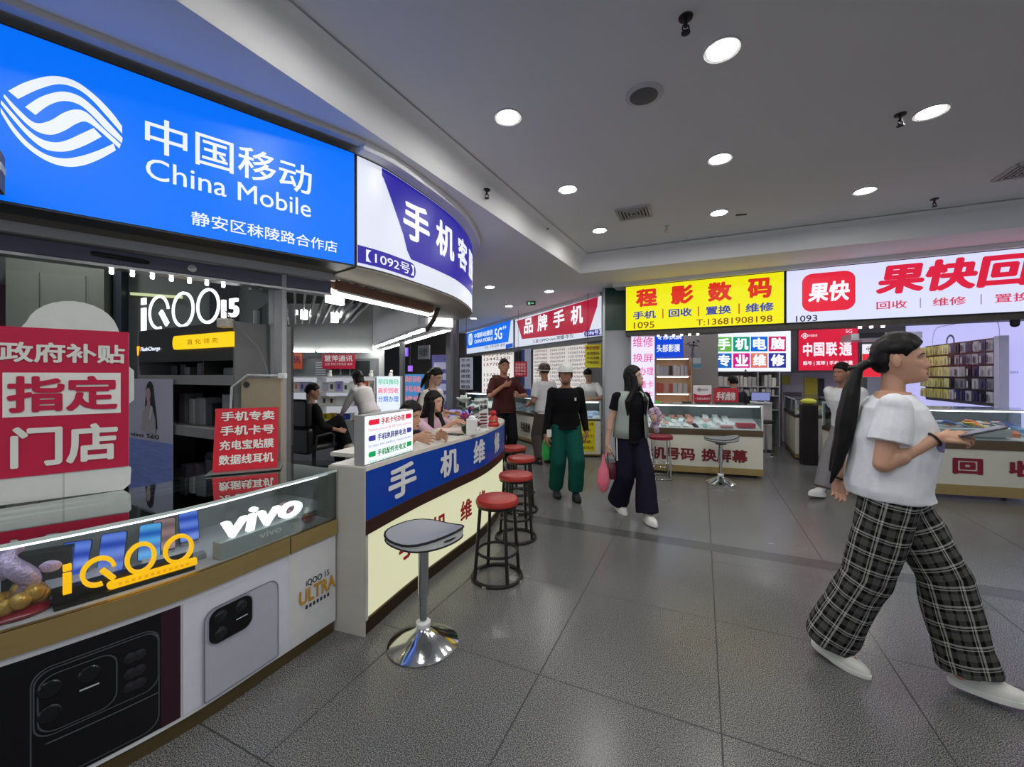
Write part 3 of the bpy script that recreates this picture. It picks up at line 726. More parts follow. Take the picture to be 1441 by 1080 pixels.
# orange pot with a white figure, and lilac flowers
p, r = inside(452, 0.10)
t = thing('figurine', 'little white figure sitting in an orange red pot', 'figurine', tuple(p), r)
MB().lathe([(0.022, 0), (0.034, 0.012), (0.036, 0.03), (0.03, 0.042), (0.01, 0.044)], n=20).ob('pot', mat('red_glaze', (176, 52, 24), 0.25), t, True, world=False)
hd = MB().ell((0, 0, 0.06), (0.027, 0.024, 0.024)); hd.ell((-0.014, 0, 0.082), (0.008, 0.006, 0.01)); hd.ell((0.014, 0, 0.082), (0.008, 0.006, 0.01)); hd.ob('figure', paint((222, 220, 214), 0.3), t, True, world=False)
MB().ell((0, -0.024, 0.058), (0.004, 0.004, 0.004)).ob('nose', RED, t, True, world=False)
p, r = inside(430, 0.17)
t = thing('flower_ornament', 'bunch of glossy lilac flowers beside the white glowing letters', 'ornament', tuple(p), r)
MB().lathe([(0.025, 0), (0.03, 0.04), (0.02, 0.06)], n=16).ob('vase', paint((110, 70, 90), 0.3), t, True, world=False)
random.seed(3)
bl = MB()
for k in range(22): a = k * 2.4; q = 0.012 * sqrt(k); bl.ell((q * cos(a), q * sin(a), 0.085 + 0.035 * cos(q * 30) + 0.01 * random.random()), (0.014, 0.014, 0.012), nu=8, nv=6)
bl.ob('blossom', mat('lilac_petal', (170, 110, 140), 0.3, 0.3, 0.3, 30), t, True, world=False)

# ---------------------------------------------------------------- on the counter: red placard and folding sign
FP = Flat((-2.36, 1.56), (-1.845, 1.985))
t = thing('placard', 'big crimson placard with white lettering on a white board, standing on the glass counter', 'sign', tuple(FP.pt(0.3, 0.95)))
bp = MB(); cu = FP.u_at(104)
poly = [(0.0, 0.951), (FP.len - 0.02, 0.951), (FP.len + 0.005, 0.975), (FP.len + 0.008, 1.05), (FP.len, 1.06), (FP.len, 1.36), (FP.len + 0.018, 1.38), (FP.len + 0.018, 1.52), (FP.len, 1.54), (FP.len, 1.70), (cu + 0.15, 1.70)] + \
       [(cu + 0.145 * cos(a), 1.70 + 0.135 * sin(a)) for a in [pi * k / 14 for k in range(1, 14)]] + [(cu - 0.16, 1.70), (0.0, 1.70)]
bar(bp, FP, poly, -0.012, 0.0); bp.ob('board', paint((206, 208, 206), 0.5), t)
rd = patch(MB(), FP, 0.0, FP.len, 1.062, 1.706, 0.004).ob('red_panel', paint((186, 20, 64), 0.35), t)
o = patch(MB(), FP, FP.u_at(4), FP.u_at(170), FP.z_at(170, 581), FP.z_at(170, 525), 0.006).ob('white_band', paint((226, 226, 222), 0.4), t)
fw = paint((222, 222, 216), 0.4)
lettering(t, FP, [('政府补贴', FP.u_at(-1), FP.u_at(176), FP.z_at(175, 512), FP.z_at(175, 486)), ('门店', FP.u_at(15), FP.u_at(166), FP.z_at(166, 646), FP.z_at(166, 594))], fw, 'white_lettering', 0.007, 0.03)
lettering(t, FP, [('指定', FP.u_at(10), FP.u_at(166), FP.z_at(166, 576), FP.z_at(166, 529))], paint((186, 20, 64), 0.35), 'red_lettering', 0.008, 0.035)
MB().strip(FP, FP.u_at(88), FP.u_at(91), 0.951, 1.06, 0.001, 0.0).ob('fold', paint((180, 182, 180)), t)
bs = MB().strip(FP, 0.05, FP.len - 0.05, 0.951, 0.957, -0.01, -0.14); bs.strip(FP, 0.25, 0.27, 0.957, 1.35, -0.012, -0.02); bs.ob('stand', paint((190, 192, 190)), t)

bl_, br_ = V((-1.655, 2.275, 0.962)), V((-1.37, 2.405, 0.962))
rt = (br_ - bl_).normalized(); nn = V((rt.y, -rt.x, 0)); up = (V((0, 0, 1)) - nn * 0.24).normalized()
FA = Tilt(bl_, rt, up); wA = (br_ - bl_).length; hA = 0.355
t = thing('folding_sign', 'red folding sign with four lines of white lettering on the glass counter', 'sign', tuple(bl_ - V((0, 0, 0.01))))
mb = MB(); bar(mb, FA, [(0, 0), (wA, 0), (wA, hA), (0, hA)], -0.005, 0.0); o = mb.ob('front_panel', paint((206, 22, 44), 0.4), t)
rows = ['手机专卖', '手机卡号', '充电宝贴膜', '数据线耳机']
lettering(o, FA, [(r_, 0.028, wA - 0.02, hA - 0.075 - 0.082 * k, hA - 0.02 - 0.082 * k) for k, r_ in enumerate(rows)], paint((236, 234, 228), 0.4), 'lettering', 0.004, 0.028)
bk = bl_ - nn * 0.19; FB = Tilt(bk, rt, (V((0, 0, 1)) + nn * 0.28).normalized())
mb = MB(); bar(mb, FB, [(-0.005, 0), (wA, 0), (wA, hA), (-0.005, hA)], -0.004, 0.0); mb.ob('rear_panel', paint((150, 150, 148), 0.5), t)
mb = MB(); mb.add([bl_ - V((0, 0, 0.006)) + nn * 0.05 - rt * 0.02, br_ - V((0, 0, 0.006)) + nn * 0.05 + rt * 0.02, br_ - V((0, 0, 0.006)) - nn * 0.21 + rt * 0.02, bl_ - V((0, 0, 0.006)) - nn * 0.21 - rt * 0.02,
                  bl_ - V((0, 0, 0.001)) + nn * 0.05 - rt * 0.02, br_ - V((0, 0, 0.001)) + nn * 0.05 + rt * 0.02, br_ - V((0, 0, 0.001)) - nn * 0.21 + rt * 0.02, bl_ - V((0, 0, 0.001)) - nn * 0.21 - rt * 0.02],
                 [(0, 3, 2, 1), (4, 5, 6, 7), (0, 1, 5, 4), (1, 2, 6, 5), (2, 3, 7, 6), (3, 0, 4, 7)])
mb.ob('base_plate', mat('clear_plate', (120, 124, 124), 0.15), t)

# ---------------------------------------------------------------- cabinet behind with lit letters
CB = Flat((-3.085, 3.396), (-1.85, 2.752))
t = thing('storage_cabinet', 'dark open shelf cabinet behind the counter with a lit yellow strip', 'cabinet', tuple(CB.pt(0.4, 0)))
CBT = t; LC = CB.len; DK = paint((46, 46, 48), 0.45); SH = paint((128, 128, 130), 0.5)
MB().strip(CB, 0, LC, 0.0, 1.86, -0.40, -0.42).ob('back_board', paint((30, 31, 34)), t)
for u in (0.0, LC - 0.02): MB().strip(CB, u, u + 0.02, 0, 1.86, 0.0, -0.42).ob('side_panel', paint((118, 118, 120), 0.5), t)
MB().strip(CB, 0.02, LC - 0.02, 1.60, 1.86, 0.0, -0.40).ob('header', DK, t)
for z in (0.1, 0.62, 1.05, 1.43): MB().strip(CB, 0.02, LC - 0.02, z, z + (0.07 if z > 1 else 0.06), 0.0, -0.40).ob('shelf', SH, t)
MB().strip(CB, 0.95, 0.97, 1.50, 1.60, -0.02, -0.40).ob('divider', DK, t)
bu = CB.u_at(248); st = MB()
bar(st, CB, [(bu + 0.02, 1.69), (LC - 0.005, 1.69), (LC - 0.005, 1.79), (bu + 0.02, 1.79)] + [(bu + 0.02 - 0.05 * sin(a) * 0.6, 1.74 + 0.05 * cos(a)) for a in (0.5, 1.05, 1.57, 2.1, 2.6)], 0.0, 0.02)
o = st.ob('lit_strip', glow((255, 204, 20), 1.05, True), t)
lettering(o, CB, [('直 化 领 先', CB.u_at(268), CB.u_at(312), 1.72, 1.757, 0.0)], paint((150, 112, 10)), 'strip_lettering', 0.022)
lettering(t, CB, [('FlashCharge', CB.u_at(199), CB.u_at(226), 1.685, 1.725, 0.01)], glow((230, 236, 255), 1.4), 'small_lettering', 0.004)
mb = MB(); q = CB.u_at(194); bar(mb, CB, [(q, 1.66), (q + 0.012, 1.66), (q + 0.035, 1.735), (q + 0.02, 1.735), (q + 0.014, 1.70), (q + 0.008, 1.735), (q - 0.008, 1.735)], 0, 0.004); mb.ob('flash_emblem', glow((255, 180, 10), 1.2), t)
CL = Flat(CB.pt(0, 0, -0.12), CB.pt(LC, 0, -0.12))
t = thing('lit_brand_letters', 'tall glowing white letters and number standing on the dark cabinet', 'lit letters', tuple(CL.pt(0.4, 1.86)))
LW = glow((244, 248, 255), 1.35, True)
iqoo(t, CL, [fb(CL, 200.5, 206.5, 203, 420, 466), fb(CL, 211, 239, 225, 416, 464), fb(CL, 244, 274, 259, 411, 461), fb(CL, 278.5, 310, 294, 406, 456)], 0.021, LW, 0.012)
lettering(t, CL, [('15', CL.u_at(313), CL.u_at(335), CL.z_at(324, 447), CL.z_at(324, 421), 0.02)], LW, 'number', 0.0, ext=0.01)
MB().strip(CL, CL.u_at(198), CL.u_at(336), 1.861, 1.872, 0.03, -0.03).ob('rail', BLACK, t)
# clutter on the cabinet shelves, a poster hung on its front
random.seed(11)
for z, u0, u1 in ((1.50, 0.2, 0.93), (1.50, 0.99, LC - 0.03), (1.12, 0.4, LC - 0.03), (0.68, 0.4, LC - 0.03)):
    u = u0
    while u < u1 - 0.08:
        w = random.uniform(0.08, 0.14); h = random.uniform(0.05, 0.10) if z > 1.4 else random.uniform(0.1, 0.24); c = random.choice([(120, 122, 128), (60, 62, 70), (150, 150, 154), (44, 46, 58), (98, 92, 108)])
        pz = CB.pt(u + w / 2, z + h / 2, -0.15 - random.random() * 0.12)
        tag(MB().box(tuple(pz), (w * 0.86, 0.13, h), CB.rz() + random.uniform(-0.08, 0.08)).ob('package', paint(c, 0.4), bevel=0.006), 'wrapped grey package lying on a shelf of the dark cabinet', 'package', 'packages in the dark cabinet')
        u += w
PS = Flat(CB.pt(CB.u_at(186), 0, 0.02), CB.pt(CB.u_at(247.5), 0, 0.02)); PL = PS.len
t = thing('poster', 'long paper poster of a long haired person hung from the cabinet front', 'poster', tuple(PS.pt(0.2, 1.0)))
MB().strip(PS, 0, PL, 0.56, 1.47, 0.0, -0.003).ob('sheet', paint((178, 178, 200), 0.5), t)
patch(MB(), PS, 0.0, PL, 0.56, 0.98, 0.002).ob('blue_field', mat('poster_blue', (118, 134, 204), 0.5, var=0.35, scale=9, stretch=(0.6, 0.6, 8)), t)
cx_ = PL * 0.50
hr = MB(); hr.poly(PS, [(cx_ + 0.062 * cos(a) + 0.008, 1.375 + 0.075 * sin(a)) for a in [pi * k / 10 for k in range(11)]] + [(cx_ - 0.075, 1.25), (cx_ - 0.10, 1.08), (cx_ + 0.13, 1.08), (cx_ + 0.105, 1.22)], 0.003); hr.ob('printed_hair', paint((30, 28, 36)), t, fix=False)
bd = MB(); bd.poly(PS, [(cx_ - 0.135, 1.05), (cx_ - 0.115, 1.20), (cx_ - 0.04, 1.265), (cx_ + 0.05, 1.255), (cx_ + 0.10, 1.15), (cx_ + 0.11, 1.05)], 0.004); bd.ob('printed_clothes', paint((164, 158, 164)), t, fix=False)
fc = MB(); fc.poly(PS, [(cx_ - 0.012 + 0.036 * cos(a), 1.345 + 0.055 * sin(a)) for a in [2 * pi * k / 18 for k in range(18)]], 0.005); fc.poly(PS, [(cx_ - 0.03, 1.305), (cx_ + 0.015, 1.30), (cx_ + 0.02, 1.25), (cx_ - 0.035, 1.25)], 0.0045); fc.ob('printed_face', paint((178, 152, 150)), t, fix=False)
hn = MB(); hn.poly(PS, [(cx_ + 0.0, 1.16), (cx_ + 0.03, 1.26), (cx_ + 0.06, 1.245), (cx_ + 0.035, 1.14)], 0.006); hn.ob('printed_phone', paint((196, 196, 206)), t, fix=False)
lettering(t, PS, [('vivo S60', 0.035, PL * 0.72, 1.0, 1.035, 0.005)], BLACK, 'lettering', 0.005)
FT = Flat((-1.825, 2.745), (-1.532, 2.735))
t = thing('tan_board', 'plain tan board standing behind the red folding sign', 'board', tuple(FT.pt(0.15, 0)))
MB().strip(FT, 0.02, FT.len, 0.0, 1.478, 0.0, -0.03).ob('panel', paint((172, 158, 134), 0.55), t, bevel=0.004)
MB().cyl(FT.pt(0.06, 1.435, 0.006), FT.pt(0.06, 1.435, 0.0), 0.02).ob('grommet', DGREY, t)
cbl = MB(); cbl.tube([FT.pt(0.03, 1.05, 0.03), FT.pt(-0.03, 1.25, 0.03), FT.pt(-0.02, 1.42, 0.03), FT.pt(0.08, 1.50, 0.02), FT.pt(0.2, 1.495, 0.015), FT.pt(0.29, 1.495, 0.012)], 0.008, 8)
o = tag(cbl.ob('power_cable', paint((196, 198, 200)), smooth=True), 'white power cable looping over the tan board to a plug', 'cable')
MB().box(tuple(FT.pt(0.31, 1.495, 0.012)), (0.05, 0.03, 0.035), FT.rz()).ob('plug', WHITE, o, bevel=0.005)
cc = MB(); cc.tube([FT.pt(-0.1, 1.93, -0.02), FT.pt(0.0, 1.82, 0.0), FT.pt(0.14, 1.68, 0.0), FT.pt(0.2, 1.55, 0.01), FT.pt(0.21, 1.5, 0.01)], 0.003, 6)
tag(cc.ob('thin_cable', paint((120, 122, 126)), smooth=True), 'thin grey cable running down the cabinet side to the plug', 'cable')
tag(MB().box(tuple(CB.pt(LC - 0.05, 1.845, 0.032)), (0.085, 0.06, 0.06), CB.rz() + 0.3).ob('paper_box', paint((206, 200, 186)), bevel=0.008), 'crumpled pale box on the right corner of the dark cabinet', 'box')
tag(MB().box(tuple(CB.pt(LC + 0.09, 1.985, -0.2)), (0.06, 0.02, 0.26), CB.rz(), M=None).ob('white_card', paint((150, 152, 156))), 'white card leaning beside the glowing number fifteen', 'card')

# partition frame at the right end of the shop, dark glass beside it
GF = Flat((-2.20, 3.55), (-1.70, 2.95))
t = thing('glass_partition', 'dark glass partition with aluminium posts behind the tan board', 'partition', tuple(GF.pt(0.3, 0)))
for u in (0.0, GF.len - 0.05): MB().strip(GF, u, u + 0.05, 0, 2.05, 0.025, -0.025).ob('post', paint((150, 152, 156), 0.35), t)
MB().strip(GF, 0.05, GF.len - 0.05, 0.9, 2.05, 0.004, -0.004).ob('pane', glass_mat('dark_glass', (0.25, 0.28, 0.3), 1.2), t)
MB().strip(GF, 0.05, GF.len - 0.05, 0.0, 0.9, 0.012, -0.012).ob('lower_panel', paint((120, 122, 126)), t)
PW = Flat((-1.655, 2.868), (-1.565, 2.805))
struct(MB().strip(PW, 0, PW.len, 0, 2.235, 0, -0.03).ob('trim_partition_post', paint((168, 168, 172), 0.4)))
# dim fittings on the back wall
W1 = Flat((-6.8, 2.6), (-2.7, 4.75))
tag(MB().strip(W1, W1.u_at(12), W1.u_at(36), 0.4, 2.3, 0.16, 0.02).ob('banner', paint((70, 24, 44))), 'dark narrow banner at the far left behind the placard', 'banner')
t = thing('cupboard', 'tall dim grey cupboard against the wall behind the placard', 'cupboard', tuple(W1.pt(1, 0)))
MB().strip(W1, W1.u_at(38), W1.u_at(165), 0, 2.55, 0.32, 0.0).ob('body', paint((112, 118, 112), 0.5), t)
for a, b in ((40, 82), (84, 142)): MB().strip(W1, W1.u_at(a), W1.u_at(b), 0.1, 2.4, 0.335, 0.32).ob('door', paint((118, 124, 118), 0.45), t)
tag(MB().strip(W1, W1.u_at(170), W1.u_at(181), 0, 3.0, 0.2, 0.0).ob('dark_post', paint((34, 44, 60))), 'dark blue post on the wall left of the glowing letters', 'post')
tag(MB().strip(W1, W1.u_at(186), W1.u_at(258), 2.30, 2.325, 0.06, 0.03).ob('light_line', glow((190, 200, 150), 1.0)), 'thin pale light strip on the wall above the glowing letters', 'light strip')
tag(MB().strip(W1, W1.u_at(296), W1.u_at(336), 2.0, 2.6, 0.05, 0.03).ob('dark_board', paint((24, 26, 44))), 'dark navy board on the wall above the number fifteen', 'board')
gs = MB()
for k in range(16): gs.box((-4.6 - 0.11 * k, 2.2 + 0.1 * k, 2.75), (0.03, 3.4, 0.06), 0.5)
tag(gs.ob('ceiling_grille', paint((96, 98, 102))), 'dim slatted ceiling grille at the far left behind the shutter', 'grille')
# ================================================================= THE REPAIR BOOTH WITH THE CURVED COUNTER
C2 = Curv([(-0.851, 2.37), (-0.683, 2.85), (-0.488, 3.31), (-0.268, 3.85), (-0.118, 4.55), (-0.125, 4.95), (-0.33, 5.3), (-0.7, 5.42)])
L2 = C2.len
t = thing('service_counter', 'curved repair counter with a blue lettered band over a backlit cream front', 'counter', (-0.6, 3.4, 0))
RC = t
MB().strip(C2, 0, L2, 0.08, 0.93, -0.05, -0.23).ob('carcass', CREAM, t)
bd = MB().strip(C2, 0, L2, 0.66, 0.965, 0.012, -0.05).ob('blue_band', mat('blue_film', (0, 66, 172), 0.3, var=0.05, scale=4), t)
MB().strip(C2, 0, L2, 0.58, 0.66, 0.02, -0.05).ob('wood_strip', mat('dark_wood', (58, 34, 26), 0.3, var=0.3, scale=14, stretch=(6, 1, 1)), t)
lp = MB().strip(C2, 0.025, L2, 0.082, 0.578, -0.008, -0.04).ob('lit_front', glow((222, 222, 184), 0.78, True), t)
MB().strip(C2, 0, L2, 0.0, 0.082, 0.006, -0.05).ob('plinth', mat('bronze_plinth', (74, 56, 38), 0.3, 0.7, 0.3, 7), t)
MB().strip(C2, 0, 0.024, 0.082, 0.58, 0.01, -0.05).ob('end_post', CREAM, t)
EP = Flat(C2.pt(0, 0, -0.245), C2.pt(0, 0, 0.012))
MB().strip(EP, 0, EP.len, 0.0, 0.965, 0.012, 0.0).ob('end_panel', mat('pale_laminate', (184, 180, 172), 0.45, var=0.08, scale=5, stretch=(1, 1, 4)), t)
tp = MB().strip(C2, 0.30, L2, 0.945, 0.972, 0.014, -0.52).ob('worktop', mat('worktop', (222, 219, 210), 0.2, var=0.05, scale=5), t)
MB().strip(C2, 0.0, 0.30, 0.945, 0.972, 0.014, -0.235).ob('worktop_end', mat('worktop', (222, 219, 210)), t)
items = [(ch, C2.u_at(a), C2.u_at(b), 0.705, 0.915) for ch, a, b in (('手', 543.5, 583), ('机', 617, 643), ('维', 664, 680))]
items.append(('修', items[-1][2] + 0.30, items[-1][2] + 0.30 + (items[-1][2] - items[-1][1]) * 0.9, 0.705, 0.915))
lettering(bd, C2, items, paint((226, 228, 230), 0.4), 'lettering', 0.016, 0.035)
its = [('手', C2.u_at(562), C2.u_at(589.5), 0.26, 0.43), ('机', C2.u_at(607), C2.u_at(629), 0.26, 0.43), ('维', C2.u_at(648.5), C2.u_at(664.5), 0.26, 0.43), ('修', C2.u_at(673), C2.u_at(683.5), 0.26, 0.43)]
lettering(lp, C2, its, glow((122, 30, 30), 0.8), 'lettering', -0.004, 0.03)

# light box sign standing on the counter's near corner
FL = Flat(C2.pt(0.005, 0, 0.0), C2.pt(C2.u_at(581.5), 0, 0.0))
t = thing('light_box_sign', 'white light box with red, blue and green lines standing on the repair counter corner', 'sign', tuple(FL.pt(0.2, 0.972)))
MB().strip(FL, 0, FL.len, 0.973, 1.265, -0.004, -0.075).ob('casing', paint((150, 150, 150), 0.4), t, bevel=0.003)
MB().strip(FL, 0.006, FL.len - 0.006, 0.98, 1.258, 0.0, -0.004).ob('face', glow((236, 242, 246), 1.0, True), t)
W_ = FL.len
def pill(fr, u0, u1, z0, z1, m, left=True):
    mb = MB(); r = (z1 - z0) / 2; cz = (z0 + z1) / 2
    if left: p = [(u1, z0), (u1, z1)] + [(u0 + r - r * sin(a), cz + r * cos(a)) for a in (0, 0.5, 1, 1.57, 2.1, 2.6, pi)]
    else: p = [(u0, z1), (u0, z0)] + [(u1 - r + r * sin(a), cz - r * cos(a)) for a in (0, 0.5, 1, 1.57, 2.1, 2.6, pi)]
    return mb.poly(fr, p, 0.003).ob('colour_bar', m, t, fix=False)
for k, (c, cn, enl, a, b) in enumerate([((226, 32, 66), '手机卡号办理', 'Mobile phone & SIM card service', 0.29, 0.77), ((64, 62, 156), '手机换屏换电池', 'Screen and battery replacement', 0.22, 0.80), ((18, 160, 88), '手机配件充电宝', 'Mobile accessories and power bank', 0.22, 0.80)]):
    zt = 1.24 - 0.094 * k; m = glow(c, 0.9)
    pill(FL, 0.03, W_ * (a - 0.03), zt - 0.036, zt - 0.004, m); pill(FL, W_ * (b + 0.04), W_ - 0.025, zt - 0.034, zt - 0.002, m, False)
    lettering(t, FL, [(cn, W_ * a, W_ * (b + 0.01), zt - 0.04, zt)], glow(tuple(int(v * 0.85) for v in c), 0.8), 'headline', 0.004, 0.015)
    lettering(t, FL, [(enl, 0.03, W_ - 0.03, zt - 0.078, zt - 0.055, 0.0)], glow(((214, 120, 150), (120, 120, 180), (110, 180, 150))[k], 0.85), 'small_line', 0.004)

# ---- things on the counter
def on(x, y): p = ground(x, y, 0.972); return p
p = on(656, 616)
t = thing('flower_pot', 'flower arrangement with pink, purple and white blooms on the repair counter', 'flowers', (p.x, p.y + 0.25, 0.972))
MB().lathe([(0.05, 0), (0.07, 0.03), (0.075, 0.07), (0.055, 0.08), (0.02, 0.085)], n=20).ob('pot', paint((40, 60, 46), 0.3), t, True, world=False)
random.seed(21)
lf = MB()
for k in range(34):
    a = random.uniform(0, 2 * pi); q = random.uniform(0.05, 0.13); z = random.uniform(0.08, 0.24)
    lf.ell((0, 0, 0), (0.045, 0.016, 0.004), Matrix.Translation((q * cos(a) * 0.9, q * sin(a) * 0.7, z)) @ Matrix.Rotation(a, 4, 'Z') @ Matrix.Rotation(random.uniform(-0.9, 0.3), 4, 'Y'), 8, 4)
o = lf.ob('leaves', mat('leaf_green', (38, 74, 50), 0.45, var=0.3, scale=12), t, True, world=False); o['kind'] = 'stuff'
def bloom(c, r, m, nm):
    mb = MB()
    for k in range(9):
        a = k * 2 * pi / 9
        mb.ell((0, 0, 0), (r * 0.55, r * 0.3, r * 0.1), Matrix.Translation(V(c)) @ Matrix.Rotation(a, 4, 'Z') @ Matrix.Rotation(-0.6, 4, 'Y') @ Matrix.Translation((r * 0.45, 0, 0)), 8, 5)
    for k in range(6):
        a = k * 2 * pi / 6 + 0.3
        mb.ell((0, 0, 0), (r * 0.4, r * 0.22, r * 0.1), Matrix.Translation(V(c) + V((0, 0, r * 0.25))) @ Matrix.Rotation(a, 4, 'Z') @ Matrix.Rotation(-1.0, 4, 'Y') @ Matrix.Translation((r * 0.25, 0, 0)), 8, 5)
    mb.ob(nm, m, t, True, world=False)
PF = mat('magenta_petal', (168, 62, 118), 0.5, var=0.25, scale=25); WF = mat('white_petal', (206, 216, 212), 0.5, var=0.08)
bloom((-0.03, -0.10, 0.14), 0.075, PF, 'bloom'); bloom((0.08, -0.08, 0.07), 0.06, paint((120, 30, 70)), 'bloom'); bloom((-0.05, 0.0, 0.28), 0.085, WF, 'bloom'); bloom((0.07, 0.02, 0.26), 0.07, WF, 'bloom'); bloom((0.02, -0.05, 0.21), 0.045, paint((190, 96, 140)), 'bloom')
p = on(664, 613)
t = thing('paper_cup_stack', 'white paper dispenser standing before the flowers on the repair counter', 'dispenser', tuple(p))
MB().prism(rrect(-0.05, 0.05, -0.035, 0.035, 0.03), 0, 0.15).ob('body', WHITE, t, True, world=False, bevel=0.012)
MB().ell((0, -0.01, 0.155), (0.03, 0.02, 0.02)).ob('tissue', paint((240, 240, 240)), t, True, world=False)
p = on(681, 606); ts = Flat((p.x - 0.045, p.y - 0.03), (p.x + 0.04, p.y + 0.02))
t = thing('table_card', 'tall white table card with black and red print on the repair counter', 'card', tuple(p))
mb = MB().strip(ts, 0, ts.len, 0.973, 1.28, 0, -0.004); mb.strip(ts, 0, ts.len, 0.973, 0.98, 0.03, -0.05); o = mb.ob('panel', paint((228, 230, 228)), t)
lettering(t, ts, [('手机', 0.012, ts.len - 0.012, 1.225, 1.265), ('贴膜', 0.012, ts.len - 0.012, 1.175, 1.215)], BLACK, 'lettering', 0.004, 0.02)
mb = MB()
for k in range(4): patch(mb, ts, 0.012, ts.len - 0.012, 1.12 - 0.03 * k, 1.135 - 0.03 * k)
for k in range(2): patch(mb, ts, 0.012, ts.len - 0.012, 1.0 + 0.012 * k, 1.006 + 0.012 * k)
mb.ob('small_print', DRED, t, fix=False)
p = on(694, 600)
t = thing('figurine', 'red stacked lucky figurine near the far end of the repair counter', 'figurine', tuple(p))
RL = mat('red_enamel', (178, 22, 26), 0.25, coat=0.4)
MB().lathe([(0.062, 0), (0.066, 0.02), (0.05, 0.045), (0.03, 0.05)], n=20).ob('base', RL, t, True, world=False)
MB().lathe([(0.045, 0.05), (0.052, 0.07), (0.04, 0.10), (0.025, 0.11)], n=20).ob('body', RL, t, True, world=False)
MB().ell((0, 0, 0.135), (0.034, 0.032, 0.03)).ob('head', RL, t, True, world=False)
MB().lathe([(0.05, 0.052), (0.0535, 0.058), (0.048, 0.064)], n=20, ringed=True).ob('gold_band', GOLD, t, True, world=False)
p = on(640, 612)
tag(MB().box((p.x, p.y, 0.977), (0.075, 0.15, 0.009), 0.9).ob('phone', BLACK, bevel=0.003), 'black phone lying on the repair counter before the seated people', 'phone')
tag(MB().box((-0.55, 4.0, 0.974), (0.30, 0.22, 0.003), 0.4).ob('paper', paint((226, 206, 206))), 'sheet of paper spread on the repair counter under the hands', 'paper')
sc = Flat((-0.86, 5.62), (-0.52, 5.55))
t = thing('tablet', 'tablet with lit lavender screen propped behind the pink shirted person', 'tablet', tuple(sc.pt(0.15, 0.95)))
MB().strip(sc, 0, sc.len, 0.80, 1.04, 0, -0.015).ob('body', DGREY, t); patch(MB(), sc, 0.01, sc.len - 0.01, 0.81, 1.03, 0.003).ob('screen', glow((150, 150, 226), 0.9), t)
MB().box((-0.68, 5.66, 0.40), (0.34, 0.2, 0.798), -0.2).ob('support', LGREY, t)

# ---------------------------------------------------------------- curved sign over the booth
S2 = Curv([(-1.058, 2.795), (-0.92, 2.985), (-0.775, 3.30), (-0.645, 3.62), (-0.535, 3.98), (-0.47, 4.5), (-0.49, 4.95), (-0.66, 5.35), (-1.0, 5.6)])
t = thing('curved_sign', 'curved white and navy illuminated sign with the number tag 1092 over the repair booth', 'sign', (-0.8, 3.5, 2.24))
MB().strip(S2, 0, S2.len, 2.235, 3.0, 0.0, -0.10).ob('casing', DGREY, t)
patch(MB(), S2, 0.006, S2.len, 2.245, 2.99, 0.004).ob('face', glow((214, 218, 232), 0.92, True), t)
NAVY = glow((36, 28, 148), 0.95)
v0 = S2.u_at(536.5); v1 = S2.u_at(575); mb = MB(); vs = []; n = 44
for i in range(n + 1):
    u = v0 + (S2.len - v0) * (i / n) ** 1.4
    k = min(1, max(0, (u - v0) / (v1 - v0)))
    zl = 2.99 - 0.52 * min(1, 0.10 + k * 0.93) - (0.06 if k >= 1 else 0.06 * max(0, (k - 0.8) / 0.2))
    if i == 0: zl = 2.93
    vs += [S2.pt(u, zl, 0.007), S2.pt(u, 2.985, 0.007)]
mb.add(vs, [(2 * i, 2 * i + 2, 2 * i + 3, 2 * i + 1) for i in range(n)]); mb.ob('navy_field', NAVY, t, fix=False)
b = S2.u_at(584); pl = MB(); patch(pl, S2, 0.008, b - 0.05, 2.265, 2.385, 0.007)
pl.poly(S2, [(b - 0.05, 2.265), (b - 0.02, 2.275), (b - 0.004, 2.30), (b, 2.325), (b - 0.004, 2.35), (b - 0.02, 2.375), (b - 0.05, 2.385)], 0.007); pl.ob('number_tag', NAVY, t, fix=False)
WT = glow((228, 230, 242), 0.95)
lettering(t, S2, [('【1092号】', S2.u_at(514), S2.u_at(581), 2.285, 2.368)], WT, 'number', 0.010, 0.008)
pitch = S2.u_at(612) - S2.u_at(566); w = S2.u_at(603) - S2.u_at(566)
lettering(t, S2, [(c, S2.u_at(566) + pitch * k, S2.u_at(566) + pitch * k + w, 2.56, 2.87) for k, c in enumerate('手机客服')], WT, 'lettering', 0.010, 0.03)
struct(MB().strip(S2, 0, S2.len, 3.0, 3.06, 0.10, -0.3).ob('trim_sign_cornice', CEIL))
struct(MB().strip(S2, 0, S2.len, 2.225, 2.235, 0.0, -0.42).ob('trim_curved_soffit', mat('worn_soffit', (128, 122, 112), 0.6, var=0.25, scale=6)))
BE = Flat((-1.34, 3.12), (-0.82, 4.30))
struct(MB().strip(BE, 0, BE.len, 2.15, 2.226, 0.0, -0.10).ob('trim_copper_beam', mat('worn_copper', (126, 92, 78), 0.4, 0.5, 0.35, 12)))
t = thing('tube_light', 'long bright tube light along the copper beam under the curved sign', 'tube light', tuple(BE.pt(0.5, 2.12)))
MB().strip(BE, 0.02, BE.len - 0.05, 2.135, 2.15, 0.0, -0.05).ob('holder', WHITE, t)
MB().cyl(BE.pt(0.03, 2.122, -0.025), BE.pt(BE.len - 0.06, 2.122, -0.025), 0.014).ob('tube', glow((255, 250, 235), 20, True), t, True)
tag(MB().strip(Flat((-1.36, 3.10), (-1.30, 3.24)), 0, 0.15, 2.05, 2.16, -0.02, -0.06).ob('small_lamp', glow((255, 255, 250), 5, True)), 'small square lamp at the left end of the copper beam', 'lamp')
bk = MB().tube([(-0.80, 4.45, 2.22), (-0.86, 4.55, 2.12), (-0.98, 4.75, 2.02)], 0.025, 8)
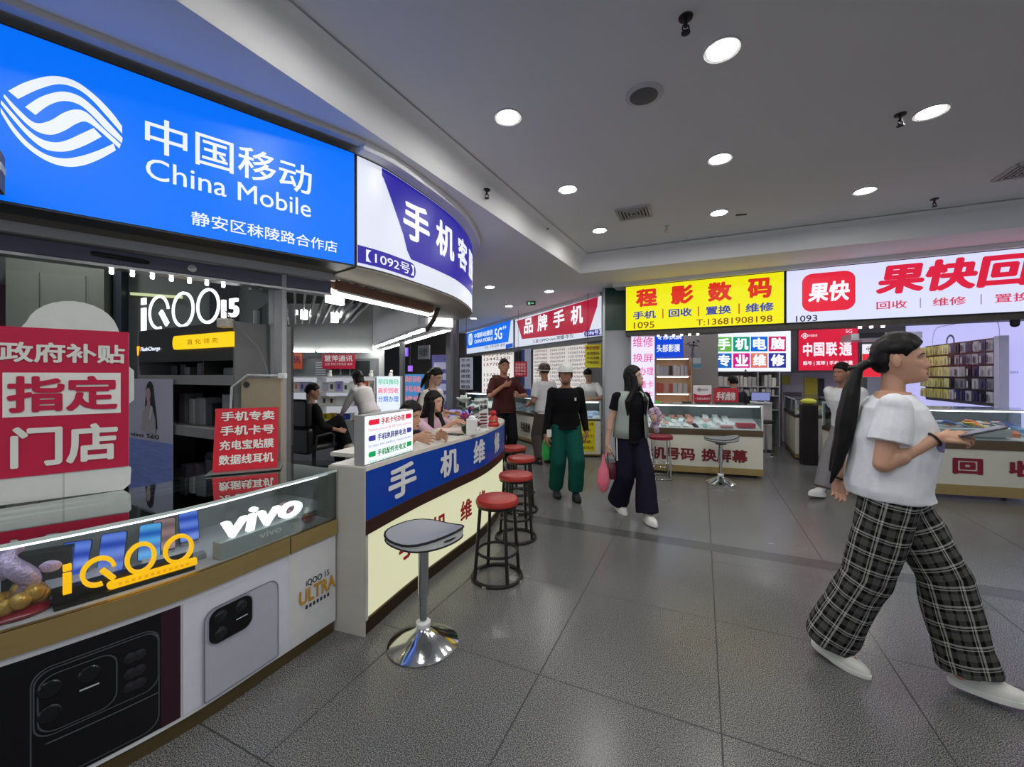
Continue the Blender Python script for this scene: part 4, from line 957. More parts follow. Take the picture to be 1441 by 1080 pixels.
tag(bk.ob('bracket', paint((60, 50, 44), 0.5)), 'dark angled bracket under the end of the curved sign', 'bracket')

# bulkhead along the passage, with lit panels under it
BH = Flat((-3.55, 9.70), (-1.17, 5.14))
struct(MB().strip(BH, 0, BH.len, 2.11, 3.06, 0.0, -0.10).ob('wall_bulkhead', paint((196, 198, 204), 0.5)))
struct(MB().strip(BH, 0, BH.len, 2.11, 3.06, -0.36, -0.46).ob('wall_bulkhead_outer', paint((190, 192, 198), 0.5)))
struct(MB().strip(BH, 0, BH.len, 2.13, 3.06, -0.10, -0.36).ob('trim_bulkhead_core', paint((180, 180, 184), 0.5)))
BHE = Flat(BH.pt(BH.len + 0.002, 0, 0), BH.pt(BH.len + 0.002, 0, -0.46))
tag(MB().strip(BHE, 0.13, 0.44, 2.12, 2.30, 0.03, 0.002).ob('end_lamp', glow((255, 255, 255), 2.5, True)), 'square white lamp on the near end of the bulkhead', 'lamp')
for k in range(5):
    a = BH.len - 0.15 - 0.92 * k
    for o_, nm in ((-0.14, 'inner'), (-0.44, 'outer')):
        t = thing('strip_light', 'bright strip light in the row under the bulkhead along the passage', 'strip light', tuple(BH.pt(a - 0.4, 2.1, o_)), 0, 'strip lights under the bulkhead')
        MB().strip(BH, a - 0.80, a, 2.098, 2.112, o_ + 0.06, o_ - 0.06).ob('tray', WHITE, t)
        MB().strip(BH, a - 0.78, a - 0.02, 2.09, 2.098, o_ + 0.045, o_ - 0.045).ob('diffuser', glow((255, 252, 244), 16.0, True), t)

# dark void and slatted ceiling inside the booth
gr = thing('ceiling_grille', 'pale slatted open ceiling over the repair booth interior', 'grille', (-3, 5.5, 2.45))
sd = BH.d
for k in range(26):
    q = V((-1.30 - 0.135 * k, 4.35 + 0.02 * k, 2.47))
    e = q - sd * 3.6
    MB().strip(Flat(e, q), 0, 3.6, 2.45, 2.53, 0.012, -0.012).ob('slat', paint((168, 170, 172), 0.5), gr)
struct(MB().prism([(-1.45, 3.3), (-1.05, 4.4), (-1.35, 5.3), (-3.3, 9.1), (-6.2, 9.1), (-6.2, 5.2), (-3.0, 4.9), (-2.2, 3.7)], 2.92, 2.94).ob('ceiling_void', paint((14, 15, 17), 0.9)))
struct(MB().strip(Flat((-6.0, 8.2), (-2.78, 8.2)), 0, 3.22, 1.99, 2.92, 0, -0.1).ob('wall_booth_bulkhead', paint((176, 180, 180), 0.6)))
for xa, lb in ((-4.9, 'bright tube light at the left under the booth bulkhead'), (-3.85, 'long bright tube light over the booth shelves')):
    tag(MB().cyl((xa, 8.15, 1.97), (xa + (1.0 if xa < -4 else 1.02), 8.15, 1.97), 0.018).ob('tube_light', glow((255, 255, 250), 11, True), smooth=True), lb, 'tube light')
for x, y, Y, s, lb in ((472, 404, 3.6, 0.07, 'white box lamp hanging beside the tube light at the booth corner'), (428, 443, 6.6, 0.09, 'white square lamp hanging among the ceiling slats'), (417, 440, 6.7, 0.04, 'thin white lamp left of the square lamp in the slats'), (471, 447, 6.7, 0.10, 'tilted white lamp right of the square lamp in the slats')):
    p = at(x, y, Y)
    hl_ = tag(MB().box(tuple(p), (s, 0.06, s * 1.6), 0.3).ob('hanging_lamp', glow((255, 255, 252), 45, True), bevel=0.004), lb, 'lamp'); MB().cyl((p.x, p.y, p.z + s * 0.7), (p.x, p.y, 2.925), 0.004, n=8).ob('cord', DGREY, hl_)

# ---------------------------------------------------------------- shelf unit at the back of the booth
SU = Flat((-4.35, 7.22), (-2.40, 7.22))
t = thing('display_shelf', 'white backlit shelf unit full of phone boxes at the back of the booth', 'shelf', (-3.4, 7.4, 0))
MB().strip(SU, 0, SU.len, 0.0, 0.70, 0.0, -0.45).ob('base_cabinet', paint((196, 198, 206), 0.4), t)
MB().strip(SU, 0, SU.len, 0.70, 1.47, -0.33, -0.35).ob('back_panel', glow((214, 216, 226), 0.55, True), t)
for z in (0.69, 0.95, 1.19, 1.455): MB().strip(SU, -0.01, SU.len + 0.01, z, z + 0.018, 0.0, -0.35).ob('shelf_board', WHITE, t)
UD = SU.u_at(446)
for u in (0.0, UD, SU.len - 0.02): MB().strip(SU, u, u + 0.02, 0.70, 1.47, 0.0, -0.35).ob('upright', WHITE, t)
def carton(fr, xl, xr, z, h, c, lb, grp=None, pic=None, o=-0.06, d=0.05):
    a, b = fr.u_at(xl), fr.u_at(xr)
    m_ = MB().strip(fr, a, b, z, z + h, o, o - d).ob('phone_box', paint(c, 0.35), None)
    tag(m_, lb, 'box', grp)
    if pic: patch(MB(), fr, a + (b - a) * 0.3, a + (b - a) * 0.7, z + h * 0.25, z + h * 0.75, o + 0.002).ob('picture', paint(pic), m_, fix=False)
def zx(v): return 390 + v / 6.75
for a, b, z, h, c, pic, lb in [(414, 462, 1.208, 0.16, (198, 196, 214), None, 'pale lilac phone box at the left of the top row in the booth shelf'), (470, 538, 1.208, 0.17, (226, 226, 224), (70, 70, 76), 'white phone box with dark picture in the top row of the booth shelf'),
                               (541, 605, 1.208, 0.18, (176, 166, 220), (110, 100, 180), 'lavender phone box in the top row of the booth shelf'), (609, 668, 1.208, 0.15, (224, 230, 226), (60, 80, 76), 'pale box with green dark picture in the top row of the booth shelf'),
                               (675, 722, 1.208, 0.18, (230, 232, 232), None, 'plain white tall box in the top row of the booth shelf'), (790, 850, 1.208, 0.19, (214, 96, 70), (230, 200, 190), 'orange red phone box in the top row of the booth shelf'), (855, 920, 1.208, 0.19, (206, 204, 190), (150, 150, 140), 'cream phone box at the right end of the top row'),
                               (402, 465, 0.968, 0.16, (222, 222, 218), (80, 76, 70), 'white phone box at the left of the middle row in the booth shelf'), (470, 535, 0.968, 0.15, (224, 222, 214), (60, 54, 50), 'white phone box second from left in the middle row'), (541, 608, 0.968, 0.16, (228, 228, 230), None, 'bag like white box in the middle row of the booth shelf'),
                               (614, 660, 0.968, 0.16, (206, 220, 214), None, 'pale green box in the middle row of the booth shelf'), (665, 720, 0.968, 0.17, (226, 226, 222), None, 'plain white box right in the middle row of the booth shelf'), (722, 750, 0.968, 0.17, (120, 104, 170), None, 'purple box at the right of the middle row'),
                               (410, 480, 0.708, 0.11, (222, 204, 50), (120, 110, 40), 'yellow box at the left of the bottom row in the booth shelf'), (485, 546, 0.708, 0.12, (224, 200, 60), (140, 120, 50), 'second yellow box in the bottom row of the booth shelf'), (553, 680, 0.708, 0.11, (54, 84, 180), (90, 120, 200), 'wide blue box in the bottom row of the booth shelf'), (683, 718, 0.708, 0.12, (226, 226, 226), None, 'small white box at the right of the bottom row'),
                               (56, 82, 1.208, 0.17, (222, 110, 80), None, 'orange phone box at the far left of the booth shelf'), (86, 132, 1.208, 0.17, (230, 228, 228), (50, 50, 66), 'white phone box with dark phone picture at the far left'), (140, 188, 1.208, 0.17, (230, 226, 224), (220, 120, 96), 'white phone box with orange phone picture'), (198, 244, 1.208, 0.17, (190, 180, 224), (90, 76, 150), 'lilac phone box with purple picture'), (255, 302, 1.208, 0.17, (200, 192, 226), None, 'plain pale lilac box in the left section'), (310, 360, 1.208, 0.16, (206, 206, 224), None, 'pale blue grey box beside the shelf divider'),
                               (60, 122, 0.968, 0.15, (196, 50, 62), None, 'red box on the middle shelf at the far left of the booth'), (330, 376, 0.708, 0.15, (150, 160, 70), (60, 60, 50), 'olive green box on the bottom shelf beside the divider')]:
    carton(SU, zx(a), zx(b), z, h, c, lb, None, pic)
LB = Flat((-2.375, 7.22), (-1.95, 7.20))
t = thing('light_box_sign', 'white light panel with green, red and blue rows right of the booth shelves', 'sign', tuple(LB.pt(0.2, 0.7)))
MB().strip(LB, 0, LB.len, 0.0, 1.48, -0.006, -0.12).ob('casing', LGREY, t); patch(MB(), LB, 0.005, LB.len - 0.005, 0.75, 1.475, 0.0).ob('face', glow((226, 236, 246), 0.95, True), t)
for k, (s_, c) in enumerate((('苹四微码', (110, 200, 160)), ('高价回收', (240, 110, 140)), ('分期办理', (90, 130, 220)))):
    lettering(t, LB, [(s_, 0.03, LB.len - 0.03, 1.33 - 0.15 * k, 1.43 - 0.15 * k)], glow(c, 0.95), 'lettering', 0.004)
for a, b, zt_, c, l1, l2, lc, lb in [(453.5, 499.5, 1.94, (176, 26, 56), '慧萍通讯', '主营 手机卡专卖店 维修', (226, 216, 220), 'crimson hanging sign with white lettering above the booth shelves'), (396, 425, 1.96, (190, 84, 50), '电通讯', '', (40, 26, 90), 'orange red hanging sign with navy lettering at the left over the booth shelves')]:
    fr = Flat(at(a, 500, 8.6), at(b, 500, 8.6)); zb_ = fr.z_at(a + 1, 519.5)
    t = thing('hanging_sign', lb, 'sign', tuple(fr.pt(0.3, zb_)))
    MB().strip(fr, 0, fr.len, zb_, zt_, 0, -0.03).ob('panel', paint(c, 0.4), t)
    lettering(t, fr, [(l1, fr.len * (0.07 if l2 else -0.1), fr.len * 0.93, zt_ - 0.16 - (0 if l2 else 0.06), zt_ - 0.03 - (0 if l2 else 0.03))] + ([(l2, fr.len * 0.08, fr.len * 0.92, zt_ - 0.24, zt_ - 0.185, 0.0)] if l2 else []), paint(lc), 'lettering', 0.006)
    for u in (0.1, fr.len - 0.1): MB().cyl(fr.pt(u, zt_, -0.015), fr.pt(u, 2.92, -0.015), 0.004).ob('cord', DGREY, t)
for x, lb in ((464, 'white figurine on top of the booth shelf, below the crimson sign'), (522, 'white figurine on the booth shelf top near the light panel'), (550, 'white figurine on top of the light panel')):
    p = at(x, 530, 7.32); mb = MB().lathe([(0.035, 0), (0.04, 0.03), (0.03, 0.06), (0.012, 0.07)], (p.x, p.y, 1.475), 16); mb.ell((p.x + 0.01, p.y, 1.475 + 0.085), (0.028, 0.026, 0.03))
    tag(mb.ob('figurine', paint((216, 214, 212), 0.35), smooth=True), lb, 'figurine')
# open racks and dark gear seen over the shelf unit
dk = Flat((-4.6, 8.75), (-2.9, 8.7))
t = thing('back_rack', 'dim rack of cupboards seen over the booth shelf unit', 'rack', tuple(dk.pt(0.5, 0)))
MB().strip(dk, 0, dk.len, 0, 1.85, 0, -0.25).ob('body', paint((120, 124, 126), 0.5), t)
for u0_, u1_, z0_, z1_ in ((0.75, 0.95, 1.5, 1.82), (1.0, 1.16, 1.5, 1.82), (1.2, 1.6, 1.42, 1.8)): MB().strip(dk, u0_, u1_, z0_, z1_, 0.015, 0).ob('dark_door', paint((34, 36, 40)), t)
for k in range(6): MB().strip(dk, 0.45, 0.66, 1.5 + 0.05 * k, 1.52 + 0.05 * k, 0.03, 0).ob('slot', paint((200, 204, 210)), t)

# office chair
t = thing('office_chair', 'black high back office chair with its back to the viewer in the booth', 'chair', (-2.98, 6.2, 0), -0.42)
BL = mat('black_leather', (28, 28, 31), 0.38, bump=0.15, scale=25)
MB().prism(rrect(-0.235, 0.235, 0.74, 1.15, 0.07), -0.05, 0.05, Matrix.Translation((0, -0.27, 0)) @ Matrix.Rotation(pi / 2, 4, 'X')).ob('upper_back', BL, t, True, world=False, bevel=0.03)
MB().prism(rrect(-0.24, 0.24, 0.36, 0.735, 0.05), -0.05, 0.05, Matrix.Translation((0, -0.25, 0)) @ Matrix.Rotation(pi / 2, 4, 'X')).ob('lower_back', BL, t, True, world=False, bevel=0.03)
MB().prism(rrect(-0.25, 0.25, -0.25, 0.25, 0.08), 0.40, 0.48).ob('seat', BL, t, True, world=False, bevel=0.03)
MB().cyl((0, 0, 0.1), (0, 0, 0.40), 0.03).ob('gas_lift', DGREY, t, True, world=False)
for k in range(5):
    a = k * 2 * pi / 5 + 0.3; d = V((cos(a), sin(a), 0))
    l = MB().cap(d * 0.03 + V((0, 0, 0.11)), d * 0.29 + V((0, 0, 0.075)), 0.025, 0.017).ob('base_leg', DGREY, t, True, world=False)
    MB().cyl(d * 0.29 + V((-0.02, 0, 0.028)), d * 0.29 + V((0.02, 0, 0.028)), 0.028).ob('caster', BLACK, l, True, world=False)
for s in (-1, 1): MB().tube([(0.27 * s, -0.2, 0.44), (0.29 * s, -0.2, 0.62), (0.29 * s, 0.05, 0.64), (0.28 * s, 0.12, 0.60), (0.27 * s, 0.12, 0.46)], 0.016, 8).ob('armrest', DGREY, t, True, world=False)

# ---------------------------------------------------------------- bar stools
def red_stool():
    t = thing('bar_stool', 'red padded bar stool with black tube legs, nearest of the row at the curved counter', 'stool', (0, 0, 0))
    MB().lathe([(0.145, 0.545), (0.158, 0.552), (0.16, 0.572), (0.15, 0.59), (0.11, 0.6), (0.001, 0.602)], n=36).ob('seat', mat('red_vinyl', (158, 44, 36), 0.35, var=0.15, scale=9, bump=0.06), t, True, world=False)
    MB().lathe([(0.15, 0.53), (0.152, 0.548), (0.12, 0.548), (0.12, 0.53)], n=36, ringed=True).ob('seat_ring', paint((26, 24, 24), 0.4), t, True, world=False)
    for k in range(4):
        a = k * pi / 2 + 0.45
        MB().cyl((0.135 * cos(a), 0.135 * sin(a), 0.54), (0.178 * cos(a), 0.178 * sin(a), 0.012), 0.0125, n=10).ob('leg', paint((26, 24, 24), 0.4), t, True, world=False)
    MB().ring((0, 0, 0.20), 0.148, 0.011, 36).ob('footrest', paint((26, 24, 24), 0.4), t, True, world=False)
    f_ = MB().ring((0, 0, 0.014), 0.18, 0.014, 36).ob('base_ring', paint((30, 28, 27), 0.45), t, True, world=False)
    for k in range(4): a = k * pi / 2 + 1.1; MB().box((0.18 * cos(a), 0.18 * sin(a), 0.008), (0.03, 0.03, 0.015), a).ob('foot_pad', paint((160, 160, 156)), f_, world=False)
    return t
rs = red_stool(); rs.location = (-0.11, 3.06, 0)
for (x, y, r), lb in zip([(0.035, 3.80, 0.5), (0.10, 4.58, 0.2), (0.02, 5.24, 0.9)], ['second red padded stool from the front in the row at the curved counter', 'third red padded stool from the front at the curved counter', 'last red padded stool at the far end of the curved counter']):
    copy_tree(rs, loc=(x, y, 0), rz=r, label=lb)
def swivel_stool(label, loc, rz, z=0.62, r=0.2):
    t = thing('swivel_stool', label, 'stool', loc, rz)
    MB().lathe([(r, 0.002), (r, 0.008), (r * 0.93, 0.018), (r * 0.55, 0.055), (0.05, 0.085), (0.036, 0.1)], n=44).ob('base', CHROME, t, True, world=False)
    MB().lathe([(0.036, 0.098), (0.04, 0.105), (0.04, 0.125), (0.03, 0.13)], n=24).ob('collar', WHITE, t, True, world=False)
    MB().cyl((0, 0, 0.12), (0, 0, 0.29), 0.020, n=20).ob('lower_column', CHROME, t, True, world=False)
    MB().cyl((0, 0, 0.27), (0, 0, z - 0.04), 0.029, n=20).ob('upper_column', CHROME, t, True, world=False)
    # curved saddle seat with a low lip at one side
    n, m = 30, 9; up = []; dn = []
    def hgt(x, y): return 0.055 * (x / 0.2) ** 2 * (1 if x > 0 else 0.45) + 0.02 * (y / 0.18) ** 2
    top = MB(); und = MB()
    def rings(o, k): 
        R_ = []
        for j in range(m + 1):
            q = j / m; ring = []
            for i in range(n):
                a = 2 * pi * i / n; rx = 0.225 * (1.0 if cos(a) > 0 else 0.92); ry = 0.185
                ex = (abs(cos(a)) ** 2.4 + abs(sin(a)) ** 2.4) ** (-1 / 2.4)
                x, y = rx * q * k * ex * cos(a), ry * q * k * ex * sin(a)
                ring.append(V((x, y, z + hgt(x, y) * (1 if o == 0 else 0.75) - o * (1 - (q * 0.75) ** 2) - 0.30 * o * q * max(0.0, x / 0.2))))
            R_.append(ring)
        return R_
    a = rings(0, 1.0); b = rings(0.05, 0.985)
    und.loft([a[-1], b[-1]], caps=False); top.loft(a, caps=False); top.ob('seat_top', mat('seat_shell', (150, 152, 160), 0.3, var=0.03), t, True, world=False)
    und.loft(b, caps=False); sh_ = und.ob('seat_shell', mat('white_shell', (206, 208, 210), 0.3), t, True, world=False)
    MB().ell((0.212, -0.02, z + 0.036), (0.014, 0.055, 0.009), Matrix.Translation((0, 0, 0))).ob('cutout', BLACK, sh_, True, world=False)
    MB().tube([p + V((0, 0, -0.004)) for p in a[-1]], 0.0065, 6, True).ob('edge_band', BLACK, t, True, world=False)
    MB().tube(b[-1], 0.005, 6, True).ob('edge_band', BLACK, t, True, world=False)
    MB().lathe([(0.07, z - 0.06), (0.08, z - 0.03), (0.08, z - 0.02)], n=24).ob('seat_mount', BLACK, t, True, world=False)
    return t
swivel_stool('white saddle swivel stool on a chrome disc base, in front of the curved counter', (-0.495, 2.30, 0), -0.55, 0.60, 0.195)
# ================================================================= SHOPS ACROSS THE PASSAGE
def case_counter(label, fr, u0, u1, depth=0.5, top=1.06, zg=0.69, zb=0.605, zp=0.135, z_=0.04, body=None, ends=True, lit=True, nm='display_counter'):
    t = thing(nm, label, 'counter', tuple(fr.pt((u0 + u1) / 2, 0, -depth / 2)))
    body = body or mat('cream_panel', (216, 214, 200), 0.35, var=0.04)
    MB().strip(fr, u0, u1, zp, zb, 0.0, -depth).ob('carcass', body, t)
    MB().strip(fr, u0 + 0.02, u1 - 0.0, z_, zp, 0.004, -depth + 0.03).ob('plinth', GOLD, t)
    for u in (u0 + 0.06, u1 - 0.08):
        for o in (-0.06, -depth + 0.06): MB().cyl(fr.pt(u, 0.0, o), fr.pt(u, z_ + 0.002, o), 0.022).ob('foot', BLACK, t)
    MB().strip(fr, u0, u1, zb, zg, 0.01, -depth).ob('trim_band', mat('brown_band', (100, 84, 66), 0.3, 0.6, 0.2, 8), t)
    dk = MB(); n_ = len(dk.v)
    dk.add([fr.pt(u, z, o) for u in (u0 + 0.013, u1 - 0.013) for z, o in ((zg, -0.02), (zg + 0.008, -0.02), (zg + 0.008 + 0.28 * (depth - 0.08), -depth + 0.06), (zg, -depth + 0.06))], [(0, 1, 2, 3), (7, 6, 5, 4), (0, 4, 5, 1), (1, 5, 6, 2), (2, 6, 7, 3), (3, 7, 4, 0)])
    dk.ob('sloping_deck', paint((222, 224, 226)), t)
    MB().strip(fr, u0, u1, zg, top - 0.014, 0.004, -0.002).ob('front_glass', GLASS, t)
    MB().strip(fr, u0, u1, top - 0.010, top, 0.006, -depth).ob('top_glass', GLASS, t)
    MB().strip(fr, u0, u1, top - 0.016, top + 0.002, 0.012, 0.004).ob('top_rail', mat('lit_rail', (226, 232, 236), 0.3), t)
    MB().strip(fr, u0, u1, zg, top - 0.01, -depth + 0.012, -depth).ob('back_panel', paint((104, 110, 112), 0.3), t)
    for u in (u0, u1 - 0.012): MB().strip(fr, u, u + 0.012, zg, top - 0.01, 0.0, -depth + 0.012).ob('end_glass', GLASS, t)
    for u in (u0, u1 - 0.022): MB().strip(fr, u, u + 0.022, zg, top - 0.012, 0.008, -0.018).ob('corner_post', paint((214, 216, 216), 0.3), t)
    if lit: MB().strip(fr, u0 + 0.04, u1 - 0.04, top - 0.028, top - 0.014, -0.02, -0.045).ob('lamp_or_fill_strip', glow((240, 248, 255), 9.0, True), t)
    return t
# ---------------------------------------------------------------- yellow and white fascia signs
RS = Flat((1.925, 7.0), (7.2, 4.215))
uy0, uy1, uw1 = RS.u_at(880), RS.u_at(1105), RS.len
t = thing('shop_sign', 'yellow illuminated shop sign with red and blue lettering and a telephone number', 'sign', tuple(RS.pt(1, 2.24)))
MB().strip(RS, uy0, uy1 - 0.004, 2.235, 3.005, 0, -0.14).ob('casing', BLACK, t)
patch(MB(), RS, uy0 + 0.012, uy1 - 0.016, 2.25, 2.99, 0.004).ob('face', glow((232, 226, 12), 1.0, True), t)
lettering(t, RS, [(c, RS.u_at(a), RS.u_at(b), RS.z_at(895, 433), RS.z_at(895, 408)) for c, a, b in (('程', 895, 925), ('影', 944, 976), ('数', 996, 1030), ('码', 1052, 1086))], glow((214, 44, 24), 0.95), 'red_lettering', 0.008, 0.05)
lettering(t, RS, [(c, RS.u_at(a), RS.u_at(b), RS.z_at(891, 450), RS.z_at(891, 439)) for c, a, b in (('手机', 891, 923), ('回收', 941, 974), ('置换', 993, 1029), ('维修', 1049, 1089))], glow((54, 66, 160), 0.9), 'blue_lettering', 0.008, 0.03)
mb = MB()
for x in (932, 982, 1039): u = RS.u_at(x); patch(mb, RS, u, u + 0.02, RS.z_at(891, 451), RS.z_at(891, 438), 0.008)
mb.ob('divider_lines', glow((190, 110, 30), 0.9), t, fix=False)
lettering(t, RS, [('1095', RS.u_at(892), RS.u_at(921), RS.z_at(892, 463), RS.z_at(892, 454)), ('T:13681908198', RS.u_at(980), RS.u_at(1087), RS.z_at(980, 458.5), RS.z_at(980, 450))], glow((140, 78, 20), 0.8), 'number_lettering', 0.008, 0.012)
t = thing('shop_sign', 'white illuminated shop sign with red lettering and a rounded red emblem', 'sign', tuple(RS.pt(3.5, 2.24)))
MB().strip(RS, uy1 + 0.004, uw1, 2.235, 3.005, 0, -0.14).ob('casing', BLACK, t)
patch(MB(), RS, uy1 + 0.016, uw1 - 0.01, 2.25, 2.99, 0.004).ob('face', glow((214, 218, 246), 1.0, True), t)
e0, e1 = RS.u_at(1128.5), RS.u_at(1203.5); ez0, ez1 = RS.z_at(1128, 440), RS.z_at(1128, 387)
mb = MB().poly(RS, rrect(e0, e1, ez0, ez1, 0.12, 6), 0.008); eo = mb.ob('emblem', glow((222, 34, 60), 0.98), t, fix=False)
mb = MB(); write(mb, '果快', RS, e0 + 0.07, e1 - 0.06, ez0 + 0.13, ez1 - 0.13, 0.012, 0.035, shear=0.12); mb.ob('emblem_lettering', glow((240, 240, 250), 1.0), eo, fix=False)
pt_ = RS.u_at(1302) - RS.u_at(1232); a = RS.u_at(1232)
mb = MB(); write(mb, '果快回收', RS, a, a + pt_ * 4 - 0.05, RS.z_at(1232, 416), RS.z_at(1232, 374), 0.008, 0.045, shear=0.14); mb.ob('red_lettering', glow((216, 28, 62), 0.95), t, fix=False)
q = RS.u_at(1312) - RS.u_at(1233)
lettering(t, RS, [(c, RS.u_at(1233) + q * k, RS.u_at(1233) + q * k + (RS.u_at(1276) - RS.u_at(1233)), RS.z_at(1233, 436), RS.z_at(1233, 425)) for k, c in enumerate(('回收', '维修', '置换', '贴膜'))], glow((206, 62, 92), 0.95), 'small_lettering', 0.008, 0.015)
mb = MB()
for k in range(3): u = RS.u_at(1294) + q * k; patch(mb, RS, u, u + 0.012, RS.z_at(1233, 437), RS.z_at(1233, 424), 0.008)
mb.ob('divider_lines', glow((170, 150, 170), 0.9), t, fix=False)
lettering(t, RS, [('1093', RS.u_at(1120), RS.u_at(1150), RS.z_at(1120, 453.5), RS.z_at(1120, 445))], paint((20, 20, 24)), 'number_lettering', 0.008, 0.01)
struct(MB().strip(RS, uy0 - 0.2, uw1, 3.0, 3.06, 0.06, -0.4).ob('trim_fascia_cornice', CEIL))
st = struct(MB().strip(RS, uy0, uw1, 2.16, 2.235, -0.02, -0.30).ob('trim_shutter_box', paint((84, 80, 76), 0.5, var=0.3)))
struct(MB().strip(RS, uy0, uw1, 2.235, 3.06, -0.30, -0.36).ob('wall_fascia', paint((150, 150, 152), 0.6)))
for k in range(9):
    u = RS.u_at(925) + 0.12 * k + (1.9 if k > 5 else 0)
    tag(MB().cyl(RS.pt(u, 2.135, -0.1), RS.pt(u, 2.16, -0.1), 0.02, n=10).ob('spot_lamp', glow((255, 252, 240), 4, True)), 'tiny bright spot lamp in the row under the yellow and white signs', 'lamp', 'spot lamps under the fascia')

# ---------------------------------------------------------------- counter with red lettering (under the yellow sign)
K1 = Flat((1.976, 6.386), (3.62, 5.94))
t = case_counter('glass counter with dark red lettering on its cream front, under the yellow sign', K1, -0.12, K1.len, 0.52)
lt = MB()
for s_, a, b in (('手机号码', 897, 978), ('换屏幕', 987, 1052)): write(lt, s_, K1, K1.u_at(a), K1.u_at(b), 0.215, 0.405, 0.004, 0.04)
lt.ob('lettering', paint((122, 30, 42), 0.4), t, fix=False)
random.seed(5)
PAL = [((236, 238, 240), 'white'), ((30, 32, 38), 'black'), ((236, 238, 240), 'white'), ((30, 32, 38), 'black'), ((150, 196, 190), 'mint'), ((226, 160, 150), 'salmon'), ((180, 184, 190), 'silver'), ((228, 230, 232), 'white')]
def goods(fr, u0, u1, z, o0, o1, rows, step, where, nm='phone', pal=PAL):
    for r in range(rows):
        o = o0 + (o1 - o0) * (r + 0.5) / rows; u = u0 + random.random() * step * 0.5
        while u < u1:
            c, cn = random.choice(pal); w, d, h = random.uniform(0.06, 0.085), random.uniform(0.12, 0.15), random.choice((0.01, 0.012, 0.035, 0.05))
            if h > 0.03: w *= 1.1; d *= 0.9
            ob_ = MB().box((0, 0, h / 2), (w, d, h), M=Matrix.Translation(fr.pt(u, z + 0.28 * (-o - 0.02), o)) @ Matrix.Rotation(fr.rz(u) + random.uniform(-0.25, 0.25), 4, 'Z') @ Matrix.Rotation(0.273, 4, 'X')).ob(nm if h < 0.03 else 'phone_box', paint(c, 0.3), bevel=0.003)
            k_ = 'phone' if h < 0.03 else 'box'
            tag(ob_, '%s %s lying in %s' % (cn, 'phone' if k_ == 'phone' else 'phone box', where), k_, '%s %s in %s' % (cn, 'phones' if k_ == 'phone' else 'boxes', where))
            u += step * random.uniform(0.85, 1.25)
goods(K1, 0.05, K1.len - 0.35, 0.70, -0.07, -0.46, 4, 0.115, 'the glass counter with dark red lettering')
u = K1.len - 0.2
tag(MB().box(tuple(K1.pt(u, 0.755, -0.12)), (0.24, 0.14, 0.06), K1.rz()).ob('box', paint((206, 60, 84), 0.4), bevel=0.004), 'flat crimson box in the right end of the lettered glass counter', 'box')
tag(MB().box(tuple(K1.pt(u - 0.27, 0.735, -0.08)), (0.17, 0.10, 0.03), K1.rz()).ob('box', paint((236, 170, 180), 0.4), bevel=0.003), 'pale pink card box beside the crimson box in the lettered counter', 'box')
# on top of that counter
def board(fr, label, z0, z1, c, text=None, tc=(230, 226, 224), nm='counter_sign', th=0.012, o=0.0):
    t = thing(nm, label, 'sign', tuple(fr.pt(fr.len / 2, z0)))
    MB().strip(fr, 0, fr.len, z0, z1, o, o - th).ob('panel', c if not isinstance(c, tuple) else paint(c, 0.4), t)
    MB().strip(fr, fr.len * 0.1, fr.len * 0.9, z0, z0 + 0.012, o + 0.03, o - th - 0.05).ob('foot', DGREY, t)
    if text: lettering(t, fr, text, paint(tc), 'lettering', o + 0.004, 0.025)
    return t
fr = Flat(K1.pt(K1.u_at(1010), 0, -0.28), K1.pt(K1.u_at(1046), 0, -0.26))
board(fr, 'red sign with white lettering standing on the glass counter under the yellow sign', 1.062, 1.30, (190, 40, 56), [('手机维修', 0.04, fr.len - 0.04, 1.11, 1.24)])
fr = Flat(K1.pt(K1.u_at(980), 0, -0.30), K1.pt(K1.u_at(1007), 0, -0.29))
t = board(fr, 'white and crimson sign with a knot emblem, left of the red counter sign', 1.062, 1.34, (222, 214, 214))
mb = MB().poly(fr, [(0.005, 1.075), (fr.len - 0.005, 1.075), (fr.len - 0.005, 1.205), (fr.len * 0.75, 1.19), (fr.len * 0.5, 1.185), (fr.len * 0.25, 1.19), (0.005, 1.21)], 0.003); mb.ob('crimson_field', paint((172, 20, 50)), t, fix=False)
lettering(t, fr, [('中国联通', fr.len * 0.45, fr.len * 0.8, 1.255, 1.285, 0.0)], DGREY, 'emblem_lettering'); lettering(t, fr, [('一站营业服务厅', 0.02, fr.len - 0.02, 1.115, 1.15, 0.0)], WHITE, 'lettering', 0.006)
def knot(mb, fr, cu, cz, r, off):
    for dx, dz in ((-1, 0), (1, 0), (0, -1), (0, 1)):
        outline(mb, fr, rrect(cu + dx * r * 0.55 - r * 0.45, cu + dx * r * 0.55 + r * 0.45, cz + dz * r * 0.55 - r * 0.45, cz + dz * r * 0.55 + r * 0.45, r * 0.3, 4), r * 0.2, off)
mb = MB(); knot(mb, fr, fr.len * 0.33, 1.27, 0.03, 0.005); mb.ob('emblem', DGREY, t, fix=False)
for a, b, c, lb in ((905, 918, (60, 90, 80), 'small dark tray at the left on top of the lettered counter'), (922, 930, (70, 190, 60), 'small green tape roll on the lettered counter'), (962, 975, (40, 40, 44), 'black phone grip stand on the lettered counter'), (1010, 1050, (44, 60, 54), 'flat dark green mat on the lettered counter')):
    p = K1.pt((K1.u_at(a) + K1.u_at(b)) / 2, 1.075, -0.16 if a < 1000 else -0.12)
    tag(MB().box(tuple(p), (K1.u_at(b) - K1.u_at(a), 0.08, 0.028), K1.rz()).ob('tray', paint(c), bevel=0.004), lb, 'tray')

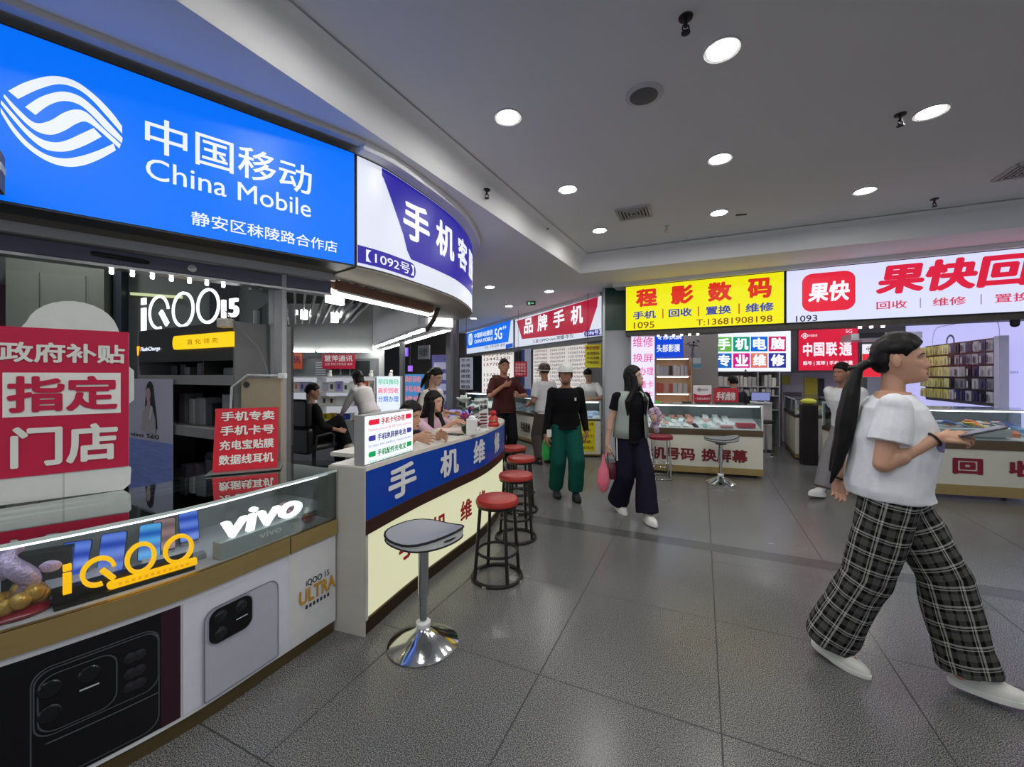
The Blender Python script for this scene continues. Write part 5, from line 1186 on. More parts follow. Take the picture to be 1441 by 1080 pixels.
# stools before it
t = thing('chrome_stool', 'round dark red padded stool with chrome legs before the lettered counter', 'stool', (2.17, 6.02, 0))
MB().lathe([(0.155, 0.565), (0.17, 0.57), (0.172, 0.61), (0.155, 0.625), (0.001, 0.63)], n=36).ob('seat', mat('wine_vinyl', (132, 30, 50), 0.35), t, True, world=False)
for k in range(4):
    a = k * pi / 2 + 0.6; MB().cyl((0.15 * cos(a), 0.15 * sin(a), 0.565), (0.175 * cos(a), 0.175 * sin(a), 0.01), 0.0105, n=10).ob('leg', CHROME, t, True, world=False)
MB().ring((0, 0, 0.19), 0.167, 0.008, 32).ob('footrest', CHROME, t, True, world=False); MB().ring((0, 0, 0.011), 0.175, 0.011, 32).ob('base_ring', CHROME, t, True, world=False)
swivel_stool('white saddle swivel stool on a chrome base before the counter with red lettering', (2.90, 5.73, 0), -0.25, 0.60, 0.2)

# inside that shop
LBX = Flat(at(888, 520, 7.05), at(921.5, 520, 7.05))
t = thing('light_box_sign', 'tall white light box with rows of pink lettering beside the pillar', 'sign', tuple(LBX.pt(0.2, 1)))
MB().strip(LBX, 0, LBX.len, 0.95, 2.30, -0.004, -0.09).ob('casing', LGREY, t); patch(MB(), LBX, 0.005, LBX.len - 0.005, 0.96, 2.29, 0.0).ob('face', glow((230, 222, 250), 1.0, True), t)
MB().strip(LBX, 0.08, LBX.len - 0.08, 0.0, 0.95, -0.02, -0.08).ob('stand', LGREY, t)
W_ = LBX.len
for k, (s_, a, b) in enumerate((('维修', 0.08, 0.92), ('换屏', 0.08, 0.92), ('号办理', 0.06, 0.94), ('流量卡', 0.06, 0.94), ('配件', 0.1, 0.92))):
    y0 = (474, 497.5, 517, 536, 551)[k]; y1 = (489, 510, 528.5, 546, 561)[k]
    lettering(t, LBX, [(s_, W_ * a, W_ * b, EYE - (y1 - HY) * 7.05 / FOC, EYE - (y0 - HY) * 7.05 / FOC)], glow((226, 84, 150), 0.95), 'lettering', 0.004, 0.01)
WD = Flat(at(920, 520, 8.1), at(974, 520, 7.9))
WOOD = mat('pale_wood', (204, 168, 136), 0.45, var=0.15, scale=6, stretch=(8, 1, 1))
t = thing('wooden_shelf', 'pale wooden shelf with white edge holding rows of boxes, behind the lettered counter', 'shelf', tuple(WD.pt(0.3, 0)))
for u in (0, WD.len - 0.025): MB().strip(WD, u, u + 0.025, 0, 1.83, 0, -0.34).ob('side', WOOD, t)
MB().strip(WD, 0.02, WD.len - 0.02, 0, 1.83, -0.32, -0.34).ob('back', WOOD, t)
for z in (0.6, 0.88, 1.13, 1.47, 1.815): b_ = MB().strip(WD, 0.025, WD.len - 0.025, z, z + 0.02, -0.004, -0.32).ob('shelf_board', WOOD, t); MB().strip(WD, 0.02, WD.len - 0.02, z, z + 0.02, 0.004, -0.004).ob('white_edge', paint((236, 232, 226)), b_); MB().strip(WD, 0.06, WD.len - 0.06, z - 0.012, z, -0.02, -0.05).ob('lamp_or_fill_strip', glow((255, 250, 240), 6.0, True), b_)  # glowing strips added under the boards to brighten the boxes
random.seed(8)
for z, cs, nms in ((1.492, [(228, 228, 230), (212, 214, 220), (200, 206, 214), (60, 60, 66), (232, 232, 230)], 'upper'), (1.152, [(204, 92, 84), (210, 100, 92), (214, 170, 160), (200, 202, 204), (204, 206, 204)], 'middle')):
    u = 0.05; k = 0
    while u < WD.len - 0.1:
        w = random.uniform(0.045, 0.075); h = random.uniform(0.17, 0.21)
        c = cs[k % 5] if nms == 'upper' else (cs[k % 3] if u < WD.len * 0.5 else cs[3 + k % 2])
        tag(MB().strip(WD, u, u + w, z, z + h, -0.04, -0.09).ob('phone_box', paint(c, 0.35)), '%s phone box standing on the %s board of the wooden shelf' % ({0: 'red' if c[1] < 120 else 'pale', 1: 'pale'}[0 if c[0] > c[2] + 30 else 1], nms), 'box', 'boxes on the %s board of the wooden shelf' % nms)
        u += w + random.uniform(0.008, 0.03); k += 1
fr = Flat(at(921, 500, 8.0), at(961, 500, 7.8))
t = thing('blue_sign', 'blue light panel with white lettering standing on the wooden shelf', 'sign', tuple(fr.pt(0.2, 1.84)))
MB().strip(fr, 0, fr.len, 1.837, 2.35, 0, -0.04).ob('panel', glow((16, 70, 214), 0.95, True), t)
lettering(t, fr, [('专修换膜', 0.04, fr.len - 0.02, 2.18, 2.31), ('头部影膜', 0.04, fr.len - 0.05, 1.94, 2.09)], glow((230, 236, 250), 0.95), 'lettering', 0.004, 0.03)
p = at(968, 495, 8.2)
t = thing('potted_plant', 'dark leggy plant in a glass vase on the right end of the wooden shelf', 'plant', (p.x, 7.98, 1.837))
MB().lathe([(0.03, 0), (0.035, 0.05), (0.02, 0.12), (0.025, 0.15)], n=16).ob('vase', paint((120, 124, 130), 0.2), t, True, world=False)
mb = MB(); lf = MB(); random.seed(2)
for k in range(6):
    a = k * 1.1; q = [(0, 0, 0.12), (0.04 * cos(a), 0.03 * sin(a), 0.24), (0.11 * cos(a), 0.08 * sin(a), 0.32 - 0.02 * k)]
    mb.tube(q, 0.004, 5)
    for j in (1, 2): lf.ell((0, 0, 0), (0.05, 0.022, 0.005), Matrix.Translation(V(q[j])) @ Matrix.Rotation(a, 4, 'Z') @ Matrix.Rotation(0.5, 4, 'Y'), 8, 4)
mb.ob('stem', BLACK, t, True, world=False); lo_ = lf.ob('foliage', paint((26, 34, 32)), t, True, world=False)
fp = Flat(at(976, 520, 7.7), at(986, 520, 7.7))
# grey column, with a small notice
CO = Flat(at(962, 500, 8.35), at(1010.5, 500, 8.25))
struct(MB().strip(CO, 0, CO.len, 0, 3.06, 0, -0.4).ob('pillar_grey', paint((150, 146, 142), 0.6)))
o = tag(MB().strip(CO, CO.u_at(975), CO.u_at(986), CO.z_at(976, 519), CO.z_at(976, 504), 0.006, 0.001).ob('notice', paint((196, 204, 208))), 'small notice with a teal foot on the grey column', 'notice')
patch(MB(), CO, CO.u_at(975), CO.u_at(986), CO.z_at(976, 518), CO.z_at(976, 512), 0.008).ob('teal_foot', paint((96, 156, 180)), o)
# eight coloured squares light box
EB = Flat(at(1006, 500, 8.9), at(1114, 500, 8.7))
t = thing('light_box_sign', 'white light box with eight coloured squares of white lettering', 'sign', tuple(EB.pt(0.8, 1.6)))
MB().strip(EB, 0, EB.len, EB.z_at(1110, 524), 2.50, -0.004, -0.12).ob('casing', LGREY, t, bevel=0.02)
patch(MB(), EB, 0.02, EB.len - 0.02, EB.z_at(1110, 523), 2.48, 0.0).ob('face', glow((232, 238, 250), 1.0, True), t)
cols = [(96, 176, 66), (10, 146, 116), (0, 100, 206), (196, 30, 92), (0, 100, 190), (202, 20, 132), (208, 116, 96), (42, 42, 150)]
xs = [(1007, 1029.5), (1031.5, 1055), (1056.5, 1080), (1081.5, 1106)]
for r in range(2):
    for c in range(4):
        a, b = EB.u_at(xs[c][0]), EB.u_at(xs[c][1]); y0, y1 = ((474.5, 495), (497.5, 518))[r]; z0, z1 = EB.z_at(1030, y1), EB.z_at(1030, y0)
        q = patch(MB(), EB, a, b, z0, z1, 0.004).ob('square', glow(cols[r * 4 + c], 0.95), t)
        lettering(q, EB, [('手机电脑专业维修'[r * 4 + c], a + 0.04, b - 0.03, z0 + 0.035, z1 - 0.025)], glow((240, 244, 250), 1.0), 'lettering', 0.008, 0.04)
# shelf under it
RK = Flat(at(1008, 540, 8.85), at(1098, 540, 8.6))
t = thing('box_shelf', 'grey shelf stacked with pale cartons under the light box of coloured squares', 'shelf', tuple(RK.pt(0.6, 0)))
for z in (0.75, 1.05, 1.24, 1.56): MB().strip(RK, 0, RK.len, z, z + 0.02, 0, -0.3).ob('shelf_board', LGREY, t)
for u in (0, RK.u_at(1066), RK.len - 0.02): MB().strip(RK, u, u + 0.02, 0, 1.58, 0, -0.3).ob('upright', LGREY, t)
MB().strip(RK, 0, RK.len, 0, 1.58, -0.29, -0.3).ob('back', paint((110, 108, 106)), t)
random.seed(4)
for z in (1.07, 1.26):
    u = 0.05
    while u < RK.len - 0.12:
        w = random.uniform(0.05, 0.1)
        if not (RK.u_at(1062) < u < RK.u_at(1072)): tag(MB().strip(RK, u, u + w, z, z + random.uniform(0.11, 0.16) if z < 1.2 else z + random.uniform(0.18, 0.25), -0.03, -0.2).ob('carton', paint(random.choice([(206, 200, 186), (190, 186, 178), (176, 172, 166), (214, 208, 200)]))), 'pale carton on the grey shelf under the coloured squares', 'box', 'cartons on the grey shelf')
        u += w + 0.015
fr = Flat(at(1021, 515, 8.92), at(1041, 515, 8.87))
board(fr, 'small crimson sign on the grey shelf before the coloured squares', 1.58, 1.76, (130, 30, 48), [('快速换屏', 0.02, fr.len - 0.02, 1.62, 1.70)])
p = at(1048, 520, 8.86); mb = MB().lathe([(0.05, 0), (0.04, 0.05), (0.02, 0.1), (0.05, 0.16), (0.03, 0.2)], (p.x, p.y, 1.58), 14)
tag(mb.ob('statuette', BLACK, smooth=True), 'black statuette beside the small crimson sign', 'statuette')
# desk, screen and yellow notes further in
t = thing('desk', 'white desk carrying a screen in the aisle between the counters', 'desk', tuple(at(1072, 590, 8.0).xy) + (0,))
fr = Flat(at(1052, 590, 8.05), at(1087, 590, 7.95))
MB().strip(fr, 0, fr.len, 0.94, 0.97, 0, -0.4).ob('top', WHITE, t); MB().strip(fr, 0.25, fr.len, 0.05, 0.94, -0.02, -0.38).ob('drawer_block', paint((206, 204, 204)), t)
MB().strip(fr, 0.02, 0.06, 0.0, 0.94, -0.02, -0.38).ob('side', WHITE, t); MB().strip(fr, 0.27, fr.len - 0.02, 0.5, 0.505, -0.018, -0.02).ob('drawer_gap', GREY, t)
sc = Flat(fr.pt(0.12, 0, -0.2), fr.pt(0.46, 0, -0.18))
t = thing('monitor', 'screen with blue grey picture on the white desk in the aisle', 'monitor', tuple(sc.pt(0.2, 0.97)))
MB().strip(sc, 0, sc.len, 0.985, 1.16, 0, -0.03).ob('casing', DGREY, t); patch(MB(), sc, 0.01, sc.len - 0.01, 0.995, 1.15, 0.003).ob('screen', glow((128, 136, 190), 0.85), t); MB().strip(sc, 0.12, 0.22, 0.97, 0.99, 0.03, -0.09).ob('foot', DGREY, t)
p = at(1078, 590, 7.7)
t = thing('stool', 'black round stool under the white desk in the aisle', 'stool', (p.x, p.y, 0))
MB().lathe([(0.15, 0.60), (0.16, 0.62), (0.15, 0.65), (0.001, 0.655)], n=20).ob('seat', BLACK, t, True, world=False); MB().cyl((0, 0, 0.02), (0, 0, 0.6), 0.02).ob('column', CHROME, t, True, world=False); MB().lathe([(0.17, 0), (0.16, 0.015), (0.03, 0.04)], n=20).ob('base', CHROME, t, True, world=False)

# red telecom light box and cupboard wall
UB = Flat(at(1123, 500, 8.75), at(1208, 500, 8.25))
t = thing('light_box_sign', 'red light box with white lettering and knot emblem behind the walking people', 'sign', tuple(UB.pt(0.6, 1.6)))
MB().strip(UB, 0, UB.len, UB.z_at(1124, 522), 2.48, -0.004, -0.12).ob('casing', DRED, t); patch(MB(), UB, 0.01, UB.len - 0.01, UB.z_at(1124, 521.5), 2.47, 0.0).ob('face', glow((206, 22, 58), 0.95, True), t)
WU = glow((240, 226, 236), 1.0)
lettering(t, UB, [(c, UB.u_at(a), UB.u_at(b), UB.z_at(1130, 502), UB.z_at(1130, 483)) for c, a, b in (('中', 1130, 1143), ('国', 1145, 1160), ('联', 1162, 1178), ('通', 1181, 1199))], WU, 'lettering', 0.005, 0.035)
lettering(t, UB, [('靓号 | 宽带 | 手机 | 流量', UB.u_at(1130), UB.u_at(1200), UB.z_at(1130, 515), UB.z_at(1130, 508.5))], WU, 'small_lettering', 0.005, 0.02)
lettering(t, UB, [('5G', UB.u_at(1190), UB.u_at(1199), UB.z_at(1190, 469), UB.z_at(1190, 464)), ('中国联通', UB.u_at(1138), UB.u_at(1150), UB.z_at(1138, 474.5), UB.z_at(1138, 471))], WU, 'corner_lettering', 0.005, 0.0)
mb = MB(); knot(mb, UB, UB.u_at(1132.5), UB.z_at(1132, 473), 0.06, 0.005); mb.ob('emblem', WU, t, fix=False)
fr = Flat(at(1213, 500, 8.6), at(1262, 500, 8.4))
t = thing('light_box_sign', 'white and red light box half hidden by the ponytail of the near walker', 'sign', tuple(fr.pt(0.3, 1.4)))
MB().strip(fr, 0, fr.len, 1.45, 2.15, -0.004, -0.1).ob('casing', LGREY, t); MB().strip(fr, 0.1, fr.len - 0.1, 0, 1.45, -0.03, -0.08).ob('stand', LGREY, t); patch(MB(), fr, 0.005, fr.len - 0.005, 1.46, 2.14, 0).ob('face', glow((232, 230, 240), 1.0, True), t); patch(MB(), fr, 0.005, fr.len - 0.005, 1.46, 1.94, 0.003).ob('red_field', glow((222, 40, 56), 1.0), t)
mb = MB(); knot(mb, fr, 0.12, 2.04, 0.05, 0.004); mb.ob('emblem', paint((120, 60, 80)), t, fix=False)
CU = Flat(at(1100, 560, 9.3), at(1190, 560, 8.7))
t = thing('back_cupboard', 'mauve back cupboard with dark compartments under the red light box', 'cupboard', tuple(CU.pt(0.6, 0)))
MB().strip(CU, 0, CU.len, 0, 1.55, -0.02, -0.3).ob('body', paint((164, 156, 164)), t)
for xa, xb, ya, yb, c in ((1072, 1090, 528, 540, (44, 40, 52)), (1100, 1112, 529, 541, (150, 140, 40)), (1132, 1150, 532, 556, (176, 160, 40)), (1152, 1160, 533, 558, (34, 34, 40)), (1104, 1128, 552, 560, (90, 84, 90))):
    MB().strip(CU, CU.u_at(xa), CU.u_at(xb), CU.z_at(xa, yb), CU.z_at(xa, ya), 0.02, -0.02).ob('compartment', paint(c), t)

# side counter running back, dark bin, right hand counter
K3 = Flat((5.8, 8.78), (5.03, 7.31))
t = case_counter('narrow cream counter running back into the shop behind the walkers', K3, 0, K3.len, 0.5, 1.07, 0.80, 0.74, 0.10, 0.03, lit=False)
E3 = Flat(K3.pt(K3.len, 0, 0.0), K3.pt(K3.len, 0, -0.5))
random.seed(9)
goods(K3, 0.2, K3.len - 0.1, 0.81, -0.07, -0.42, 2, 0.16, 'the narrow counter running back', pal=[((206, 190, 120), 'straw'), ((226, 226, 224), 'white'), ((60, 60, 64), 'black')])
tag(MB().box((5.0, 6.95, 0.5), (0.22, 0.24, 1.0), -0.4).ob('dark_bin', paint((32, 28, 28), 0.45), bevel=0.01), 'tall dark brown bin between the narrow counter and the white one', 'bin')
tag(MB().ell((5.0, 6.95, 1.05), (0.12, 0.11, 0.055)).ob('yellow_bag', paint((206, 206, 70)), smooth=True), 'crumpled yellow bag lying on top of the dark bin', 'bag')
K2 = Flat((4.50, 5.245), (6.27, 4.766))
t = case_counter('long glass counter with crimson lettering under the white sign', K2, 0, K2.len, 0.6, 1.085, 0.715, 0.603, 0.17, 0.045)
KE = Flat(K2.pt(0.0, 0, -1.15), K2.pt(0.0, 0, 0.0))
q = K2.u_at(1383) - K2.u_at(1340); pitch = K2.u_at(1419) - K2.u_at(1340)
lettering(t, K2, [(c, K2.u_at(1340) + pitch * (k - 2), K2.u_at(1340) + pitch * (k - 2) + q, 0.30, 0.495) for k, c in enumerate('手机回收')], paint((134, 22, 48), 0.4), 'lettering', 0.005, 0.05)
K5 = Flat(K2.pt(0.02, 0, -1.22), K2.pt(0.02, 0, -0.62))
t = case_counter('short white return counter at the left end of the long glass counter', K5, 0, K5.len, 0.45, 1.085, 0.715, 0.65, 0.10, 0.03, lit=False)
random.seed(12)
PAL2 = [((232, 190, 50), 'yellow'), ((226, 226, 230), 'white'), ((70, 100, 190), 'blue'), ((226, 120, 60), 'orange'), ((120, 160, 200), 'pale blue'), ((226, 226, 230), 'white')]
goods(K2, 0.25, K2.len - 0.1, 0.726, -0.08, -0.5, 3, 0.11, 'the long glass counter under the white sign', pal=PAL2)
for k in range(26):
    u = K2.u_at(1350) + random.uniform(-0.15, 0.5); c, cn = random.choice(PAL2)
    w = random.uniform(0.06, 0.1)
    tag(MB().prism(rrect(-w / 2, w / 2, -0.07, 0.07, 0.01), 0, 0.008, Matrix.Translation(K2.pt(u, 0.86 + 0.05 * random.random(), -0.2 + random.uniform(-0.1, 0.1))) @ Matrix.Rotation(random.uniform(0, 3), 4, 'Z') @ Matrix.Rotation(0.35, 4, 'X')).ob('cable_pack', paint(c, 0.3)), '%s cable pack in the heap inside the long glass counter' % cn, 'pack', '%s packs in the counter heap' % cn)
tag(MB().box(tuple(K2.pt(K2.u_at(1345) + 0.17, 0.80, -0.2)), (0.75, 0.36, 0.09), K2.rz()).ob('open_box', paint((196, 198, 202))), 'open pale box under the heap of cable packs', 'box')

# pegboard of phone cases on the lavender wall
PG = Flat((7.10, 7.10), (6.20, 5.13)); PGL = PG.u_at(1408)
t = thing('pegboard', 'steel wire rack hung with rows of phone cases on the lavender wall', 'rack', tuple(PG.pt(1, 1.1)))
zt0 = 1.99
MB().strip(PG, 0.0, PGL, 1.08, zt0, -0.02, -0.03).ob('panel', paint((120, 118, 130), 0.4), t)
MB().strip(PG, PGL, PGL + 0.10, 1.08, zt0 + 0.01, 0.06, -0.03).ob('side_frame', paint((196, 194, 226), 0.4), t)
for r in range(6): MB().strip(PG, 0, PGL, 1.125 + r * 0.172, 1.131 + r * 0.172, 0.0, -0.02).ob('hang_bar', STEEL, t)
random.seed(13)
for r in range(5):
    for c in range(13):
        u = 0.03 + c * (PGL - 0.05) / 13; w = (PGL - 0.05) / 13 * 0.86; z = 1.135 + r * 0.172; yl = c < 6
        c_ = random.choice([(222, 212, 120), (206, 198, 104), (232, 226, 156), (180, 174, 96)]) if yl else random.choice([(70, 70, 110), (176, 176, 190), (50, 50, 100), (130, 130, 146), (34, 34, 48), (196, 196, 206)])
        o = MB().strip(PG, u, u + w, z, z + 0.142, 0.05 + random.random() * 0.02, 0.0).ob('phone_case', paint(c_, 0.3))
        tag(o, 'packaged %s phone case hung in the %s row of the wall rack' % ('straw yellow' if yl else 'dark or grey', ('bottom', 'fourth', 'third', 'second', 'top')[r]), 'phone case', '%s cases in the %s rack row' % ('yellow' if yl else 'dark', ('bottom', 'fourth', 'third', 'second', 'top')[r]))
        patch(MB(), PG, u + w * 0.3, u + w * 0.62, z + 0.015, z + 0.11, 0.075).ob('insert', paint((200, 196, 170) if yl else random.choice([(180, 180, 190), (80, 80, 100)])), o)
WR = Flat((7.49, 7.84), (6.04, 4.34))
t = thing('wall_print', 'faint outline of a big phone printed on the lavender wall above the rack', 'print', tuple(WR.pt(1, 2)))
mb = MB(); u0, u1 = WR.u_at(1313), WR.u_at(1375)
outline(mb, WR, rrect(u0, u0 + 1.6, 1.2, 2.30, 0.2, 8), 0.01, 0.006); mb.ob('phone_outline', paint((120, 118, 160)), t, fix=False)
ring_ = MB(); annulus(ring_, WR, WR.u_at(1338), 2.03, 0.11, 0.11, 0.03, 0, 2 * pi, 0.004, 0.008); ring_.ob('lens_ring', paint((96, 96, 120)), t)
lettering(t, WR, [('超清影像', WR.u_at(1422), WR.u_at(1434), 1.52, 1.55, 0.0)], paint((150, 130, 190)), 'small_print', 0.006)
p = RS.pt(RS.u_at(1437), 2.16, -0.12)
t = thing('dome_camera', 'black security camera under the white sign at the right edge', 'camera', tuple(p))
MB().lathe([(0.04, 0.0), (0.045, -0.02), (0.04, -0.03)], n=16).ob('mount', DGREY, t, True, world=False); MB().ell((0, 0, -0.045), (0.042, 0.042, 0.04)).ob('dome', BLACK, t, True, world=False)
p = at(1235, 472, 7.6)
t = thing('ceiling_air_conditioner', 'air conditioner unit with dark louvres behind the white sign', 'air conditioner', tuple(p), -0.45)
MB().box((0.15, 0.3, -0.02), (1.1, 0.7, 0.12)).ob('housing', LGREY, t, world=False); MB().box((-0.1, -0.06, -0.0), (0.36, 0.03, 0.09)).ob('louvre', BLACK, t, world=False)

# ---------------------------------------------------------------- diagonal row of shops in the middle
MS = Flat((-1.76, 14.9), (1.69, 7.75))
m0, m1, m2, m3 = MS.u_at(652), MS.u_at(722.5), MS.u_at(724.8), MS.u_at(847)
def quad(fr, pts, off): return MB().add([fr.pt(fr.u_at(x), fr.z_at(x, y), off) for x, y in pts], [tuple(range(len(pts)))])
t = thing('shop_sign', 'white illuminated sign with a crimson field and white lettering over the far counters', 'sign', tuple(MS.pt(m2 + 1, 2.24)))
MB().strip(MS, m2, m3, 2.235, 3.0, 0, -0.14).ob('casing', LGREY, t); patch(MB(), MS, m2 + 0.01, m3 - 0.01, 2.245, 2.99, 0.004).ob('face', glow((208, 214, 228), 0.95, True), t)
quad(MS, [(727.5, 452), (735, 477.5), (829, 467.5), (841, 431), (842, 418)], 0.008).ob('crimson_field', glow((168, 22, 54), 0.9), t, fix=False)
lettering(t, MS, [(c, MS.u_at(a), MS.u_at(b), MS.z_at(740, 470.5), MS.z_at(740, 449)) for c, a, b in (('品', 738, 750.5), ('牌', 757, 771), ('手', 779, 795), ('机', 804, 821))], glow((232, 232, 238), 1.0), 'lettering', 0.012, 0.03)
lettering(t, MS, [('三星·OPPO·vivo·荣耀·华为', MS.u_at(750), MS.u_at(807), MS.z_at(751, 483.5), MS.z_at(751, 478.5))], paint((50, 52, 66)), 'brand_list', 0.008, 0.01)
quad(MS, [(822.5, 466.5), (822.5, 474), (846, 472), (846, 462.5)], 0.009).ob('number_tag', glow((34, 34, 140), 0.9), t, fix=False)
lettering(t, MS, [('【1096号】', MS.u_at(822), MS.u_at(846), MS.z_at(823, 473.5), MS.z_at(823, 467))], glow((230, 232, 240), 0.95), 'number', 0.014, 0.01)
t = thing('shop_sign', 'small blue and white illuminated telecom sign at the far end of the passage', 'sign', tuple(MS.pt(m0 + 1, 2.24)))
MB().strip(MS, m0, m1, 2.235, 3.0, 0, -0.14).ob('casing', LGREY, t); patch(MB(), MS, m0 + 0.01, m1 - 0.01, 2.245, 2.99, 0.004).ob('face', glow((206, 216, 236), 0.95, True), t)
quad(MS, [(655.5, 470), (657.5, 491), (715.5, 481.5), (719.5, 450.5)], 0.008).ob('blue_field', glow((10, 104, 226), 1.0), t, fix=False)
lettering(t, MS, [('中国移动通信', MS.u_at(668), MS.u_at(694), MS.z_at(668, 477), MS.z_at(668, 470)), ('CHINA MOBILE', MS.u_at(668), MS.u_at(694), MS.z_at(668, 484), MS.z_at(668, 479)), ('5G', MS.u_at(696.5), MS.u_at(707), MS.z_at(697, 479), MS.z_at(697, 463)), ('++', MS.u_at(708), MS.u_at(713), MS.z_at(708, 464), MS.z_at(708, 459))], glow((226, 236, 250), 1.0), 'lettering', 0.012, 0.02)
mb = MB()
for dx in (-1, 0, 1): annulus(mb, MS, MS.u_at(662.5) + 0.07 * dx, MS.z_at(662, 478), 0.14, 0.2, 0.035, 0, 2 * pi, 0.012, 0.014, 24)
mb.ob('emblem', glow((226, 236, 250), 1.0), t)
lettering(t, MS, [('手机 卡号 配件 维修', MS.u_at(682), MS.u_at(711), MS.z_at(683, 491.5), MS.z_at(683, 487.5))], paint((60, 76, 120)), 'small_lettering', 0.008, 0.0)
quad(MS, [(712, 485), (712, 491), (722, 489), (722, 483)], 0.009).ob('number_tag', glow((20, 80, 190), 0.9), t, fix=False)
struct(MB().strip(MS, m0 - 1.5, m3, 3.0, 3.06, 0.05, -0.5).ob('trim_middle_cornice', CEIL))
struct(MB().strip(MS, m0 - 1.5, m3, 2.16, 2.235, -0.02, -0.3).ob('trim_middle_shutter', paint((96, 98, 104), 0.5)))
struct(MB().strip(MS, m0 - 1.5, m3, 2.235, 3.06, -0.16, -0.3).ob('wall_middle_fascia', paint((120, 122, 128), 0.6)))
# counters below
KA = Flat((0.98, 7.60), (1.62, 7.52))
t = case_counter('glass counter with a yellow lettered banner on its front, beside the pillar', KA, 0, KA.len, 0.45, 1.02, 0.69, 0.66, 0.06, 0.03)
b_ = patch(MB(), KA, 0.12, KA.len - 0.10, 0.10, 0.655, 0.006).ob('yellow_banner', paint((222, 206, 24), 0.4), t)
for k, s_ in enumerate(('手机卡办理', '手机专卖', '高价回收旧', '手机维修', '贴膜 换电池')): lettering(b_, KA, [(s_, 0.15, KA.len - 0.13 - 0.05 * (k % 2), 0.57 - 0.108 * k, 0.63 - 0.108 * k)], paint((120, 66, 16)), 'lettering', 0.009, 0.01)
KB = Flat((-0.55, 10.95), (0.86, 8.05))
t = case_counter('long lit glass counter running off down the passage behind the standing people', KB, 0, KB.len, 0.5, 1.0, 0.66, 0.60, 0.10, 0.03)
lettering(t, KB, [('手机维修', KB.u_at(733), KB.u_at(746.5), 0.22, 0.44)], paint((60, 36, 40)), 'lettering', 0.006, 0.03)
ICE = [((190, 206, 240), 'pale blue'), ((226, 232, 244), 'white'), ((120, 140, 210), 'blue')]
random.seed(14)
goods(KA, 0.06, KA.len - 0.05, 0.70, -0.06, -0.38, 3, 0.1, 'the glass counter over the yellow banner', pal=ICE)
goods(KB, 0.6, KB.len - 0.1, 0.67, -0.06, -0.4, 2, 0.15, 'the long lit counter down the passage', pal=ICE)
# boards of telephone numbers
random.seed(15)
def number_board(label, fr, z0, z1, rows, cols, head=None, k_=0.8):
    t = thing('number_board', label, 'board', tuple(fr.pt(fr.len / 2, z0)))
    MB().strip(fr, 0, fr.len, z0, z1, -0.004, -0.06).ob('casing', LGREY, t); patch(MB(), fr, 0.01, fr.len - 0.01, z0 + 0.01, z1 - 0.01, 0).ob('face', glow((224, 218, 214), k_, True), t)
    cw = fr.len / cols; rh = (z1 - z0 - 0.06) / rows; red, blk = [], []
    for r in range(rows):
        for c in range(cols):
            s_ = '1%d%d' % (random.choice((3, 3, 5, 8)), random.randint(10000000, 99999999))
            s_ = s_[:8]
            z = z1 - 0.04 - rh * (r + 1) + rh * 0.25; (red if (r < 3 and c == 0) else blk).append((s_, cw * c + cw * 0.08, cw * c + cw * 0.90, z, z + rh * 0.55))
    if head: red.append((head, 0.05, fr.len - 0.05, z1 - rh * 1.2, z1 - 0.03)); blk = blk[cols:]
    lettering(t, fr, blk, paint((86, 60, 56)), 'numbers', 0.004, 0.0); lettering(t, fr, red, paint((190, 60, 60)), 'red_numbers', 0.005, 0.005)
    return t
# (the boards carry rows of numbers like those in the photograph, too small to read)
fr = Flat(at(750, 520, 11.6), at(826, 520, 9.8))
number_board('big white board of telephone numbers behind the standing people', fr, 0.9, 2.34, 14, 3)
fr = Flat(at(678, 520, 14.2), at(723, 520, 12.3))
number_board('white board of large telephone numbers behind the brown shirt', fr, 0.7, 2.32, 9, 1, '手机号码选', 1.0)
fr = Flat(at(823, 500, 7.85), at(846, 500, 7.75))
t = thing('hanging_sign', 'yellow hanging notice with brown lettering beside the pillar', 'sign', tuple(fr.pt(0.15, 1.6)))
MB().strip(fr, 0, fr.len, 1.64, 2.08, 0, -0.01).ob('panel', paint((214, 204, 40), 0.5), t); MB().strip(fr, 0.05, 0.06, 2.08, 3.06, 0, -0.01).ob('cord', DGREY, t)
lettering(t, fr, [('高价回收', 0.03, fr.len - 0.03, 1.98, 2.05)], paint((180, 60, 20)), 'headline', 0.004, 0.02); lettering(t, fr, [(s_, 0.04, fr.len - 0.04, 1.88 - 0.085 * k, 1.94 - 0.085 * k) for k, s_ in enumerate(('各类数码', '手机电脑', '平板相机'))], paint((110, 90, 20)), 'lettering', 0.004, 0.015)
fr = Flat(at(724, 520, 9.9), at(741.5, 520, 9.7))
t = thing('hanging_sign', 'crimson hanging notice with pale lettering between the number boards', 'sign', tuple(fr.pt(0.15, 1.4)))
MB().strip(fr, 0, fr.len, 1.46, 1.82, 0, -0.01).ob('panel', paint((180, 26, 52), 0.4), t); lettering(t, fr, [(s_, 0.03, fr.len - 0.03, 1.72 - 0.075 * k, 1.78 - 0.075 * k) for k, s_ in enumerate(('手机维修', '换屏换电', '配件批发', '充值办卡'))], paint((230, 200, 200)), 'lettering', 0.004, 0.01)
MB().strip(fr, 0.1, 0.106, 1.82, 3.06, -0.002, -0.008).ob('cord', DGREY, t)
fr = Flat(at(734, 520, 10.6), at(747, 520, 10.3))
t = thing('roll_banner', 'tall navy and white banner between the number boards', 'banner', tuple(fr.pt(0.1, 0)))
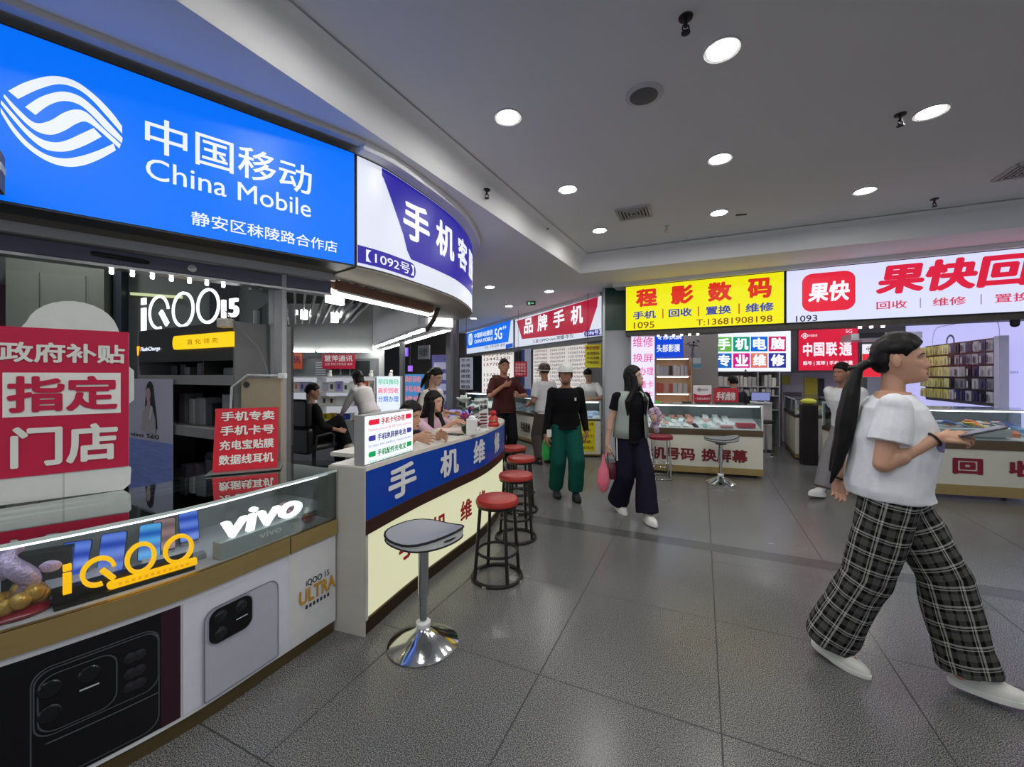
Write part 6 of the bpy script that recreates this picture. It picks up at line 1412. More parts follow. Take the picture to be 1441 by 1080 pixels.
MB().strip(fr, 0, fr.len, 0.05, 2.16, 0, -0.01).ob('sheet', paint((176, 182, 206)), t); patch(MB(), fr, 0, fr.len * 0.35, 1.2, 2.15, 0.004).ob('navy_field', paint((46, 50, 120)), t); patch(MB(), fr, 0, fr.len, 0.9, 1.15, 0.004).ob('navy_foot', paint((46, 60, 140)), t)
MB().strip(fr, -0.03, fr.len + 0.03, 0, 0.05, 0.06, -0.08).ob('base', DGREY, t)
for x, y, h, lb in ((748, 602, 0.70, 'black bar stool beside the long lit counter in the passage'), (735, 598, 0.72, 'black bar stool behind the brown shirted person')):
    Yq = 8.3 if x > 740 else 9.0; p = at(x, 600, Yq)
    t = thing('black_stool', lb, 'stool', (p.x - 0.6, p.y - 0.6, 0))
    MB().box((0, 0, h), (0.34, 0.34, 0.04)).ob('seat', BLACK, t, world=False, bevel=0.012)
    for sx in (-1, 1):
        for sy in (-1, 1): MB().cyl((0.14 * sx, 0.14 * sy, h - 0.02), (0.16 * sx, 0.16 * sy, 0), 0.012, n=8).ob('leg', BLACK, t, world=False)
    for s in (-1, 1): MB().cyl((-0.15, 0.15 * s, 0.25), (0.15, 0.15 * s, 0.25), 0.009, n=8).ob('stretcher', BLACK, t, world=False)
# exit sign
p = at(741, 420, 8.7); fr = Flat(p, (p.x + 0.18, p.y - 0.06))
t = thing('exit_sign', 'small green exit sign hanging from the low ceiling', 'sign', tuple(p))
MB().strip(fr, 0, fr.len, 2.97, 3.15 - 0.1, 0, -0.03).ob('panel', paint((24, 60, 46)), t); MB().strip(fr, 0.03, 0.08, 2.985, 3.035, 0.003, 0.0).ob('pictogram', glow((150, 220, 180), 0.8), t); MB().strip(fr, 0.1, 0.16, 3.0, 3.02, 0.003, 0.0).ob('arrow', glow((150, 220, 180), 0.8), t)

# ---------------------------------------------------------------- the dim passage at the left of the middle
def panel(label, xl, xr, yt, yb, Y0, Y1, c, rows=None, lc=(230, 230, 240), nm='banner', lit=0.0, ground_=False):
    fr = Flat(at(xl, 520, Y0), at(xr, 520, Y1)); z1 = fr.z_at(xl, yt); z0 = 0.0 if ground_ else fr.z_at(xl, yb)
    t = thing(nm, label, 'sign' if 'sign' in nm else nm.replace('_', ' '), tuple(fr.pt(fr.len / 2, z0)))
    MB().strip(fr, 0, fr.len, z0, z1, 0, -0.03).ob('sheet', glow(c, lit, True) if lit else paint(c, 0.5), t)
    zb = fr.z_at(xl, yb)
    if not ground_: MB().strip(fr, fr.len / 2 - 0.005, fr.len / 2 + 0.005, z1, 3.06, -0.01, -0.02).ob('cord', DGREY, t)
    if rows: 
        h = (z1 - zb) / len(rows)
        lettering(t, fr, [(s_, fr.len * 0.12, fr.len * 0.88, z1 - h * (k + 0.82), z1 - h * (k + 0.18)) for k, s_ in enumerate(rows)], glow(lc, 0.9) if lit else paint(lc), 'lettering', 0.005, 0.01)
    return t, fr
panel('blue poster with orange lettering behind the ponytailed person in the booth', 567, 596, 527, 568, 8.2, 8.0, (70, 140, 200), ['高价回收', '手机电脑', '维修'], (226, 120, 110), 'poster', 0.6, True)
t, fr = panel('tall purple and white banner in the dim passage behind the booth', 608, 631, 500, 572, 8.6, 8.4, (84, 80, 150), None, nm='roll_banner', ground_=True)
for k in range(4): patch(MB(), fr, fr.len * 0.12, fr.len * 0.95, 1.62 - 0.22 * k, 1.76 - 0.22 * k, 0.005).ob('white_field', paint((176, 178, 208)), t)
panel('white vertical banner with columns of black characters under the blue telecom sign', 647, 664, 504, 548, 9.6, 9.3, (206, 210, 226), ['手卡', '机号', '维办', '修理', '贴充', '膜值'], (40, 40, 50), 'banner')
panel('purple lit sign hanging in the dim passage', 566, 573, 490, 502, 9.0, 8.9, (126, 90, 226), None, nm='lit_sign', lit=1.0)
panel('second smaller purple lit sign lower in the dim passage', 574, 579, 515, 523, 9.0, 8.9, (150, 100, 220), None, nm='lit_sign', lit=1.0)
panel('white sign with dark lettering hanging deep in the passage', 588, 604, 487, 506, 10.5, 10.2, (150, 150, 156), ['手机维修'], (40, 40, 44), 'hanging_sign')
panel('lit pale sign far off in the passage', 618, 630, 491, 499, 12.6, 12.4, (226, 214, 190), ['专业维修'], (120, 60, 30), 'lit_sign', 0.9)
panel('lit yellow sign far off in the passage', 634, 645, 490, 498, 12.4, 12.2, (226, 190, 40), ['回收'], (120, 60, 20), 'lit_sign', 0.9)
for x, Y, w, c, lb in ((566, 7.4, 0.07, (70, 72, 76), 'dark upright post behind the booth light panel'), (632.5, 8.3, 0.10, (96, 98, 104), 'grey upright post beside the purple banner'), (641, 9.8, 0.12, (70, 70, 76), 'dark upright post under the blue telecom sign')):
    p = at(x, 520, Y); tag(MB().box((p.x, p.y, 1.53), (w, w, 3.06), -0.4).ob('post', paint(c, 0.4)), lb, 'post')
t = case_counter('small glass counter with lit goods deep in the passage behind the flowers', Flat((-1.0, 8.9), (-0.25, 8.55)), 0, 0.82, 0.5, 1.12, 0.8, 0.74, 0.1, 0.03)
tag(MB().strip(Flat((-2.9, 11.5), (-1.2, 10.8)), 0, 1.8, 0, 2.6, 0, -0.1).ob('dark_shopfront', paint((60, 56, 54), 0.5)), 'dim brown shop front deep in the passage', 'shop front')
fr = Flat((-0.45, 9.3), (-0.15, 9.2))
tag(MB().strip(fr, 0, 0.25, 0.0, 1.5, 0, -0.2).ob('brown_stand', paint((92, 66, 44), 0.5)), 'narrow brown stand in the passage left of the number board', 'stand')
# ================================================================= PEOPLE
def skin_mat(rgb): return mat('skin_%d_%d_%d' % rgb, rgb, 0.5, var=0.06, scale=14, spec=0.35)
HAIR = mat('black_hair', (15, 13, 14), 0.5, var=0.5, scale=40, stretch=(3, 3, 0.6), spec=0.22)
def g(x, z, x0, z0, sx, sz): return exp(-((x - x0) / sx) ** 2 - ((z - z0) / sz) ** 2)
def sstep(a, b, t): t = min(1, max(0, (t - a) / (b - a))); return t * t * (3 - 2 * t)
def head_pt(d, fem=0.0):
    """surface point of a head (x right, y forward, z up, metres, centred) for a unit direction"""
    x, y, z = d[0] * 0.075, d[1] * 0.097, d[2] * 0.118
    t = max(0, -z / 0.118)
    x *= 1 - (0.26 + 0.06 * fem) * t ** 1.5
    if d[1] > 0: y += 0.046 * sstep(0.25, 0.95, t) * min(1, d[1] * 1.6 + 0.1) - 0.006 * (1 - t)
    else: y *= 1 - 0.38 * t; z *= 1 - 0.22 * t * min(1, -d[1] * 1.5)
    if d[1] > 0.1:
        ax = abs(x); k = min(1, d[1] * 2.5)
        y += k * (0.021 * g(x, z, 0, -0.030, 0.013, 0.013) + 0.014 * g(x, z, 0, -0.010, 0.010, 0.026) + 0.006 * g(ax, z, 0.012, -0.036, 0.008, 0.008)
                  - 0.011 * g(ax, z, 0.032, 0.006, 0.019, 0.012) + 0.006 * g(ax, z, 0.03, 0.028, 0.028, 0.009)
                  + 0.008 * g(x, z, 0, -0.060, 0.020, 0.007) + 0.008 * g(x, z, 0, -0.073, 0.017, 0.007) - 0.005 * g(x, z, 0, -0.0665, 0.024, 0.0022)
                  + 0.008 * g(x, z, 0, -0.100, 0.020, 0.014) + 0.004 * g(ax, z, 0.042, -0.028, 0.02, 0.022))
    return V((x, y, z))
def head_surf(mb, M, fem=0, off=None, nu=72, nv=56):
    vs = []; fs = []
    for j in range(nv + 1):
        t = pi * j / nv
        for i in range(nu):
            p = 2 * pi * i / nu; d = (sin(t) * cos(p), sin(t) * sin(p), -cos(t))
            q = head_pt(d, fem)
            if off: q = q + V(d) * off(d, q)
            vs.append(q)
    for j in range(nv): fs += [(j * nu + i, j * nu + (i + 1) % nu, (j + 1) * nu + (i + 1) % nu, (j + 1) * nu + i) for i in range(nu)]
    return mb.add(vs, fs, M)
def ik(a, c, l1, l2, pole):
    d = c - a; L = min(d.length, (l1 + l2) * 0.999); dn = d.normalized()
    x = (l1 * l1 - l2 * l2 + L * L) / (2 * L); hgt = sqrt(max(l1 * l1 - x * x, 0))
    p = V(pole); p = (p - dn * p.dot(dn))
    if p.length < 1e-5: p = V((0, 0, 1)) - dn * dn.z
    return a + dn * x + p.normalized() * hgt, a + dn * L
def remeshed(mb, name, m, parent, voxel, smooth=3, wr=0.0, wscale=9.0, wst=(1, 1, 1), uvf=None):
    me = mb.mesh('tmp'); o = bpy.data.objects.new('tmp', me)
    r = o.modifiers.new('r', 'REMESH'); r.mode = 'VOXEL'; r.voxel_size = voxel
    if smooth: s = o.modifiers.new('s', 'SMOOTH'); s.iterations = smooth; s.factor = 0.5
    me2 = evaluated(o); bpy.data.objects.remove(o); bpy.data.meshes.remove(me)
    if wr:
        n = len(me2.vertices); co = [0.0] * (3 * n); no = [0.0] * (3 * n)
        me2.vertices.foreach_get('co', co); me2.vertex_normals.foreach_get('vector', no)
        for i in range(0, 3 * n, 3):
            q = V((co[i] * wst[0], co[i + 1] * wst[1], co[i + 2] * wst[2])) * wscale
            w = wr * (noise.noise(q) + 0.5 * noise.noise(q * 2.3))
            for j in (0, 1, 2): co[i + j] += no[i + j] * w
        me2.vertices.foreach_set('co', co); me2.update()
    inv = WM[parent.name].inverted()
    if uvf:
        at_ = me2.attributes.new('cloth', 'FLOAT_VECTOR', 'POINT')
        for i, v in enumerate(me2.vertices): at_.data[i].vector = uvf(v.co)
    me2.transform(inv); me2.name = name; me2.materials.clear(); me2.materials.append(m); me2.shade_smooth()
    o = bpy.data.objects.new(name, me2); COL.objects.link(o); o.parent = parent; WM[o.name] = WM[parent.name]
    return o
def hand(mb, w, d, t, right, k=1.0, curl=0.35, spread=0.12, tcl=0.3, r0=1.0):
    """palm and five fingers: w wrist, d along the hand, t towards the thumb"""
    d = V(d).normalized(); t = V(t); t = (t - d * t.dot(d)).normalized(); n = d.cross(t) * (-1 if right else 1)
    kn = []
    for i, (o, l) in enumerate(((0.030, 0.088), (0.010, 0.092), (-0.011, 0.087), (-0.030, 0.078))):
        q = w + (d * l + t * o) * k; kn.append(q); mb.cap(w + (d * 0.012 + t * o * 0.55) * k, q, 0.0135 * k * r0, 0.0115 * k * r0, 10)
    mb.cap(w + d * 0.03 * k + t * 0.008 * k, w + d * 0.07 * k - t * 0.004 * k, 0.016 * k, 0.014 * k, 10)
    for i, q in enumerate(kn):
        L = (0.072, 0.080, 0.074, 0.058)[i] * k; a = curl * (0.8, 1, 1.08, 1.15)[i]; f = (d + t * spread * (1.2 - 0.8 * i)).normalized(); p = q
        for s_, (fr_, m_) in enumerate(((0.45, 0.8), (0.30, 1.0), (0.25, 0.8))):
            an = a * m_ * (1 if s_ == 0 else 1.15)
            f = (f * cos(an) + n * sin(an)).normalized(); nn_ = f.cross(t) * (-1 if right else 1); n2 = nn_
            e = p + f * L * fr_; r = (0.0092, 0.0085, 0.0078)[s_] * k * r0
            mb.cap(p, e, r, r * 0.93, 10); p = e; n = n2 if s_ < 2 else n
        n = d.cross(t) * (-1 if right else 1)
    b = w + (d * 0.022 + t * 0.022) * k; e1 = b + (d * 0.62 + t * 0.62 + n * 0.25).normalized() * 0.042 * k
    e2 = e1 + (d * 0.85 + t * 0.25 * (1 - tcl) + n * (0.2 + tcl)).normalized() * 0.032 * k; e3 = e2 + (d * 0.95 + n * (0.2 + tcl) - t * 0.1).normalized() * 0.024 * k
    mb.cap(b, e1, 0.0125 * k, 0.0105 * k, 10); mb.cap(e1, e2, 0.0105 * k, 0.0095 * k, 10); mb.cap(e2, e3, 0.0095 * k, 0.008 * k, 10)

TOR = [(-0.14, 0.085, 0.075, 0), (-0.06, 0.150, 0.110, -0.005), (0.04, 0.168, 0.120, -0.012), (0.18, 0.158, 0.108, -0.006), (0.36, 0.138, 0.098, 0.004), (0.55, 0.148, 0.106, 0.008), (0.74, 0.160, 0.112, 0.008), (0.87, 0.158, 0.098, 0.0), (0.96, 0.110, 0.074, -0.004), (1.03, 0.062, 0.060, 0.0)]
def person(label, loc, face, H=1.7, spine=(0, 0.03, 1), legs=None, pelvis=None, arms=None, head=(0, 0), skin=(186, 142, 116), girth=1.0, fem=0.0, voxel=0.006,
           top=None, bottom=None, shoe=None, hair='short', extra=None, group=None, footdir=((0, 1), (0, 1)), heel=(0, 0), hands=((0.4,), (0.4,)), shoulder=1.0, twist=0.0, neckf=0.02, legk=1.0, hs=1.0):
    """legs: ankle targets (left, right) relative to the point under the pelvis; arms: wrist target, elbow pole, hand direction, thumb direction"""
    k = H / 1.7
    f = V((face[0], face[1], 0)).normalized(); r = V((f.y, -f.x, 0)); up = V((0, 0, 1))
    t = thing('person', label, 'person', (loc[0], loc[1], 0), atan2(f.y, f.x) - pi / 2, group)
    o0 = V((loc[0], loc[1], 0))
    def P(a, b, c): return o0 + r * a + f * b + up * c
    def D(a, b, c): return r * a + f * b + up * c
    legs = legs or ((-0.09, 0, 0.085), (0.09, 0, 0.085))
    l1, l2 = 0.25 * H * legk, 0.247 * H * legk
    if pelvis is None:
        hz = min((sqrt(max(0.01, ((l1 + l2) * 0.995) ** 2 - (L_[1]) ** 2 - (abs(L_[0]) - 0.09 * k) ** 2)) + L_[2]) for L_ in legs)
        pelvis = (0, 0, min(hz, 0.53 * H * legk))
    pc = P(*pelvis); sd = D(*spine).normalized(); sl = 0.298 * H
    rt = (r - sd * r.dot(sd)).normalized(); tw = Matrix.Rotation(twist, 4, sd); 
    fw = sd.cross(rt) * -1
    fw = rt.cross(sd) * -1 if (rt.cross(sd) * -1).dot(f) > 0 else rt.cross(sd)
    nb = pc + sd * sl
    rt2 = tw @ rt; fw2 = tw @ fw
    body = MB()
    def ring(tt, rx, ry, fs, n=26):
        q = sstep(0.2, 0.9, tt); rr = (rt * (1 - q) + rt2 * q).normalized(); ff = (fw * (1 - q) + fw2 * q).normalized(); c = pc + sd * (sl * tt) + ff * fs * k
        return [c + rr * rx * k * cos(2 * pi * i / n) + ff * ry * k * sin(2 * pi * i / n) for i in range(n)]
    body.loft([ring(a, b * girth * (0.97 if a > 0.6 else 1), c * girth, d) for a, b, c, d in TOR])
    sh = [nb - sd * 0.055 * k - rt2 * 0.175 * k * shoulder, nb - sd * 0.055 * k + rt2 * 0.175 * k * shoulder]
    for s in (0, 1): body.cap(nb - sd * 0.055 * k, sh[s], 0.055 * k, 0.050 * k)
    hyaw, hpit = head; hf = (f * cos(hyaw) + r * sin(hyaw)); 
    hc = nb + (sd * 0.6 + up * 0.6).normalized() * 0.172 * k * (0.4 + 0.6 * hs) + hf * neckf * k
    R0 = Matrix((tuple(hf.cross(up)) + (0,), tuple(hf) + (0,), (0, 0, 1, 0), (0, 0, 0, 1))).transposed()
    MH = Matrix.Translation(hc) @ R0 @ Matrix.Rotation(hpit, 4, 'X') @ Matrix.Scale(k * hs * (0.98 if fem else 1.0), 4)
    body.cap(nb - sd * 0.05 * k, MH @ V((0, -0.022, -0.05)), 0.056 * k * (0.92 if fem else 1.04), 0.052 * k * (0.92 if fem else 1.04))
    head_surf(body, MH, fem)
    for s in (-1, 1): body.ell((0.0, 0.0, 0.0), (0.009, 0.020, 0.034), MH @ Matrix.Translation((0.081 * s, -0.010, -0.004)) @ Matrix.Rotation(-0.42 * s, 4, 'Z'))
    # arms
    a1, a2 = 0.172 * H, 0.150 * H; J = {}
    arms = arms or (((-0.24, 0.02, 0.80), (0, -1, 0), (0, 0.1, -1), (0, 1, 0)), ((0.24, 0.02, 0.80), (0, -1, 0), (0, 0.1, -1), (0, 1, 0)))
    for s in (0, 1):
        w_, pole, hd, th = arms[s]
        el, wr = ik(sh[s], P(*w_), a1, a2, D(*pole)); J['arm%d' % s] = (sh[s], el, wr)
        body.cap(sh[s], el, 0.047 * k * girth, 0.037 * k * girth); body.cap(el, wr, 0.037 * k * girth, 0.0255 * k)
        mid = el.lerp(wr, 0.3); body.cap(el, mid, 0.037 * k, 0.039 * k * girth)
        hd_ = D(*hd); hs = hands[s]; body.cap(wr, wr + hd_.normalized() * 0.02 * k, 0.0255 * k, 0.020 * k)
        hand(body, wr, hd_, D(*th), s == 1, k * (0.94 if fem else 1.0), *hs)
    hip = [pc + rt * (-0.088 * k), pc + rt * (0.088 * k)]
    for s in (0, 1):
        L_ = legs[s]; kn, an = ik(hip[s], P(*L_), l1, l2, f * 1.0 + up * 0.12 + rt * (-0.08 if s == 0 else 0.08))
        J['leg%d' % s] = (hip[s], kn, an)
        body.cap(hip[s], kn, 0.083 * k * girth, 0.054 * k * girth); body.cap(kn, kn.lerp(an, 0.35), 0.053 * k * girth, 0.055 * k * girth); body.cap(kn.lerp(an, 0.35), an, 0.055 * k * girth, 0.036 * k)
        fd = D(footdir[s][0], footdir[s][1], 0).normalized(); hl = heel[s]
        fdn = (fd * cos(hl) - up * sin(hl)).normalized()
        body.cap(an + up * -0.02 * k - fdn * 0.02 * k, an - up * 0.035 * k + fdn * 0.13 * k, 0.036 * k, 0.028 * k)
        J['foot%d' % s] = (an, fdn)
    bo = remeshed(body, 'body', skin_mat(skin), t, voxel, 2)
    J.update(MH=MH, pc=pc, sd=sd, sl=sl, ring=ring, nb=nb, k=k, P=P, D=D, t=t, rt=rt2, fw=fw2, hc=hc, hip=hip, f=f, r=r)
    # face
    EW = paint((208, 204, 200), 0.25); IR = paint((26, 18, 16), 0.15)
    for s in (-1, 1):
        ep = head_pt(V((0.033 * s / 0.075, 0.88, 0.05)).normalized(), fem); c = V((0.0315 * s, ep.y - 0.0055, 0.006))
        e = MB().ell(tuple(c), (0.0125, 0.010, 0.0062), MH).ob('eye', EW, t, True)
        MB().ell((c.x, c.y + 0.0065, c.z), (0.0052, 0.0042, 0.0052), MH, 10, 8).ob('iris', IR, e, True)
        lid = MB().tube([MH @ V((c.x + 0.015 * q, c.y + 0.0085 - 0.005 * q * q, c.z + 0.0065 - 0.003 * q * q)) for q in (-1, -0.5, 0, 0.5, 1)], 0.0016 * k, 6); lid.ob('eyelid', paint((40, 28, 24)), t, True)
        bp = [head_pt(V((x * s / 0.075, 0.9, zz / 0.118)).normalized(), fem) for x, zz in ((0.016, 0.026), (0.028, 0.031), (0.040, 0.031), (0.05, 0.026))]
        MB().tube([MH @ (p + V((0, 0.0005, 0))) for p in bp], [0.003 * k, 0.0036 * k, 0.003 * k, 0.0015 * k], 6).ob('eyebrow', paint((30, 24, 22)), t, True)
    lp = head_pt(V((0, 1, -0.57)).normalized(), fem)
    MB().ell((0, lp.y - 0.003, -0.066), (0.021, 0.008, 0.0075), MH).ob('lips', paint((158, 92, 84) if fem else (140, 92, 80), 0.4), t, True)
    # hair
    if hair:
        hl0 = {'short': -0.045, 'crop': -0.03, 'long': -0.10, 'tied': -0.07, 'bob': -0.10}[hair.split()[0]]
        th = 0.016 if hair != 'crop' else 0.009
        def off(d, q):
            y = q.y
            line = 0.058 if y > 0.075 else (0.010 + (y - 0.028) * 1.02 if y > 0.028 else (0.010 + (y - 0.028) * 0.55 if y > 0.0 else max(hl0, -0.006 + y * 1.3)))
            if hair in ('long', 'bob') and y < 0.045: line = min(line, -0.02 if y > 0 else -0.1)
            if -0.036 < y < 0.018 and abs(q.x) > 0.045 and hair.split()[0] in ('short', 'crop', 'tied'): line = max(line, 0.020)
            line += 0.010 * noise.noise(V(d) * 7) + 0.006 * noise.noise(V(d) * 17)
            m_ = sstep(line - 0.006, line + 0.024, q.z)
            return -0.014 * (1 - m_) + (th + 0.006 * noise.noise(V(d) * 6)) * m_ + (0.012 * max(0, d[2]) * m_ if fem else 0.006 * max(0, d[2]) * m_)
        hb = MB(); head_surf(hb, MH, fem, off, 64, 48)
        if hair == 'long':
            for a, b in ((-0.085, 0.028), (-0.068, -0.035), (-0.03, -0.075), (0.03, -0.075), (0.068, -0.035), (0.085, 0.028)):
                p0 = MH @ V((a * 0.85, b * 0.9, 0.01)); p1 = MH @ V((a * 1.05, b, -0.13)); p2 = nb + rt2 * (a * 1.25 * k) + fw2 * ((0.115 if b > 0 else -0.13) * k * (1.0 if abs(a) > 0.05 else 1.05)) - sd * (0.10 * k); p3 = p2 - up * 0.15 * k
                hb.tube([p0, p1, p2, p3], [0.034 * k, 0.036 * k, 0.036 * k, 0.012 * k], 12)
        if hair == 'bob':
            for i in range(7):
                a = pi + 0.25 + i * (pi - 0.5) / 6; hb.cap(MH @ V((0.07 * cos(a), 0.075 * sin(a), 0.0)), MH @ V((0.07 * cos(a), 0.078 * sin(a), -0.09)), 0.028 * k, 0.024 * k)
        J['hairmb'] = hb
        if extra and 'hair' in extra: extra['hair'](J, hb)
        remeshed(hb, 'hair', HAIR, t, max(voxel, 0.006), 2, 0.0025, 26, (1, 1, 0.35))
    # clothes
    tp = dict(color=(230, 230, 230), sleeve=0.6, ease=1.1, hem=-0.05, wr=0.005); tp.update(top or {})
    cm = MB(); e = tp['ease']; rs_ = []
    for a, b, c, d in TOR[1:]:
        if a < tp['hem']: continue
        if tp.get('box') and a < 0.7: b = max(b, tp['box'][0]); c = max(c, tp['box'][1])
        a_ = min(a, 1.0)
        rs_.append((a_, b * girth * e + 0.006, c * girth * e + 0.008, d))
    rs_.insert(0, (tp['hem'], tp.get('hemr', (0.172, 0.128))[0] * girth * e, tp.get('hemr', (0.172, 0.128))[1] * girth * e, 0.0))
    rs_[-1] = (1.005, 0.082, 0.078, 0.004)
    cm.loft([ring(*q) for q in rs_])
    for s in (0, 1):
        S, E_, Wr = J['arm%d' % s]; cm.cap(nb - sd * 0.06 * k + (sh[s] - nb) * 0.3, sh[s], 0.060 * k, 0.062 * k * girth)
        q = tp['sleeve']; er = tp.get('sr', 1.0)
        if q <= 1: cm.cap(sh[s], sh[s].lerp(E_, q), 0.060 * k * girth, 0.060 * k * girth * er, flat1=True)
        else:
            cm.cap(sh[s], E_, 0.060 * k * girth, 0.050 * k * girth * er); cm.cap(E_, E_.lerp(Wr, q - 1), 0.050 * k * girth * er, 0.040 * k * er, flat1=True)
    tm = tp.get('mat') or mat('cloth_%d_%d_%d' % tp['color'], tp['color'], 0.85, var=0.08, scale=30, bump=0.08, spec=0.15)
    to = remeshed(cm, tp.get('name', 'shirt'), tm, t, max(voxel, 0.006), 3, tp['wr'], 8, (1, 1, 0.7))
    J['shirt'] = to
    if tp.get('collar'):
        MB().tube([nb + sd * 0.012 * k + rt2 * 0.075 * k * cos(a) + fw2 * (0.075 * k * sin(a) + 0.004) - sd * (0.03 * k * max(0, sin(a)) ** 2) for a in [2 * pi * i / 24 for i in range(24)]], 0.013 * k, 8, True).ob('collar', tm, to, True)
    bt = dict(color=(40, 42, 50), r=(0.098, 0.082, 0.075), wr=0.006, top=0.16, len=0.93); bt.update(bottom or {})
    if bottom is not False:
        pm = MB(); g_ = girth
        rr = [(-0.16, 0.07, 0.07, 0.0)] + [(a, b * g_ * 1.05 + 0.004, c * g_ * 1.05 + 0.006, d) for a, b, c, d in TOR[1:4]] + [(bt['top'] + 0.04, 0.150 * g_, 0.105 * g_, 0.0)]
        pm.loft([ring(*q) for q in sorted(rr)])
        for s in (0, 1):
            Hp, Kn, An = J['leg%d' % s]; e_ = Kn.lerp(An, bt['len']); q = bt['r']
            pm.cap(Hp, Kn, q[0] * k * g_, q[1] * k * g_); pm.cap(Kn, e_, q[1] * k * g_, q[2] * k * g_, flat1=True)
        pmt = bt.get('mat') or mat('trousers_%d_%d_%d' % bt['color'], bt['color'], 0.85, var=0.12, scale=24, bump=0.08, spec=0.15)
        remeshed(pm, 'trousers', pmt, t, max(voxel, 0.007), 3, bt['wr'], 7, (1, 1, 0.5), bt['uvf'](J) if 'uvf' in bt else None)
    sc = shoe or (30, 30, 32)
    for s in (0, 1):
        an, fd = J['foot%d' % s]; side = fd.cross(up).normalized(); n_ = side.cross(fd).normalized()
        if n_.z < 0: n_ = -n_
        b0 = an - n_ * 0.083 * k; so = MB(); uo = MB()
        out = []
        for i in range(20):
            a = 2 * pi * i / 20; x = cos(a); y = sin(a)
            out.append((0.09 + 0.145 * x, y * (0.046 if x < -0.3 else 0.052) * (1 - 0.10 * (x > 0.8))))
        pts = lambda z, sc_, dx=0.0: [b0 + fd * ((x + dx - 0.09) * sc_ + 0.09 - 0.02) * k + side * y * sc_ * k + n_ * z * k for x, y in out]
        so.loft([pts(0.0, 0.97), pts(0.008, 1.0), pts(0.028, 1.0)]);
        uo.loft([pts(0.026, 0.97), pts(0.045, 0.95), pts(0.062, 0.86, -0.012), [b0 + fd * (0.045 + 0.085 * cos(2 * pi * i / 20) - 0.02) * k + side * 0.040 * sin(2 * pi * i / 20) * k + n_ * 0.082 * k for i in range(20)], [b0 + fd * (0.0 + 0.052 * cos(2 * pi * i / 20)) * k + side * 0.038 * sin(2 * pi * i / 20) * k + n_ * 0.105 * k for i in range(20)]])
        sh_ = uo.ob('shoe', paint(sc, 0.5), t, True); so.ob('sole', paint(tuple(min(255, v + 14) for v in sc) if sum(sc) > 300 else (196, 194, 190) if sum(sc) > 150 else (24, 24, 24), 0.55), sh_, True)
    if extra and 'after' in extra: extra['after'](J)
    return J

# ---------------------------------------------------------------- near walker with a phone
def plaid():
    m = bpy.data.materials.new('plaid_cloth'); m.use_nodes = True; nt = m.node_tree; N = nt.nodes; Lk = nt.links; b = N['Principled BSDF']
    at_ = N.new('ShaderNodeAttribute'); at_.attribute_name = 'cloth'; sp = N.new('ShaderNodeSeparateXYZ'); Lk.new(at_.outputs['Vector'], sp.inputs[0])
    def mth(op, a, bb=None, cl=False):
        n = N.new('ShaderNodeMath'); n.operation = op; n.use_clamp = cl
        for i, x in enumerate((a, bb)):
            if x is None: continue
            if isinstance(x, (int, float)): n.inputs[i].default_value = x
            else: Lk.new(x, n.inputs[i])
        return n.outputs[0]
    def stripes(co, per):
        t = mth('FRACT', mth('DIVIDE', co, per))
        wide = mth('LESS_THAN', mth('ABSOLUTE', mth('SUBTRACT', t, 0.30)), 0.17)
        l1 = mth('LESS_THAN', mth('ABSOLUTE', mth('SUBTRACT', t, 0.78)), 0.05); l2 = mth('LESS_THAN', mth('ABSOLUTE', mth('SUBTRACT', t, 0.93)), 0.028)
        return wide, mth('ADD', l1, l2, True)
    w1, t1 = stripes(sp.outputs['X'], 0.078); w2, t2 = stripes(sp.outputs['Y'], 0.086)
    v = mth('ADD', mth('MULTIPLY', mth('ADD', w1, w2), 0.036), mth('ADD', mth('MULTIPLY', mth('ADD', t1, t2), 0.21), 0.006))
    no = N.new('ShaderNodeTexNoise'); no.inputs['Scale'].default_value = 220; tc = N.new('ShaderNodeTexCoord'); Lk.new(tc.outputs['Object'], no.inputs['Vector'])
    v = mth('MULTIPLY', v, mth('ADD', mth('MULTIPLY', no.outputs['Fac'], 0.7), 0.65))
    cb = N.new('ShaderNodeCombineColor')
    for i in range(3): Lk.new(mth('MULTIPLY', v, (1.0, 0.985, 0.95)[i]), cb.inputs[i])
    Lk.new(cb.outputs[0], b.inputs['Base Color']); b.inputs['Roughness'].default_value = 0.9; b.inputs['Specular IOR Level'].default_value = 0.1
    return m
def plaid_uv(J):
    segs = []
    for s in (0, 1):
        H_, K_, A_ = J['leg%d' % s]; top = H_ + V((0, 0, 0.25)); out = J['rt'] * (-1 if s == 0 else 1)
        segs.append((H_, K_, A_, out))
    f = J['f']
    def fn(co):
        best = None
        for s, (H_, K_, A_, out) in enumerate(segs):
            for a, b, L0 in ((H_ + V((0, 0, 0.22)), H_, 0.0), (H_, K_, 0.22), (K_, A_, 0.22 + (K_ - H_).length)):
                d = b - a; t = max(0, min(1, (co - a).dot(d) / d.length_squared)); q = a + d * t; dist = (co - q).length
                if best is None or dist < best[0] - 1e-5: best = (dist, s, L0 + d.length * t, co - q, d.normalized(), out)
        dist, s, L, w, d, out = best
        o = (out - d * out.dot(d)).normalized(); p = d.cross(o)
        return (atan2(w.dot(p), w.dot(o)) * 0.105 + 0.5 + s * 0.02, L + 0.5, 0)
    return fn
